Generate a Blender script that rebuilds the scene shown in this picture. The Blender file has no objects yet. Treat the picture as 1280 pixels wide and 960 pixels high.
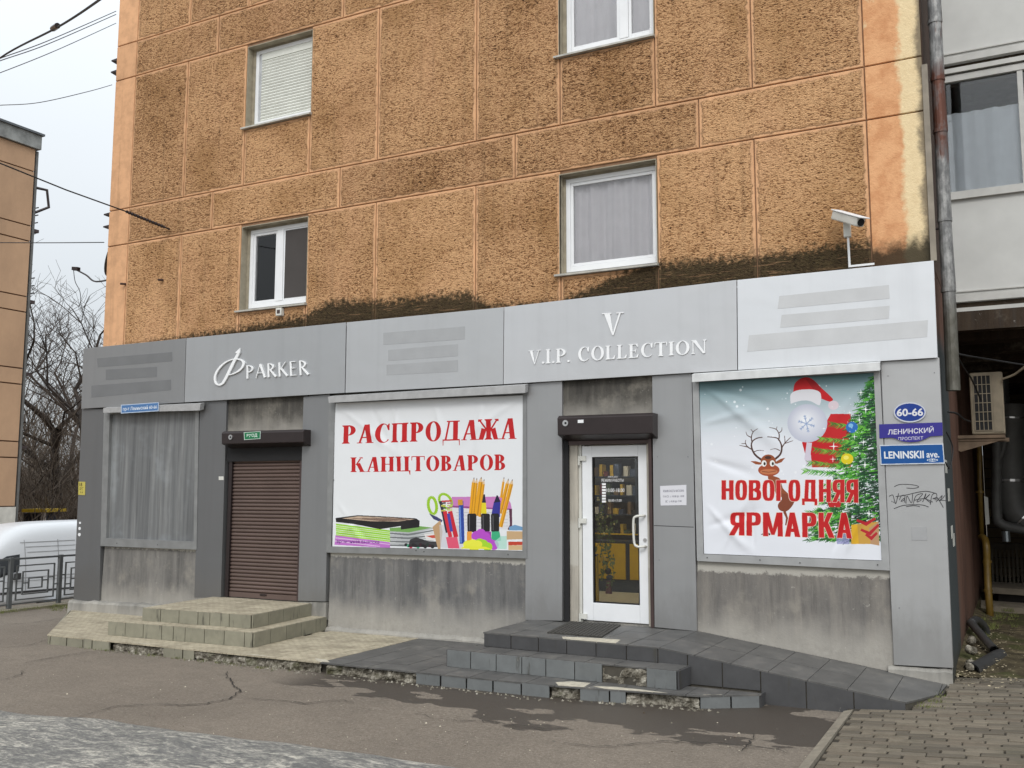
import bpy, bmesh, math, random
import numpy as np
from mathutils import Vector, Matrix, noise as mnoise
random.seed(7)
SC = bpy.context.scene
COL = SC.collection

# ------------------------------------------------------------------ camera
CAM = np.array([0.0, -10.2, 1.9])
F_PX, YAW, PITCH, ROLL = 1204.0, -0.48112, 0.11157, 0.00107
_cy, _sy = math.cos(YAW), math.sin(YAW)
FW = np.array([_sy*math.cos(PITCH), _cy*math.cos(PITCH), math.sin(PITCH)])
_rt = np.array([_cy, -_sy, 0.0]); _up = np.cross(_rt, FW)
RT = _rt*math.cos(ROLL)+_up*math.sin(ROLL); UP = -_rt*math.sin(ROLL)+_up*math.cos(ROLL)
cd = bpy.data.cameras.new('camera'); cam = bpy.data.objects.new('camera', cd); COL.objects.link(cam)
cd.sensor_width = 36; cd.lens = F_PX/1280*36; cd.clip_end = 2000; cd.clip_start = 0.05
M = Matrix(((RT[0], UP[0], -FW[0], CAM[0]), (RT[1], UP[1], -FW[1], CAM[1]), (RT[2], UP[2], -FW[2], CAM[2]), (0, 0, 0, 1)))
cam.matrix_world = M
SC.camera = cam
SC.render.resolution_x, SC.render.resolution_y = 1024, 768
SC.view_settings.view_transform = 'Standard'; SC.view_settings.look = 'None'
SC.view_settings.gamma = 1; SC.view_settings.exposure = 0.0; SC.view_settings.use_curve_mapping = False

# ------------------------------------------------------------------ world and sun (overcast day)
SUN_EL, SUN_AZ = math.radians(42), math.radians(158)      # azimuth clockwise from +Y
w = bpy.data.worlds.new('World'); SC.world = w; w.use_nodes = True
wt = w.node_tree; wt.nodes.clear()
def wn(t, **k):
    n = wt.nodes.new(t)
    for a, b in k.items(): setattr(n, a, b)
    return n
sky = wn('ShaderNodeTexSky', sky_type='NISHITA', sun_disc=False, sun_elevation=SUN_EL, sun_rotation=SUN_AZ)
sky.air_density = 1.0; sky.dust_density = 4.0
hs = wn('ShaderNodeHueSaturation'); hs.inputs['Saturation'].default_value = 0.35
wt.links.new(sky.outputs[0], hs.inputs['Color'])
b1 = wn('ShaderNodeBackground'); b1.inputs[1].default_value = 0.05
wt.links.new(hs.outputs[0], b1.inputs[0])
# cloud layer: overcast luminance rises towards the zenith
tc = wn('ShaderNodeTexCoord'); sp = wn('ShaderNodeSeparateXYZ'); wt.links.new(tc.outputs['Generated'], sp.inputs[0])
mx = wn('ShaderNodeMath', operation='MAXIMUM'); wt.links.new(sp.outputs[2], mx.inputs[0]); mx.inputs[1].default_value = 0
ma = wn('ShaderNodeMath', operation='MULTIPLY_ADD'); wt.links.new(mx.outputs[0], ma.inputs[0]); ma.inputs[1].default_value = 1.25; ma.inputs[2].default_value = 0.42
nz = wn('ShaderNodeTexNoise'); nz.inputs['Scale'].default_value = 2.2; nz.inputs['Detail'].default_value = 3
wt.links.new(tc.outputs['Generated'], nz.inputs['Vector'])
mb_ = wn('ShaderNodeMath', operation='MULTIPLY_ADD'); wt.links.new(nz.outputs[0], mb_.inputs[0]); mb_.inputs[1].default_value = 0.22; mb_.inputs[2].default_value = 0.89
mm = wn('ShaderNodeMath', operation='MULTIPLY'); wt.links.new(ma.outputs[0], mm.inputs[0]); wt.links.new(mb_.outputs[0], mm.inputs[1])
b2 = wn('ShaderNodeBackground'); b2.inputs[0].default_value = (0.905, 0.96, 1.0, 1)
wt.links.new(mm.outputs[0], b2.inputs[1])
ad = wn('ShaderNodeAddShader'); wt.links.new(b1.outputs[0], ad.inputs[0]); wt.links.new(b2.outputs[0], ad.inputs[1])
wo = wn('ShaderNodeOutputWorld'); wt.links.new(ad.outputs[0], wo.inputs[0])
sd = bpy.data.lights.new('sun', 'SUN'); sd.energy = 1.1; sd.angle = math.radians(18); sd.color = (1.0, 0.97, 0.93)
sun = bpy.data.objects.new('sun', sd); COL.objects.link(sun)
_d = Vector((math.sin(SUN_AZ)*math.cos(SUN_EL), math.cos(SUN_AZ)*math.cos(SUN_EL), math.sin(SUN_EL)))
sun.rotation_euler = _d.to_track_quat('Z', 'Y').to_euler(); sun.location = (6, -16, 14)

# ------------------------------------------------------------------ helpers
def ray(x, y): return FW + RT*(x-640)/F_PX - UP*(y-480)/F_PX
def at(x, y, Y=0.0):
    d = ray(x, y); p = CAM + d*((Y-CAM[1])/d[1]); return float(p[0]), Y, float(p[2])
def atz(x, y, Z=0.0):
    d = ray(x, y); p = CAM + d*((Z-CAM[2])/d[2]); return float(p[0]), float(p[1]), Z
def atx(x, y, X):
    d = ray(x, y); p = CAM + d*((X-CAM[0])/d[0]); return X, float(p[1]), float(p[2])
def wxz(pts, Y=0.0): return [(lambda q: (q[0], q[2]))(at(x, y, Y)) for x, y in pts]
def S(r, g, b, k=1.0):
    f = lambda c: ((c/255)/12.92 if c <= 10 else ((c/255+0.055)/1.055)**2.4)*k
    return (f(r), f(g), f(b), 1.0)
def tag(o, label=None, cat=None, group=None, kind=None):
    if label: o['label'] = label
    if cat: o['category'] = cat
    if group: o['group'] = group
    if kind: o['kind'] = kind
    return o
def thing(name, loc, label, cat, group=None):
    o = bpy.data.objects.new(name, None); COL.objects.link(o); o.location = loc; o.empty_display_size = 0.1
    return tag(o, label, cat, group)
def copy_tree(o, parent=None):
    c = o.copy(); COL.objects.link(c)
    if parent: c.parent = parent
    for ch in list(o.children): copy_tree(ch, c)
    return c
def root_off(p):
    t = Vector((0, 0, 0))
    while p is not None: t += p.location; p = p.parent
    return t
class MB:
    def __init__(s): s.v = []; s.f = []; s.a = None
    def add(s, vs, fs):
        b = len(s.v); s.v += [tuple(map(float, p)) for p in vs]; s.f += [tuple(b+i for i in f) for f in fs]; return s
    def box(s, x0, y0, z0, x1, y1, z1):
        v = [(x0,y0,z0),(x1,y0,z0),(x1,y1,z0),(x0,y1,z0),(x0,y0,z1),(x1,y0,z1),(x1,y1,z1),(x0,y1,z1)]
        return s.add(v, [(0,3,2,1),(4,5,6,7),(0,1,5,4),(1,2,6,5),(2,3,7,6),(3,0,4,7)])
    def obox(s, c, ax, ay, az):            # oriented box: centre and half axes
        c, ax, ay, az = map(Vector, (c, ax, ay, az))
        v = [c+i*ax+j*ay+k*az for k in (-1,1) for (i,j) in ((-1,-1),(1,-1),(1,1),(-1,1))]
        return s.add(v, [(0,3,2,1),(4,5,6,7),(0,1,5,4),(1,2,6,5),(2,3,7,6),(3,0,4,7)])
    def prism(s, pts, y0, y1):             # polygon in (x,z), front at y0, back at y1
        n = len(pts); v = [(x,y0,z) for x,z in pts]+[(x,y1,z) for x,z in pts]
        ar = sum(pts[i][0]*pts[(i+1)%n][1]-pts[(i+1)%n][0]*pts[i][1] for i in range(n))
        if ar < 0: v = [(x,y0,z) for x,z in pts[::-1]]+[(x,y1,z) for x,z in pts[::-1]]
        return s.add(v, [tuple(range(n)), tuple(range(2*n-1,n-1,-1))]+[(i, i+n, (i+1)%n+n, (i+1)%n) for i in range(n)])
    def slab(s, pts, z0, z1f):             # polygon in (x,y); z1f number or function
        g = z1f if callable(z1f) else (lambda x, y: z1f)
        h = z0 if callable(z0) else (lambda x, y: z0)
        n = len(pts)
        ar = sum(pts[i][0]*pts[(i+1)%n][1]-pts[(i+1)%n][0]*pts[i][1] for i in range(n))
        if ar < 0: pts = pts[::-1]
        v = [(x,y,g(x,y)) for x,y in pts]+[(x,y,h(x,y)) for x,y in pts]
        return s.add(v, [tuple(range(n)), tuple(range(2*n-1,n-1,-1))]+[(i, i+n, (i+1)%n+n, (i+1)%n) for i in range(n)])
    def tube(s, pts, r, n=8, cap=True):
        pts = [Vector(p) for p in pts]; m = len(pts)
        rs = r if isinstance(r, (list, tuple)) else [r]*m
        up = None; b = len(s.v)
        for i, p in enumerate(pts):
            t = (pts[min(i+1, m-1)]-pts[max(i-1, 0)])
            t = t.normalized() if t.length > 1e-9 else Vector((0, 0, 1))
            if up is None: up = Vector((0, 0, 1)) if abs(t.z) < 0.9 else Vector((1, 0, 0))
            a = t.cross(up).normalized() if t.cross(up).length > 1e-6 else Vector((1, 0, 0)); c = a.cross(t).normalized(); up = c
            for k in range(n):
                q = p + (a*math.cos(2*math.pi*k/n)+c*math.sin(2*math.pi*k/n))*rs[i]; s.v.append(tuple(q))
        for i in range(m-1):
            for k in range(n):
                s.f.append((b+i*n+k, b+i*n+(k+1)%n, b+(i+1)*n+(k+1)%n, b+(i+1)*n+k))
        if cap: s.f.append(tuple(b+k for k in range(n))[::-1]); s.f.append(tuple(b+(m-1)*n+k for k in range(n)))
        return s
    def build(s, name, mat, parent=None, label=None, cat=None, group=None, kind=None, smooth=False, bevel=0, org=None):
        off = root_off(parent) if parent is not None else Vector(org or (0, 0, 0))
        v = [(a-off.x, b-off.y, c-off.z) for a, b, c in s.v]
        me = bpy.data.meshes.new(name); me.from_pydata(v, [], s.f); me.update()
        if smooth: me.polygons.foreach_set('use_smooth', [True]*len(me.polygons))
        if s.a:
            at_ = me.attributes.new('edge', 'FLOAT', 'POINT'); at_.data.foreach_set('value', s.a)
        if mat: me.materials.append(mat)
        o = bpy.data.objects.new(name, me); COL.objects.link(o)
        if parent is not None: o.parent = parent
        elif org: o.location = org
        if bevel:
            bm_ = o.modifiers.new('bevel', 'BEVEL'); bm_.width = bevel; bm_.segments = 2; bm_.limit_method = 'ANGLE'
        return tag(o, label, cat, group, kind)
def box(name, x0, y0, z0, x1, y1, z1, mat, parent=None, **k): return MB().box(x0,y0,z0,x1,y1,z1).build(name, mat, parent, **k)

# ------------------------------------------------------------------ material DSL
class Mt:
    def __init__(s, name, rough=0.8, metal=0.0, spec=0.5):
        s.m = bpy.data.materials.new(name); s.m.use_nodes = True; s.t = s.m.node_tree; s.t.nodes.clear()
        s.o = s.t.nodes.new('ShaderNodeOutputMaterial'); s.b = s.t.nodes.new('ShaderNodeBsdfPrincipled')
        s.t.links.new(s.b.outputs[0], s.o.inputs[0])
        s.b.inputs['Roughness'].default_value = rough; s.b.inputs['Metallic'].default_value = metal
        s.b.inputs['Specular IOR Level'].default_value = spec
        s.geo = None
    def n(s, t, ins=None, out=0, **props):
        n = s.t.nodes.new(t)
        for a, b in props.items(): setattr(n, a, b)
        for k, v in (ins or {}).items():
            i = n.inputs[k]
            if isinstance(v, bpy.types.NodeSocket): s.t.links.new(v, i)
            else: i.default_value = v
        return n.outputs[out]
    def pos(s, sx=1, sy=1, sz=1, off=(0,0,0)):
        if s.geo is None: s.geo = s.n('ShaderNodeNewGeometry')
        return s.n('ShaderNodeMapping', {0: s.geo, 1: off, 3: (sx, sy, sz)})
    def xyz(s):
        if s.geo is None: s.geo = s.n('ShaderNodeNewGeometry')
        n = s.t.nodes.new('ShaderNodeSeparateXYZ'); s.t.links.new(s.geo, n.inputs[0]); return n.outputs
    def noise(s, scale, detail=3, rough=.55, vec=None, dist=0):
        return s.n('ShaderNodeTexNoise', {'Vector': vec or s.pos(), 'Scale': scale, 'Detail': detail, 'Roughness': rough, 'Distortion': dist})
    def vor(s, scale, vec=None, feature='F1', out=0, rand=1.0):
        return s.n('ShaderNodeTexVoronoi', {'Vector': vec or s.pos(), 'Scale': scale, 'Randomness': rand}, out=out, feature=feature)
    def math(s, op, a, b=0.0, c=0.0, clamp=False):
        return s.n('ShaderNodeMath', {0: a, 1: b, 2: c}, operation=op, use_clamp=clamp)
    def step(s, v, a, b, smooth=True):       # 0 at a -> 1 at b
        return s.n('ShaderNodeMapRange', {0: v, 1: a, 2: b, 3: 0.0, 4: 1.0}, interpolation_type='SMOOTHSTEP' if smooth else 'LINEAR')
    def ramp(s, v, stops):
        n = s.t.nodes.new('ShaderNodeValToRGB'); s.t.links.new(v, n.inputs[0]); e = n.color_ramp.elements
        while len(e) < len(stops): e.new(0.5)
        for i, (p, c) in enumerate(stops): e[i].position = p; e[i].color = c
        return n.outputs[0]
    def mix(s, f, a, b, mode='MIX'):
        n = s.t.nodes.new('ShaderNodeMix'); n.data_type = 'RGBA'; n.blend_type = mode
        for i, v in ((0, f), (6, a), (7, b)):
            if isinstance(v, bpy.types.NodeSocket): s.t.links.new(v, n.inputs[i])
            else: n.inputs[i].default_value = v
        return n.outputs[2]
    def rnd(s): return s.n('ShaderNodeObjectInfo', out=5)
    def tint(s, col, amt):
        r = s.rnd(); v = s.math('MULTIPLY_ADD', r, amt, 1-amt/2)
        return s.n('ShaderNodeHueSaturation', {'Color': col, 'Value': v})
    def col(s, c):
        i = s.b.inputs['Base Color']
        if isinstance(c, bpy.types.NodeSocket): s.t.links.new(c, i)
        else: i.default_value = c
        return s
    def rgh(s, v):
        i = s.b.inputs['Roughness']
        if isinstance(v, bpy.types.NodeSocket): s.t.links.new(v, i)
        else: i.default_value = v
        return s
    def bump(s, h, strength=0.5, dist=0.01):
        b = s.n('ShaderNodeBump', {'Height': h, 'Strength': strength, 'Distance': dist}); s.t.links.new(b, s.b.inputs['Normal']); return s
def simple(name, c, rough=.6, metal=0.0, var=0.10, sc=6, bump=0.0, spec=.5, obj_var=0.0):
    m = Mt(name, rough, metal, spec); n = m.noise(sc, 4)
    d = tuple(x*(1-var) for x in c[:3])+(1,); l = tuple(min(1, x*(1+var)) for x in c[:3])+(1,)
    cc = m.ramp(n, [(.3, d), (.7, l)])
    if obj_var: cc = m.tint(cc, obj_var)
    m.col(cc)
    if bump: m.bump(m.noise(sc*12, 3), bump, .004)
    return m.m

# -- rough stucco of the facade panels
def stucco(name, base_dark, base_mid, base_light, smooth_col, rough_on=True, z0=4.13):
    m = Mt(name, .93, 0, .2); X, Y, Z = m.xyz()
    big = m.noise(.9, 4, .6); bigv = m.noise(1.2, 4, .65, m.pos(1, 1, .35, (4, 2, 7)))
    gr = m.noise(38, 3, .68, m.pos(.60, 1, 1.7), .4)
    gr2 = m.noise(85, 2, .6, m.pos(.7, 1, 1.4, (3, 1, 2)))
    v = m.vor(66, m.pos(.7, 1, 1.5))
    h = m.math('ADD', m.math('MULTIPLY', gr, 1.25), m.math('MULTIPLY', gr2, .45))
    h = m.math('SUBTRACT', h, m.math('MULTIPLY', v, .40))
    rv_ = m.math('MULTIPLY_ADD', m.rnd(), .08, -.04); lz = m.math('MULTIPLY', m.math('SUBTRACT', m.noise(1.6, 4, .65, m.pos(.8, 1, 1.5, (9, 0, 4))), .5), .26)
    hr = m.step(m.math('ADD', m.math('ADD', h, rv_), lz), .33, .76)
    c = m.ramp(hr, [(0.0, base_dark), (.42, base_mid), (1.0, base_light)])
    c = m.mix(m.step(big, .42, .72), c, m.mix(1.0, c, (.70, .66, .58, 1), 'MULTIPLY'))
    c = m.mix(m.math('MULTIPLY', m.step(bigv, .52, .72), .55), c, m.mix(hr, base_mid, smooth_col))
    # ragged smooth margin along the joints
    e = m.n('ShaderNodeAttribute', out=2, attribute_name='edge')
    e2 = m.math('ADD', e, m.math('MULTIPLY', m.math('SUBTRACT', m.noise(7, 6, .78, m.pos(1, 1, 1.3)), .5), 1.9))
    inside = m.step(e2, .22, .60)
    sm = m.mix(m.step(m.noise(5, 5, .7), .35, .7), smooth_col, tuple(x*.78 for x in smooth_col[:3])+(1,))
    if rough_on: c = m.mix(inside, sm, c)
    else:
        c = sm; inside = m.math('MULTIPLY', inside, .12)
    # horizontal/vertical soot and algae above the cornice
    xr = m.n('ShaderNodeMapRange', {0: X, 1: -12.3, 2: -.6, 3: 0.0, 4: 1.0})
    mp_ = [(-12.2,.02),(-11.0,.08),(-9.8,.12),(-8.6,.20),(-8.2,.34),(-7.3,.27),(-6.0,.26),(-5.7,.09),(-4.8,.04),(-3.7,.36),(-2.4,.31),(-1.3,.33),(-.65,.38)]
    top = m.math('MULTIPLY', m.ramp(xr, [((x+12.3)/11.7, (v, v, v, 1)) for x, v in mp_]), 1.15)
    nf = m.noise(16, 3, .7)
    lev = m.math('SUBTRACT', m.math('SUBTRACT', Z, z0), m.math('MULTIPLY', m.math('SUBTRACT', nf, .5), .42))
    moss = m.math('SUBTRACT', 1.0, m.step(m.math('SUBTRACT', lev, top), -.10, .05))
    mc = m.ramp(m.noise(26, 3, .7), [(.35, (.010, .009, .006, 1)), (.62, (.040, .034, .016, 1)), (.8, (.10, .075, .035, 1))])
    c = m.mix(m.math('MULTIPLY', moss, .93), c, mc)
    # rain marks
    tl = m.noise(30, 3, .6, m.pos(.10, 1, 1.6, (2, 0, 0))); c = m.mix(m.math('MULTIPLY', m.step(tl, .58, .70), .22), c, smooth_col)
    lr = m.noise(4.5, 4, .7, m.pos(3.0, 1, .16, (6, 0, 2))); c = m.mix(m.math('MULTIPLY', m.math('MULTIPLY', m.step(lr, .56, .68), m.math('SUBTRACT', 1.0, moss)), .30), c, smooth_col)
    dr = m.noise(3.0, 3, .6, m.pos(3.2, 1, .12)); c = m.mix(m.math('MULTIPLY', m.step(dr, .55, .75), .22), c, (.10, .065, .035, 1))
    m.col(m.tint(c, .16))
    m.bump(m.math('MULTIPLY', h, inside), 1.0, .024 if rough_on else .01)
    return m
M_STUC = stucco('rough_ochre_stucco', S(78,54,36), S(160,116,78), S(212,168,124), S(210,164,124)).m
_m = stucco('smooth_peach_render', S(84,52,26), S(176,122,74), S(222,166,112), S(216,168,128), False)
M_SMOOTH = _m.m
def corner_mat():
    m = Mt('weathered_corner_render', .95, 0, .2); X, Y, Z = m.xyz()
    f = m.noise(4, 5, .7); e = m.math('ADD', X, m.math('MULTIPLY', m.math('SUBTRACT', f, .5), .22))
    c = m.mix(m.step(m.noise(6, 4, .7), .35, .7), S(220,168,124), S(200,144,102))
    cream = m.mix(m.noise(20, 4), S(214,190,148), S(236,216,176))
    c = m.mix(m.step(e, -.90, -.84), c, cream)
    pt = m.step(m.noise(2.6, 5, .7, m.pos(1, 1, .6, (7, 0, 3))), .60, .68)
    c = m.mix(m.math('MULTIPLY', pt, .8), c, cream)
    soot = m.step(e, -.74, -.66); c = m.mix(m.math('MULTIPLY', soot, .75), c, (.07, .06, .055, 1))
    nf = m.noise(10, 4, .7)
    lev = m.math('SUBTRACT', Z, m.math('MULTIPLY_ADD', nf, .30, m.math('MULTIPLY_ADD', X, .14, 4.40)))
    moss = m.math('SUBTRACT', 1.0, m.step(lev, -.10, .10)); c = m.mix(m.math('MULTIPLY', moss, .92), c, (.022, .019, .012, 1))
    m.col(c); m.bump(m.noise(45, 4, .7), .8, .008); return m.m
M_CORNER = corner_mat()
M_GROOVE = simple('joint_mortar', S(150,98,58), .95, var=.25, sc=9)
M_REVEAL = simple('window_reveal_render', S(150,142,124), .95, var=.2, sc=8, bump=.3)
M_WHITE = simple('white_upvc', S(226,228,230), .35, var=.03)
M_WHITE_DIRTY = simple('dirty_white_upvc', S(205,205,198), .45, var=.10, sc=5)
M_SILL = simple('weathered_zinc_sill', S(176,174,166), .6, .2, var=.2, sc=9)
M_BLACK = simple('black_void', (.012, .012, .013, 1), .9)
def metal_panel(name, c, rough=.42, metal=.55, dirt=.10):
    m = Mt(name, rough, metal); st = m.noise(1.6, 5, .6, m.pos(4, 4, .16)); big = m.noise(.8, 3)
    cc = m.mix(m.math('MULTIPLY', m.step(st, .45, .75), dirt*2), c, tuple(x*.72 for x in c[:3])+(1,))
    cc = m.mix(m.math('MULTIPLY', big, .18), cc, tuple(x*.8 for x in c[:3])+(1,))
    X, Y, Z = m.xyz(); dz = m.math('ADD', Z, m.math('MULTIPLY', m.math('SUBTRACT', m.noise(4, 5, .7, m.pos(1, 1, .4)), .5), .9))
    cc = m.mix(m.math('MULTIPLY', m.math('SUBTRACT', 1.0, m.step(dz, .35, .95)), .38), cc, (.16, .15, .135, 1))
    sp_ = m.step(m.noise(34, 4, .8), .70, .74); cc = m.mix(m.math('MULTIPLY', sp_, .25), cc, (.12, .12, .12, 1))
    m.col(cc); m.rgh(m.math('MULTIPLY_ADD', m.noise(3, 4), .22, rough-.11)); m.bump(m.noise(1.5, 3), .22, .04); return m.m
M_FASC = metal_panel('grey_composite_panel', (.40, .41, .42, 1), .38, .5)  # fascia greys lighten from left to right: sky sheen put into the base colour
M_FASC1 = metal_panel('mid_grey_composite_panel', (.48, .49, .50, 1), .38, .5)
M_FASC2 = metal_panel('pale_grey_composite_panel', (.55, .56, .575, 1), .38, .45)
M_FASC3 = metal_panel('whitish_composite_panel', (.67, .69, .715, 1), .36, .35)  # painted sky sheen, plus a paler panel that steps at its edge
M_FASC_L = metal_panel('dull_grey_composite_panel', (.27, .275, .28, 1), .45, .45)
M_PIL = metal_panel('grey_pilaster_sheet', (.33, .335, .34, 1), .42, .45)  # same pilaster sheet in four tones, sky sheen painted in, lighter to the right
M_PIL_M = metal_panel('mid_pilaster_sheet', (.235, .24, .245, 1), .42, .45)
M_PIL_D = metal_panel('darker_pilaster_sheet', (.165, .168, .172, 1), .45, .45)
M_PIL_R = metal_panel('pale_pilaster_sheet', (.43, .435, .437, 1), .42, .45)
M_FRAME = simple('grey_window_frame', (.235, .24, .24, 1), .5, .3, var=.12)
M_FRAME_P = simple('pale_window_frame', (.36, .365, .365, 1), .5, .3, var=.10)
M_FLASH_P = simple('pale_flashing', (.62, .63, .63, 1), .5, .3, var=.1, sc=9)
M_FLASH = simple('grey_flashing', (.40, .40, .40, 1), .5, .3, var=.12, sc=9)
M_PATCH = simple('greyer_cover_strip', (.36, .37, .38, 1), .6, .2, var=.06, sc=4)
M_PATCH2 = simple('pale_cover_strip', (.53, .54, .55, 1), .6, .15, var=.05, sc=4)
M_PATCH0 = simple('dark_cover_strip', (.175, .18, .185, 1), .6, .2, var=.06, sc=4)
def stained(name, seed, dark, light, bottom=.25, tone=1.0):
    m = Mt(name, .92, 0, .25); X, Y, Z = m.xyz()
    k = lambda r, g, b: S(r, g, b, tone)
    v1 = m.math('MULTIPLY_ADD', m.noise(1.8, 6, .68, m.pos(1.9, 1, .42, (seed, 0, seed))), .62, m.math('MULTIPLY', m.noise(5, 5, .7, m.pos(1.6, 1, .10, (seed, 2, 0))), .38)); v2 = m.noise(9, 4, .7, m.pos(1.5, 1, .15, (seed, 3, 0))); bl = m.noise(1.6, 5, .7, m.pos(1, 1, 1, (seed, 5, 1)))
    c = m.ramp(v1, [(.30, k(*dark)), (.50, k(*[(a+b)/2 for a, b in zip(dark, light)])), (.70, k(*light))])
    c = m.mix(m.math('MULTIPLY', m.step(v2, .48, .72), .35), c, k(64, 63, 63))
    c = m.mix(m.math('MULTIPLY', m.step(bl, .52, .70), .32), c, k(168, 162, 150))
    hh = m.math('ADD', Z, m.math('MULTIPLY', m.math('SUBTRACT', m.noise(3.5, 5, .7), .5), .45))
    low = m.math('SUBTRACT', 1.0, m.step(hh, bottom, bottom+.42))
    c = m.mix(m.math('MULTIPLY', low, .72), c, m.mix(m.noise(14, 5, .7), k(142, 138, 131), k(188, 184, 175)))
    spk = m.step(m.noise(22, 6, .85), .62, .70); c = m.mix(m.math('MULTIPLY', spk, .6), c, k(200, 196, 188)); te = m.math('ADD', Z, m.math('MULTIPLY', m.math('SUBTRACT', m.noise(16, 4, .75), .5), .13)); c = m.mix(m.math('MULTIPLY', m.math('MULTIPLY', m.step(te, 1.045, 1.075), m.step(Z, 1.6, 1.5)), .8), c, k(186, 183, 174))
    m.col(c); m.bump(m.noise(34, 5, .7), .5, .006); return m.m
M_ST1 = stained('stained_render_left', 1.7, (86,85,84), (140,137,132), .20)
M_ST2 = stained('stained_render_middle', 9.1, (76,77,79), (136,134,131), .24)
M_ST3 = stained('stained_render_right', 5.3, (88,87,87), (148,142,133), .34)
M_ST4 = stained('stained_render_above_doors', 13.9, (44,43,42), (120,116,108), 2.62)
M_CEM = stained('cracked_plinth_cement', 3.1, (84,84,82), (166,163,156), .0)
def dusty_glass():
    m = Mt('dusty_display_glass', .28, 0, .6)
    v1 = m.noise(2.4, 5, .7, m.pos(3.4, 1, .12, (2, 0, 0))); v2 = m.noise(7, 4, .7, m.pos(3, 1, .10, (8, 0, 0))); n3 = m.noise(1.1, 4, .7, m.pos(1, 1, 1, (0, 0, 5)))
    c = m.ramp(v1, [(.25, S(78,80,82)), (.5, S(108,110,111)), (.75, S(142,143,142))])
    c = m.mix(m.math('MULTIPLY', m.step(v2, .5, .75), .5), c, S(66,67,68))
    c = m.mix(m.math('MULTIPLY', m.step(n3, .5, .68), .35), c, S(150,156,160))
    m.col(c); m.rgh(m.math('MULTIPLY_ADD', v1, .4, .25)); return m.m
M_DUSTY = dusty_glass()
def glass(name, tint=(1, 1, 1, 1), rough=.0, haze=0.0):
    m = Mt(name); t = m.t; t.nodes.remove(m.b)
    tr = t.nodes.new('ShaderNodeBsdfTransparent'); tr.inputs[0].default_value = tint
    gl = t.nodes.new('ShaderNodeBsdfGlossy'); gl.inputs[0].default_value = (1, 1, 1, 1); gl.inputs['Roughness'].default_value = rough
    fr = t.nodes.new('ShaderNodeFresnel'); fr.inputs[0].default_value = 1.5
    mx = t.nodes.new('ShaderNodeMixShader'); t.links.new(fr.outputs[0], mx.inputs[0]); t.links.new(tr.outputs[0], mx.inputs[1]); t.links.new(gl.outputs[0], mx.inputs[2])
    t.links.new(mx.outputs[0], m.o.inputs[0]); return m.m
M_GLASS = glass('window_glass', (.96, .96, .96, 1))
M_GLASS2 = glass('grey_tinted_glass', (.92, .95, .96, 1), .02)
M_SHUT = simple('brown_shutter_slat', S(100,84,78), .5, .2, var=.10, sc=2, obj_var=.12)
M_SHUT_W = simple('white_shutter_slat', S(214,216,208), .5, var=.05, obj_var=.05)
M_BROWN = simple('dark_brown_metal', S(48,40,40), .35, .3, var=.10)
M_BROWN2 = simple('brown_rail', S(74,60,58), .4, .3, var=.15)
M_STEEL = simple('brushed_steel', (.55, .55, .55, 1), .3, .9)
M_LETTER = simple('polished_white_letter', (.86, .87, .88, 1), .3, .15, var=.03)
M_RUST = None

# ------------------------------------------------------------------ raster canvas for flat print
class Canvas:
    def __init__(s, X0, X1, Z0, Z1, ppm, bg, Y=0.0):
        s.X0, s.X1, s.Z0, s.Z1, s.ppm, s.Y = X0, X1, Z0, Z1, ppm, Y
        s.w = int((X1-X0)*ppm); s.h = int((Z1-Z0)*ppm)
        s.a = np.zeros((s.h, s.w, 3), np.float32); s.a[:] = np.array(bg)/255.0
    def tri(s, wp):
        return np.array([((x-s.X0)*s.ppm, (z-s.Z0)*s.ppm) for x, z in wp])
    def mask(s, q):
        x0 = max(0, int(q[:, 0].min())-1); x1 = min(s.w, int(q[:, 0].max())+2); y0 = max(0, int(q[:, 1].min())-1); y1 = min(s.h, int(q[:, 1].max())+2)
        if x1 <= x0 or y1 <= y0: return None
        X, Y = np.meshgrid(np.arange(x0, x1)+.5, np.arange(y0, y1)+.5); ins = np.zeros(X.shape, bool)
        for i in range(len(q)):
            (ax, ay), (bx, by) = q[i], q[(i+1) % len(q)]
            if ay == by: continue
            c = ((ay > Y) != (by > Y)) & (X < (bx-ax)*(Y-ay)/(by-ay)+ax); ins ^= c
        return ins, (slice(y0, y1), slice(x0, x1))
    def world(s, pts, c, al=1.0):
        r = s.mask(s.tri(pts))
        if r is None: return
        m, sl = r; b = s.a[sl]; b[m] = b[m]*(1-al)+np.array(c)/255.0*al
    def px(s, pts, c, al=1.0): s.world(wxz(pts, s.Y), c, al)
    def ell(s, cx, cy, rx, ry, c, al=1.0, rot=0, n=28):
        k, l = math.cos(rot), math.sin(rot)
        s.px([(cx+rx*math.cos(t)*k-ry*math.sin(t)*l, cy+rx*math.cos(t)*l+ry*math.sin(t)*k) for t in [2*math.pi*i/n for i in range(n)]], c, al)
    def line(s, pts, wd, c, al=1.0):
        ws = wd if isinstance(wd, (list, tuple)) else [wd]*len(pts)
        s.px(ribbon(pts, ws), c, al)
    def image(s, name):
        im = bpy.data.images.new(name, s.w, s.h); b = np.ones((s.h, s.w, 4), np.float32); b[..., :3] = s.a
        im.pixels.foreach_set(b.ravel()); im.update(); im.pack(); return im
def ribbon(pts, ws):
    L, R = [], []; n = len(pts)
    for i, (x, y) in enumerate(pts):
        ax, ay = pts[max(i-1, 0)]; bx, by = pts[min(i+1, n-1)]; dx, dy = bx-ax, by-ay; l = math.hypot(dx, dy) or 1
        L.append((x-dy/l*ws[i]/2, y+dx/l*ws[i]/2)); R.append((x+dy/l*ws[i]/2, y-dx/l*ws[i]/2))
    return L+R[::-1]
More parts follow.
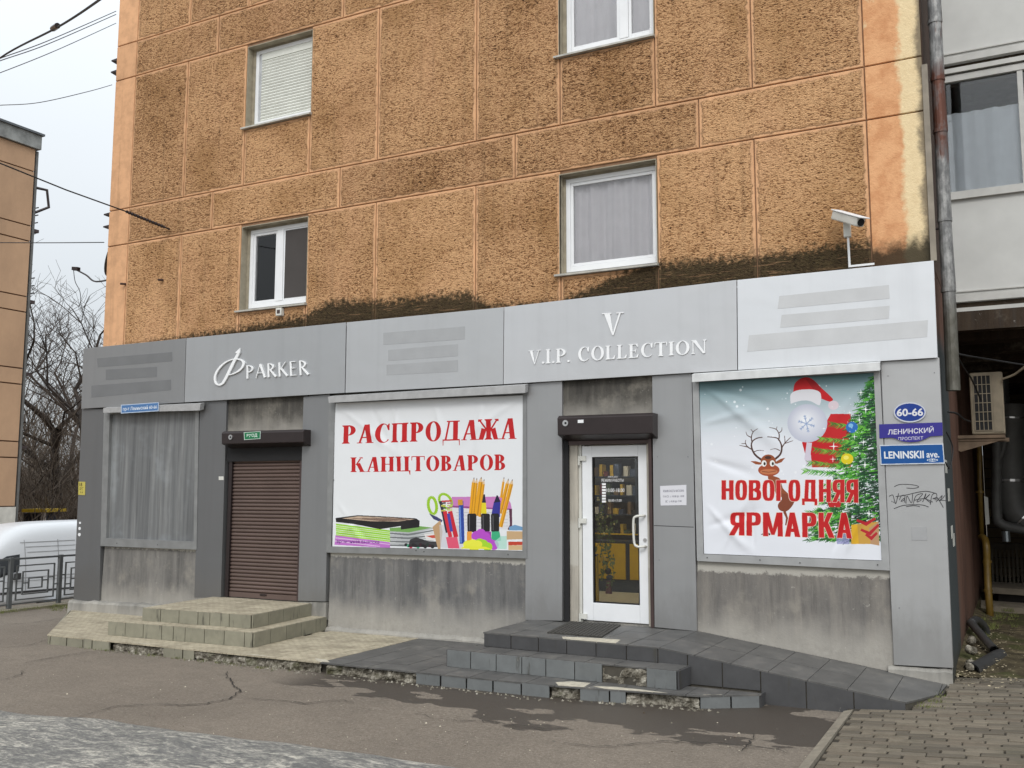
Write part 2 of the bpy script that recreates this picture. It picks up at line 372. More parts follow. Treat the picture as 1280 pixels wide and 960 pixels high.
def spline(pts, k=6):
    out = []; n = len(pts)
    for i in range(n-1):
        p0, p1, p2, p3 = pts[max(i-1, 0)], pts[i], pts[i+1], pts[min(i+2, n-1)]
        for j in range(k):
            t = j/k; out.append(tuple(.5*((2*b)+(-a+c)*t+(2*a-5*b+4*c-d)*t*t+(-a+3*b-3*c+d)*t**3) for a, b, c, d in zip(p0, p1, p2, p3)))
    return out+[tuple(pts[-1])]
def print_mat(name, cv, rough=.5, gain=1.0):
    m = Mt(name, rough, 0, .2)
    c = m.n('ShaderNodeTexImage', {0: m.n('ShaderNodeTexCoord', out=2)}, image=cv.image(name), extension='EXTEND')
    c = m.mix(m.math('MULTIPLY', m.noise(4, 5, .6), .06), c, (.42, .41, .39, 1))
    m.col(m.mix(1.0, c, (gain, gain, gain, 1), 'MULTIPLY')); m.bump(m.noise(12, 3), .05, .01); return m.m
_tc = {}
def text_tris(body, bold=0.0, shear=0.0):
    k = (body, bold, shear)
    if k in _tc: return _tc[k]
    cu = bpy.data.curves.new('t', 'FONT'); cu.body = body; cu.offset = bold; cu.shear = shear; cu.resolution_u = 4
    o = bpy.data.objects.new('t', cu); COL.objects.link(o); bpy.context.view_layer.update()
    me = o.to_mesh(); me.calc_loop_triangles()
    v = np.array([tuple(p.co)[:2] for p in me.vertices]) if len(me.vertices) else np.zeros((0, 2))
    tr = [tuple(t.vertices) for t in me.loop_triangles]
    o.to_mesh_clear(); bpy.data.objects.remove(o); bpy.data.curves.remove(cu)
    if len(v): v = (v-v.min(0))/(v.max(0)-v.min(0)+1e-9)
    _tc[k] = (v, tr); return _tc[k]
def bil(q, u, v):      # q = TL, TR, BR, BL ; v=1 top
    (ax, ay), (bx, by), (cx, cy), (dx, dy) = q
    return ((ax*(1-u)+bx*u)*v+(dx*(1-u)+cx*u)*(1-v), (ay*(1-u)+by*u)*v+(dy*(1-u)+cy*u)*(1-v))
def draw_text(cv, body, q, c, bold=0.0, al=1.0, shear=0.0):
    v, tr = text_tris(body, bold, shear)
    for t in tr: cv.px([bil(q, *v[i]) for i in t], c, al)
def draw_glyphs(cv, polys, q, c, grow=0):
    for p in polys: cv.px([bil(q, u, v) for u, v in p], c)

# -- serif letterforms built from strokes, returns (list of polygons, advance)
def serif_glyph(ch, S_=.22, h=.055, sf=.05, sx=.07):
    P = []; H = h
    def R(x0, y0, x1, y1): P.append([(x0,y0),(x1,y0),(x1,y1),(x0,y1)])
    def stem(x, y0=0, y1=1, w_=None, t=1, b=1):
        w_ = w_ or S_; R(x, y0, x+w_, y1)
        if b: P.append([(x-sx,y0),(x+w_+sx,y0),(x+w_+sx,y0+sf*.6),(x+w_,y0+sf*1.8),(x,y0+sf*1.8),(x-sx,y0+sf*.6)])
        if t: P.append([(x-sx,y1),(x+w_+sx,y1),(x+w_+sx,y1-sf*.6),(x+w_,y1-sf*1.8),(x,y1-sf*1.8),(x-sx,y1-sf*.6)])
    def bowl(x, y0, y1, rx, w_=None, flip=1):
        w_ = w_ or S_; cy = (y0+y1)/2; ry = (y1-y0)/2; n = 14; o = []; i = []
        for k in range(n+1):
            t = -math.pi/2+math.pi*k/n
            o.append((x+flip*rx*math.cos(t), cy+ry*math.sin(t))); i.append((x+flip*(rx-w_)*math.cos(t), cy+(ry-H)*math.sin(t)))
        P.append(o+i[::-1])
    def diag(x0, y0, x1, y1, w_): P.append([(x0,y0),(x0+w_,y0),(x1+w_,y1),(x1,y1)])
    T = S_*.42
    if ch in 'РP': stem(.07); bowl(.07+S_, .44, 1, .36 if S_ > .18 else .40); R(.07+S_*.5, 1-H, .07+S_+.01, 1); R(.07+S_*.5, .44, .07+S_+.01, .44+H); return P, .07+S_+.42
    if ch in 'ВB': stem(.07); bowl(.07+S_, .5, 1, .31); bowl(.07+S_, 0, .54, .36); R(.07, 1-H, .07+S_+.02, 1); R(.07, .5-H/2, .07+S_+.02, .5+H); R(.07, 0, .07+S_+.02, H); return P, .07+S_+.42
    if ch in 'АA':
        diag(.06, 0, .38, 1, T); diag(.62-S_*.55, 0, .36, 1, S_*1.05); R(.17, .28, .62, .28+H)
        R(-.02, 0, .06+T+.09, sf*.7); R(.62-S_*.55-.07, 0, .62+S_*.5+.07, sf*.7); return P, .62+S_*.5+.09
    if ch in 'СC':
        rx, ry = .38, .52; o = []; i = []; n = 26
        for k in range(n+1):
            t = math.radians(42+(318-42)*k/n); o.append((.42+rx*math.cos(t), .5+ry*math.sin(t)))
            i.append((.42+S_*.28+(rx-S_*.72)*math.cos(t), .5+(ry-H)*math.sin(t)))
        P.append(o+i[::-1]); P.append([(.66,.66),(.72,.66),(.74,1),(.70,1),(.60,.86)]); return P, .80
    if ch in 'ОO':
        for fl in (1, -1):
            bowl(.42, -.02, 1.02, .40, flip=fl)
        return P, .86
    if ch in 'П': stem(.07); stem(.55); R(.07, 1-H*1.1, .60, 1); return P, .55+S_+.12
    if ch in 'НH': stem(.07); stem(.55); R(.1, .47, .60, .47+H); return P, .55+S_+.12
    if ch in 'Ц':
        stem(.07, b=0); stem(.55, b=0); R(.07, 0, .80+S_*.35, H*1.1); P.append([(.72+S_*.3,.0),(.80+S_*.35,.04),(.80+S_*.35,-.22),(.77+S_*.3,-.22)]); R(.0, 0, .1, sf*.7); return P, .55+S_+.14
    if ch in 'Д':
        diag(.10, .04, .28, 1, T*.9); R(.52, 0, .52+S_, 1); R(.20, 1-H, .60+S_, 1); R(0, 0, .62+S_, H*1.2)
        P.append([(0,.05),(.05,.05),(.03,-.24),(0,-.24)]); P.append([(.57+S_,.05),(.62+S_,.05),(.62+S_,-.24),(.59+S_,-.24)]); return P, .52+S_+.16
    if ch in 'ТT':
        stem(.28, t=0); R(.0, 1-H*1.1, .56+S_, 1); P.append([(0,1),(.05,1),(.03,.72),(0,.72)]); P.append([(.51+S_,1),(.56+S_,1),(.56+S_,.72),(.53+S_,.72)]); return P, .56+S_+.04
    if ch in 'К': 
        stem(.07); diag(.30, .48, .56, .92, T); P.append([(.50,1),(.74,1),(.74,.9),(.62,.95)]); P.append([(.34,.55),(.34+S_,.62),(.60+S_,.02),(.60,0)]); R(.54, 0, .68+S_, sf*.7); return P, .66+S_+.04
    if ch in 'Ж':
        c = .48; stem(c-S_/2)
        for s_ in (-1, 1):
            P.append([(c+s_*S_*.4,.47),(c+s_*S_*.4,.55),(c+s_*.36,.94),(c+s_*.42,.90),(c+s_*.16,.5)])
            P.append([(c+s_*.30,1),(c+s_*.50,1),(c+s_*.50,.88),(c+s_*.38,.90)])
            P.append([(c+s_*.10,.50),(c+s_*(.10+S_),.58),(c+s_*(.36+S_*.5),.0),(c+s_*(.36-S_*.4),.0)]); P.append([(c+s_*.26,0),(c+s_*.56,0),(c+s_*.56,sf*.7),(c+s_*.26,sf*.7)])
        return P, 1.04
    if ch == 'V':
        diag(.36, 0, .08, 1, S_*.55); P[-1] = [(.40,0),(.40+T*.5,0),(.08+S_*1.15,1),(.08,1)]; P.append([(.40,0),(.40+T*.6,0),(.74,1),(.74-T*.8,1)])
        R(0, 1-sf*.8, .14+S_*1.15, 1); R(.74-T-.10, 1-sf*.8, .84, 1); return P, .84
    if ch == 'N':
        stem(.08, w_=T*.8); stem(.74, w_=T*.8, b=0); P.append([(.06,1),(.06+S_*1.25,1),(.74+T*.8,0),(.74+T*.8-S_*.7,0)]); return P, .90
    if ch == 'L': stem(.07); R(.07, 0, .56, H); P.append([(.56,0),(.62,.28),(.56,.26),(.44,.03)]); return P, .66
    if ch == 'E':
        stem(.07); R(.07, 0, .56, H); R(.07, 1-H, .54, 1); R(.07, .5-H/2, .42, .5+H/2)
        P.append([(.56,0),(.62,.26),(.57,.24),(.44,.03)]); P.append([(.54,1),(.57,.76),(.53,.78),(.44,.97)]); P.append([(.40,.38),(.44,.38),(.44,.62),(.40,.62)]); return P, .66
    if ch == 'I': stem(.07); return P, .14+S_+.03
    if ch == '.': P.append([(.10+.075*math.cos(t), .07+.075*math.sin(t)) for t in [2*math.pi*i/10 for i in range(10)]]); return P, .22
    return P, .4
def serif_line(text, S_=.22, gap=.05, **k):
    x = 0; out = []; per = []
    for ch in text:
        if ch == ' ': x += .42; continue
        g, a = serif_glyph(ch, S_, **k); per.append([[(p[0]+x, p[1]) for p in q] for q in g]); x += a+gap
    W = x-gap; return [[[(u/W, v) for u, v in q] for q in g] for g in per]

# ================================================================== ground
def asphalt():
    m = Mt('worn_asphalt', .9, 0, .35); X, Y, Z = m.xyz()
    f = m.noise(70, 3, .7); md = m.noise(6, 5, .65); bg = m.noise(.45, 4, .6)
    c = m.ramp(bg, [(.3, S(114,105,95)), (.7, S(136,126,114))])
    c = m.mix(m.math('MULTIPLY', m.step(md, .4, .75), .4), c, S(94,87,78))
    c = m.mix(m.math('MULTIPLY', m.step(f, .56, .70), .5), c, S(168,159,146)); f3 = m.noise(160, 2, .6); c = m.mix(m.math('MULTIPLY', m.step(f3, .60, .42), .45), c, S(70,65,58)); gq = m.noise(34, 4, .8, m.pos(1,1,1,(1,2,0))); c = m.mix(m.math('MULTIPLY', m.step(gq, .50, .70), .45), c, S(158,148,134)); c = m.mix(m.math('MULTIPLY', m.step(gq, .48, .32), .5), c, S(78,71,63)); ps = m.step(m.noise(22, 3, .75, m.pos(1,1,1,(5,5,0))), .735, .75); c = m.mix(m.math('MULTIPLY', ps, .8), c, S(196,188,172))
    c = m.mix(m.math('MULTIPLY', m.step(f, .42, .30), .35), c, S(74,68,64))
    scr = m.noise(3, 4, .7, m.pos(.35, 3.0, 1, (0, 4, 0))); c = m.mix(m.math('MULTIPLY', m.step(scr, .60, .78), .22), c, S(176,166,154))
    # wet patches in front of the dark steps: ragged, falling off with distance
    wn_ = m.noise(1.5, 6, .56, m.pos(.75, 1.35, 1, (3.3, 1.1, 0)))
    dx = m.math('ABSOLUTE', m.math('ADD', X, 3.35)); dy = m.math('ABSOLUTE', m.math('ADD', Y, 1.95))
    d = m.math('ADD', m.math('MULTIPLY', dx, .050), m.math('MULTIPLY', dy, .30))
    wet = m.step(m.math('SUBTRACT', m.math('ADD', wn_, .0), d), .235, .252)
    wet = m.math('MULTIPLY', wet, m.step(X, -7.0, -6.2))
    c = m.mix(m.math('MULTIPLY', wet, .90), c, m.mix(f, S(52,47,42), S(68,62,55)))
    # sandy dirt gathering toward the steps and rim
    m.col(c); m.rgh(m.math('MULTIPLY_ADD', wet, -.42, .92)); m.bump(m.math('ADD', m.noise(110, 3, .7), m.math('MULTIPLY', md, .5)), .8, .007); return m.m
M_ASPH = asphalt()
def gz(x, y):
    t = min(1, max(0, (-14.95-x)/4.5)); t = t*t*(3-2*t); z = -1.65*t
    z += .012*mnoise.noise(Vector((x*.5, y*.5, 0)))*(1 if -14.4 < x < 3 and y < -2.4 else 0)
    return z
g = MB(); xs = [-600,-300,-150,-80,-50,-35,-25,-20,-19.4,-18.6,-17.8,-17,-16.2,-15.6,-14.95]+[-14.4+i*.5 for i in range(37)]+[6,10,20,60,200,600]
ys = [-300,-100,-40,-20,-14]+[-11+i*.5 for i in range(20)]+[0,2,5,9,14,20,30,50,90,180,400,700]
for y in ys:
    for x in xs: g.v.append((x, y, gz(x, y)))
nx_ = len(xs)
for j in range(len(ys)-1):
    for i in range(nx_-1): a = j*nx_+i; g.f.append((a, a+1, a+1+nx_, a+nx_))
ground = g.build('ground', M_ASPH, kind='structure', smooth=True)
# -- cracks in the asphalt (thin dark fillets lying on the sheet)
M_CRACK = simple('crack_dirt', S(40,36,32), .95, var=.3, sc=20)
def crack(pts, w_=.012):
    P3 = [atz(x, y, 0)[:2] for x, y in pts]; P3 = spline(P3, 7); random.seed(int(pts[0][0]*7))
    P3 = [(x+random.uniform(-.02, .02), y+random.uniform(-.03, .03)) for x, y in P3]; n = len(P3)
    ws = [w_*.55*(.35+1.1*random.random())*(1-.6*abs(2*i/(n-1)-1)) for i in range(n)]
    L = ribbon(P3, ws); mbx = MB(); k = n
    for i in range(n-1):
        q = [L[i], L[i+1], L[2*n-2-i], L[2*n-1-i]]; mbx.add([(a, b, gz(a, b)+.012) for a, b in q], [(0, 1, 2, 3)])
    return mbx.build('crack', M_CRACK, ground)
for c_, w_ in [([(95,900),(140,885),(190,882),(240,882),(280,876),(298,866),(294,858),(285,848),(283,840)], .035), ([(296,874),(340,876),(380,880),(420,876),(445,879)], .025),
              ([(0,780),(30,780),(60,776),(85,772)], .03), ([(0,810),(30,808),(60,800)], .02), ([(30,830),(60,824),(95,818),(130,814)], .03),
              ([(520,892),(560,900),(600,902),(640,906),(690,912)], .022), ([(700,930),(760,934),(820,929),(880,930),(930,935),(990,944)], .028), ([(925,942),(938,930),(944,918)], .022),
              ([(0,852),(20,846),(30,838)], .02), ([(150,948),(172,954),(186,966)], .02)]: crack(c_, w_)
# -- raised strip of rough pale concrete in the near left corner
def rough_strip():
    m = Mt('scraped_pale_concrete', .92, 0, .3)
    a = m.noise(3.6, 7, .78, m.pos(1.0, 2.2, 1, (0, 0, 0)), 1.2); b = m.noise(30, 4, .75, m.pos(.7, 1.8, 1)); c1 = m.noise(1.0, 3)
    h = m.math('ADD', m.math('MULTIPLY', a, .65), m.math('MULTIPLY', b, .45))
    c = m.ramp(h, [(.38, S(76,77,76)), (.51, S(110,109,106)), (.58, S(150,148,140)), (.67, S(216,210,196))])
    c = m.mix(m.math('MULTIPLY', c1, .5), c, S(118,118,118)); m.col(c); m.bump(h, 1.0, .03); return m.m
g = MB(); E0 = [(-13.5,-5.3),(-10.5,-4.95),(-7.9,-4.62),(-6.9,-4.43),(-5.8,-4.38),(-4.7,-4.28),(-3.6,-4.24),(-2.2,-4.25),(0,-4.45),(2.5,-4.9)]
rows = [(0, .004), (-.05, .02), (-.16, .05), (-.5, .075), (-1.2, .085), (-2.6, .08), (-4.2, .05), (-4.6, .003)]
EE = spline(E0, 6)
for dy, z in rows:
    for i, (x, y) in enumerate(EE): g.v.append((x, y+dy+(.05*mnoise.noise(Vector((x*2.2, dy, 3)))), z+(.02*mnoise.noise(Vector((x*1.7, dy*2, 0))) if z > .01 else 0)))
for j in range(len(rows)-1):
    for i in range(len(EE)-1): a = j*len(EE)+i; g.f.append((a, a+len(EE), a+len(EE)+1, a+1))
g.build('pavement_ramp', rough_strip(), kind='structure', smooth=True)

# ================================================================== apartment building
BLD = thing('apartment_building', (-6.8, 0, 0), 'ochre rough plastered apartment block with grey clad shop floor', 'apartment building')
YW = .12
M_CORE = simple('joint_render', S(134,104,80), .95, var=.2, sc=10, bump=.2)
M_DARKIN = simple('dark_room', (.05, .048, .046, 1), .9)
def plate(mbx, x0, x1, z0, z1, y0, y1, holes):
    xs = sorted({x0, x1, *[h[i] for h in holes for i in (0, 1)]}); zs = sorted({z0, z1, *[h[i] for h in holes for i in (2, 3)]})
    for i in range(len(xs)-1):
        for j in range(len(zs)-1):
            cx, cz = (xs[i]+xs[i+1])/2, (zs[j]+zs[j+1])/2
            if any(h[0] < cx < h[1] and h[2] < cz < h[3] for h in holes): continue
            mbx.box(xs[i], y0, zs[j], xs[i+1], y1, zs[j+1])
WX = [(-9.82, -8.61), (-4.74, -3.52)]
WZ = [(4.50, 5.725), (7.235, 8.47)]
holes = [(a, b, c, d) for a, b in WX for c, d in WZ]
mb = MB(); plate(mb, -12.66, -.65, 4.16, 14.2, YW+.02, YW+.30, holes)
mb.box(-12.66, YW+.30, 4.16, -12.40, 12.5, 14.2); mb.box(-.95, YW+.30, 4.16, -.65, 12.5, 14.2)
mb.box(-12.66, 12.5, 0, -.65, 12.7, 14.2); mb.box(-12.40, YW+.30, 14.0, -.95, 12.5, 14.19)
for z in (4.16, 6.9, 9.6): mb.box(-12.40, YW+.30, z-.15, -.95, 12.5, z)
mb.build('wall_core', M_CORE, BLD)
# panels: each one its own mesh, with a smooth ragged margin (attribute edge)
def panel(x0, x1, z0, z1, mat, y=YW, d=.03, mg=.075, name='wall_panel', jig=True):
    gx = .007; x0 += gx; x1 -= gx; z0 += gx; z1 -= gx
    p = MB(); c = .006
    o = [(x0,z0),(x1,z0),(x1,z1),(x0,z1)]
    a = [(x0+c,z0+c),(x1-c,z0+c),(x1-c,z1-c),(x0+c,z1-c)]
    mg = min(mg, (x1-x0)/3, (z1-z0)/3); i_ = [(x0+mg,z0+mg),(x1-mg,z0+mg),(x1-mg,z1-mg),(x0+mg,z1-mg)]
    yy = y+random.uniform(-.002, .002)
    for ring, yv, e in ((o, y+d, 0), (o, yy+c, 0), (a, yy, 0), (i_, yy, 1)):
        for x, z in ring: p.v.append((x, yv, z))
        p.a = (p.a or [])+[e]*4
    for r in range(3):
        for k in range(4): p.f.append((r*4+k, r*4+(k+1)%4, (r+1)*4+(k+1)%4, (r+1)*4+k))
    p.f.append((12, 13, 14, 15)); return p.build(name, mat, BLD)
V = [-12.20, -11.04, -9.84, -8.62, -7.45, -5.91, -4.73, -3.51, -2.385, -1.21]
SV = [-12.20, -10.43, -8.07, -5.35, -3.0, -1.21]
Hh = [4.14, 5.77, 6.352, 8.52, 9.11, 11.27, 11.86, 14.0]
def tall(z0, z1, wz):
    for i in range(len(V)-1):
        a, b = V[i], V[i+1]
        if i in (2, 6):
            panel(a, b, z0, wz[0]-.03, M_STUC)
            if z1-wz[1] > .06: panel(a, b, wz[1], z1, M_STUC)
        else: panel(a, b, z0, z1, M_STUC)
tall(Hh[0], Hh[1], WZ[0]); tall(Hh[2], Hh[3], WZ[1]); tall(Hh[4], Hh[5], (Hh[4]+.9, Hh[5]-.05)); tall(Hh[6], Hh[7], (Hh[6]+.9, Hh[7]-.6))
for z0, z1 in ((Hh[1], Hh[2]), (Hh[3], Hh[4]), (Hh[5], Hh[6])):
    for a, b in zip(SV, SV[1:]): panel(a, b, z0, z1, M_STUC)
for z0, z1 in zip(Hh, Hh[1:]):
    panel(-12.665, -12.20, z0, z1, M_SMOOTH, name='corner_panel', mg=.02); panel(-1.21, -.645, z0, z1, M_CORNER, name='corner_panel', mg=.02)
# side walls
M_SIDE = None
def sidewall_mat():
    m = Mt('dirty_brick_red_render', .92, 0, .2); X, Y, Z = m.xyz()
    n1 = m.noise(1.6, 5, .7, m.pos(1, 1, .4)); n2 = m.noise(12, 5, .75)
    c = m.ramp(n1, [(.3, S(74,56,48)), (.55, S(106,78,66)), (.75, S(94,82,74))])
    c = m.mix(m.step(n2, .55, .7), c, S(92,76,66)); gry = m.step(m.math('ADD', Y, m.math('MULTIPLY', n2, .3)), 1.75, 1.5)
    c = m.mix(m.math('MULTIPLY', gry, m.step(Z, 3.6, 3.3)), c, S(66,71,72))
    up = m.step(m.math('ADD', Z, n1), 4.4, 4.9); c = m.mix(m.math('MULTIPLY', up, .8), c, S(58,50,44))
    lowd = m.step(m.math('ADD', Z, n2), 1.0, .55); c = m.mix(m.math('MULTIPLY', lowd, .8), c, S(62,58,46))
    m.col(c); m.bump(n2, .8, .01); return m.m
M_SIDE = sidewall_mat()
box('side_wall', -.655, YW+.02, 4.17, -.64, 12.5, 14.2, M_SIDE, BLD)
box('side_wall', -.66, .06, -.05, -.625, 12.6, 4.10, M_SIDE, BLD)
box('side_wall', -12.85, .06, -.05, -12.6, 12.6, 4.10, M_PIL_D, BLD)
# upper windows
def curtain(par, x0, x1, y, z0, z1, mat, amp=.026, nf=6, seed=0):
    c = MB(); n = 90; random.seed(seed); ph = [random.uniform(0, 6) for _ in range(4)]
    for k in range(2):
        for i in range(n+1):
            u = i/n; x = x0+(x1-x0)*u; s_ = amp*(math.sin(u*nf*6.28+ph[0]+k*.4)+.6*math.sin(u*nf*2.3*6.28+ph[1]-k)+.5*math.sin(u*nf*.4*6.28+ph[2]))
            c.v.append((x, y+s_*(1 if k == 0 else .6), z0 if k == 0 else z1))
    for i in range(n): c.f.append((i, i+1, n+2+i, n+1+i))
    return c.build('curtain', mat, par, smooth=True)
M_CURT = simple('white_net_curtain', S(230,228,232), .9, var=.04)
M_CURT_D = simple('dark_mauve_curtain', S(92,82,86), .9, var=.12)
M_MESH = simple('dark_insect_screen', S(66,62,60), .8, var=.06)
def window(x0, x1, z0, z1, kind, label):
    wnd = MB(); yr = YW+.015; yf = YW+.115; f = .055; xr = .10 if kind != 'plain' else .06
    # reveal lining (grey render) on the left and top, frame set back
    fx0 = x0+xr*.55
    wnd.box(fx0, yf, z0+.035, fx0+f, yf+.06, z1-.03).box(x1-f*.9, yf, z0+.035, x1, yf+.06, z1-.03).box(fx0+f, yf+.001, z1-.03-f, x1-f*.9, yf+.059, z1-.03).box(fx0+f, yf+.001, z0+.035, x1-f*.9, yf+.059, z0+.035+f*1.2)
    W_ = wnd.build('window', M_WHITE, BLD, label=label, bevel=.004)
    rv = MB(); rv.box(x0-.006, YW-.003, z0, x0+.003, yf+.08, z1+.006).box(x0+.003, YW-.002, z1-.004, x1+.004, yf+.08, z1+.008).box(x1+.001, YW-.003, z0, x1+.009, yf+.08, z1-.004)
    rv.box(x0+.003, yf-.002, z0, fx0-.002, yf+.08, z1-.004).box(fx0-.002, yf-.002, z1-.027, x1+.001, yf+.08, z1-.004)
    rv.build('reveal', M_REVEAL, W_)
    s_ = MB(); s_.add([(x0-.055,YW-.055,z0-.035),(x1+.02,YW-.055,z0-.035),(x1+.02,YW-.055,z0-.012),(x0-.055,YW-.055,z0-.012),(x0-.055,yf,z0-.03),(x1+.02,yf,z0-.03),(x1+.02,yf,z0+.03),(x0-.055,yf,z0+.03)],
        [(0,1,2,3),(3,2,6,7),(0,3,7,4),(1,5,6,2),(0,4,5,1),(4,7,6,5)]); s_.build('sill', M_SILL, W_)
    ix0, ix1, iz0, iz1 = fx0+f, x1-f*.9, z0+.035+f*1.2, z1-.03-f
    if kind == 'shutter':
        bx = MB(); bx.box(ix0, yf+.02, iz0, ix0+.045, yf+.05, iz1); bx.build('guide_rail', M_STEEL, W_)
        n = 21; h = (iz1-iz0-.10)/n
        MB().box(ix0+.045, yf+.012, iz1-.10, ix1, yf+.05, iz1).build('shutter_box', M_SHUT_W, W_)
        for k in range(n):
            z = iz0+k*h; q = MB(); q.add([(ix0+.045,yf+.024,z),(ix1,yf+.024,z),(ix0+.045,yf+.012,z+h*.5),(ix1,yf+.012,z+h*.5),(ix0+.045,yf+.026,z+h*.96),(ix1,yf+.026,z+h*.96),(ix0+.045,yf+.034,z+h),(ix1,yf+.034,z+h)], [(0,1,3,2),(2,3,5,4),(4,5,7,6)])
            q.build('slat', M_SHUT_W, W_)
        return
    panes = [(ix0, ix1)]
    if kind in ('double', 'double2'):
        xm = ix0+(ix1-ix0)*(.49 if kind == 'double' else .66)
        MB().box(xm-.055, yf-.006, iz0, xm+.055, yf+.058, iz1).build('mullion', M_WHITE, W_, bevel=.004)
        panes = [(ix0, xm-.055), (xm+.055, ix1)]
    for k, (a, b) in enumerate(panes):
        sa = MB(); t = .038
        sa.box(a+.002, yf+.008, iz0+.002, a+t, yf+.05, iz1-.002).box(b-t, yf+.008, iz0+.002, b-.002, yf+.05, iz1-.002).box(a+t, yf+.009, iz0+.002, b-t, yf+.049, iz0+t).box(a+t, yf+.009, iz1-t, b-t, yf+.049, iz1-.002)
        sa.build('sash', M_WHITE, W_, bevel=.003)
        MB().box(a+t, yf+.028, iz0+t, b-t, yf+.034, iz1-t).build('pane', M_GLASS, W_)
        if kind == 'double' and k == 1: MB().box(a+t*.8, yf+.004, iz0+t*.8, b-t*.2, yf+.0065, iz1-t*.6).build('insect_screen', M_MESH, W_)
    if kind == 'double': curtain(W_, ix0, ix1, yf+.12, iz0, iz1, M_CURT_D, seed=3)
    else: curtain(W_, ix0, ix1, yf+.10, iz0, iz1, M_CURT, seed=5, nf=4.3 if kind == 'plain' else 3)
window(WX[0][0], WX[0][1], WZ[1][0], WZ[1][1], 'shutter', 'window closed by a white roller shutter')
window(WX[0][0], WX[0][1], WZ[0][0], WZ[0][1], 'double', 'two light window with dark insect screen')
window(WX[1][0], WX[1][1], WZ[0][0], WZ[0][1], 'plain', 'single pane window with white net curtains')
window(WX[1][0], WX[1][1], WZ[1][0], WZ[1][1], 'double2', 'window with white frame cut by the top edge')
# small things on the facade
mb = MB(); mb.tube([at(212, 287, YW-.02), at(200, 281, YW-.10)], .012, 6); mb.build('eye_bolt', M_BROWN, BLD)
for px_, py_ in ((204,350),(157,355)):
    a = at(px_, py_, YW); MB().tube([(a[0], YW, a[2]), (a[0]-.02, YW-.08, a[2]-.01)], .018, 6).build('wall_bolt', M_BROWN2, BLD)
a = at(352, 391, YW); bb = MB().box(a[0]-.05, YW-.07, a[2]-.05, a[0]+.05, YW, a[2]+.06).build('junction_box', M_WHITE_DIRTY, BLD, bevel=.008)
MB().box(a[0]-.02, YW-.075, a[2]-.02, a[0]+.03, YW-.071, a[2]+.03).build('cover_plate', M_BROWN2, bb)

# ------------------------------------------------------------------ shop floor
mb = MB()
DH = (-4.66, -3.58, .43, 2.76)
plate(mb, -12.85, -.65, -.05, 4.10, .07, .24, [DH, (-9.97, -8.48, .45, 3.15)])
mb.build('shop_wall_core', M_CEM, BLD)
MB().box(-12.85, .07, 4.10, -.65, .16, 4.13).build('cornice_ledge', M_CEM, BLD)
def pil(q, mat, y0=-.012, y1=.07, name='pilaster', **k): return MB().prism(wxz(q), y0, y1).build(name, mat, BLD, bevel=.004, **k)
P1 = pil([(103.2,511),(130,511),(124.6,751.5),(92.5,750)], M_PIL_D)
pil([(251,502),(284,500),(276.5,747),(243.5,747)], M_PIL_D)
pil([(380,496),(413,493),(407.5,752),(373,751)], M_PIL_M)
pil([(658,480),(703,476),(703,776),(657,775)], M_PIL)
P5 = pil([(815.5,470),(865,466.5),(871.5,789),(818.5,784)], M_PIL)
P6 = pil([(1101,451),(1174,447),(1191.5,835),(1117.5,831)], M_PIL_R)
MB().prism(wxz([(1086,462),(1102,461),(1119,831),(1111,700)]), .02, .07).build('pilaster_return', M_PIL, BLD)
MB().box(-10.34, -.01, .30, -10.02, .05, .44).build('base_tile', M_ST1, BLD); MB().prism(wxz([(373,752),(407.5,753),(407,775),(373,772)]), -.004, .06).build('base_tile', M_CEM, BLD)
# fascia panels with 1 cm joints
FJ = [((103.8,435.6),(101,511)),((232.8,422.8),(230.3,503)),((433,403),(431.3,491)),((630,384),(629,480.3)),((921,350),(922,462.5)),((1167.5,325.6),(1172.5,447))]
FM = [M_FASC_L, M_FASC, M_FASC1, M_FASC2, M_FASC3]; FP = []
for i in range(5):
    (a, b), (c, d) = FJ[i], FJ[i+1]; g_ = .45
    q = wxz([(a[0]+g_, a[1]), (c[0]-g_, c[1]), (d[0]-g_, d[1]), (b[0]+g_, b[1])], -.05)
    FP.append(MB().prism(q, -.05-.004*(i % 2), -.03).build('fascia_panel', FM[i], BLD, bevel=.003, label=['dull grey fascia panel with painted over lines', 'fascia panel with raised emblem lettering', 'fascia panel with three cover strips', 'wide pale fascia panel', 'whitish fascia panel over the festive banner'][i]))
MB().box(-12.86, -.028, 3.20, -.66, .069, 4.09).build('fascia_backing', M_BLACK, BLD)
MB().box(-12.87, -.04, 4.092, -.655, .125, 4.105).build('fascia_cap', M_FASC2, BLD)
for i, mt, qs in ((0, M_PATCH0, [[(121,448),(215,440),(215,451.5),(122,459)],[(132,462),(196,458.5),(195.5,471),(132,475)],[(114,482),(213.5,474.5),(213.5,487.5),(114,497)]]),
                  (2, M_PATCH, [[(479,416),(581,408),(581,424),(479,431)],[(485,437.5),(572,430),(572,445),(485,451)],[(483,456),(572,450),(572,464.5),(483,469)]]),
                  (4, M_PATCH2, [[(974,370),(1111,356),(1112,373),(972,386)],[(977,393.5),(1112,382),(1111,398),(975,409.5)],[(936,419),(1160,400),(1159,421),(934,439.5)]])):
    for q in qs: MB().prism(wxz(q, -.055), -.0508-.004*(i % 2)-.0004, -.052).build('cover_strip', mt, FP[i])
for W__, p in ((P1, (127,530)), (P1, (122,700)), (P5, (822,571)), (P5, (860,571)), (P5, (824,700)), (P6, (1110,470)), (P6, (1168,466)), (P6, (1124,760))):
    a = at(*p, -.012); MB().tube([(a[0], -.010, a[2]), (a[0], -.015, a[2])], .006, 6).build('rivet', M_PATCH0, W__)
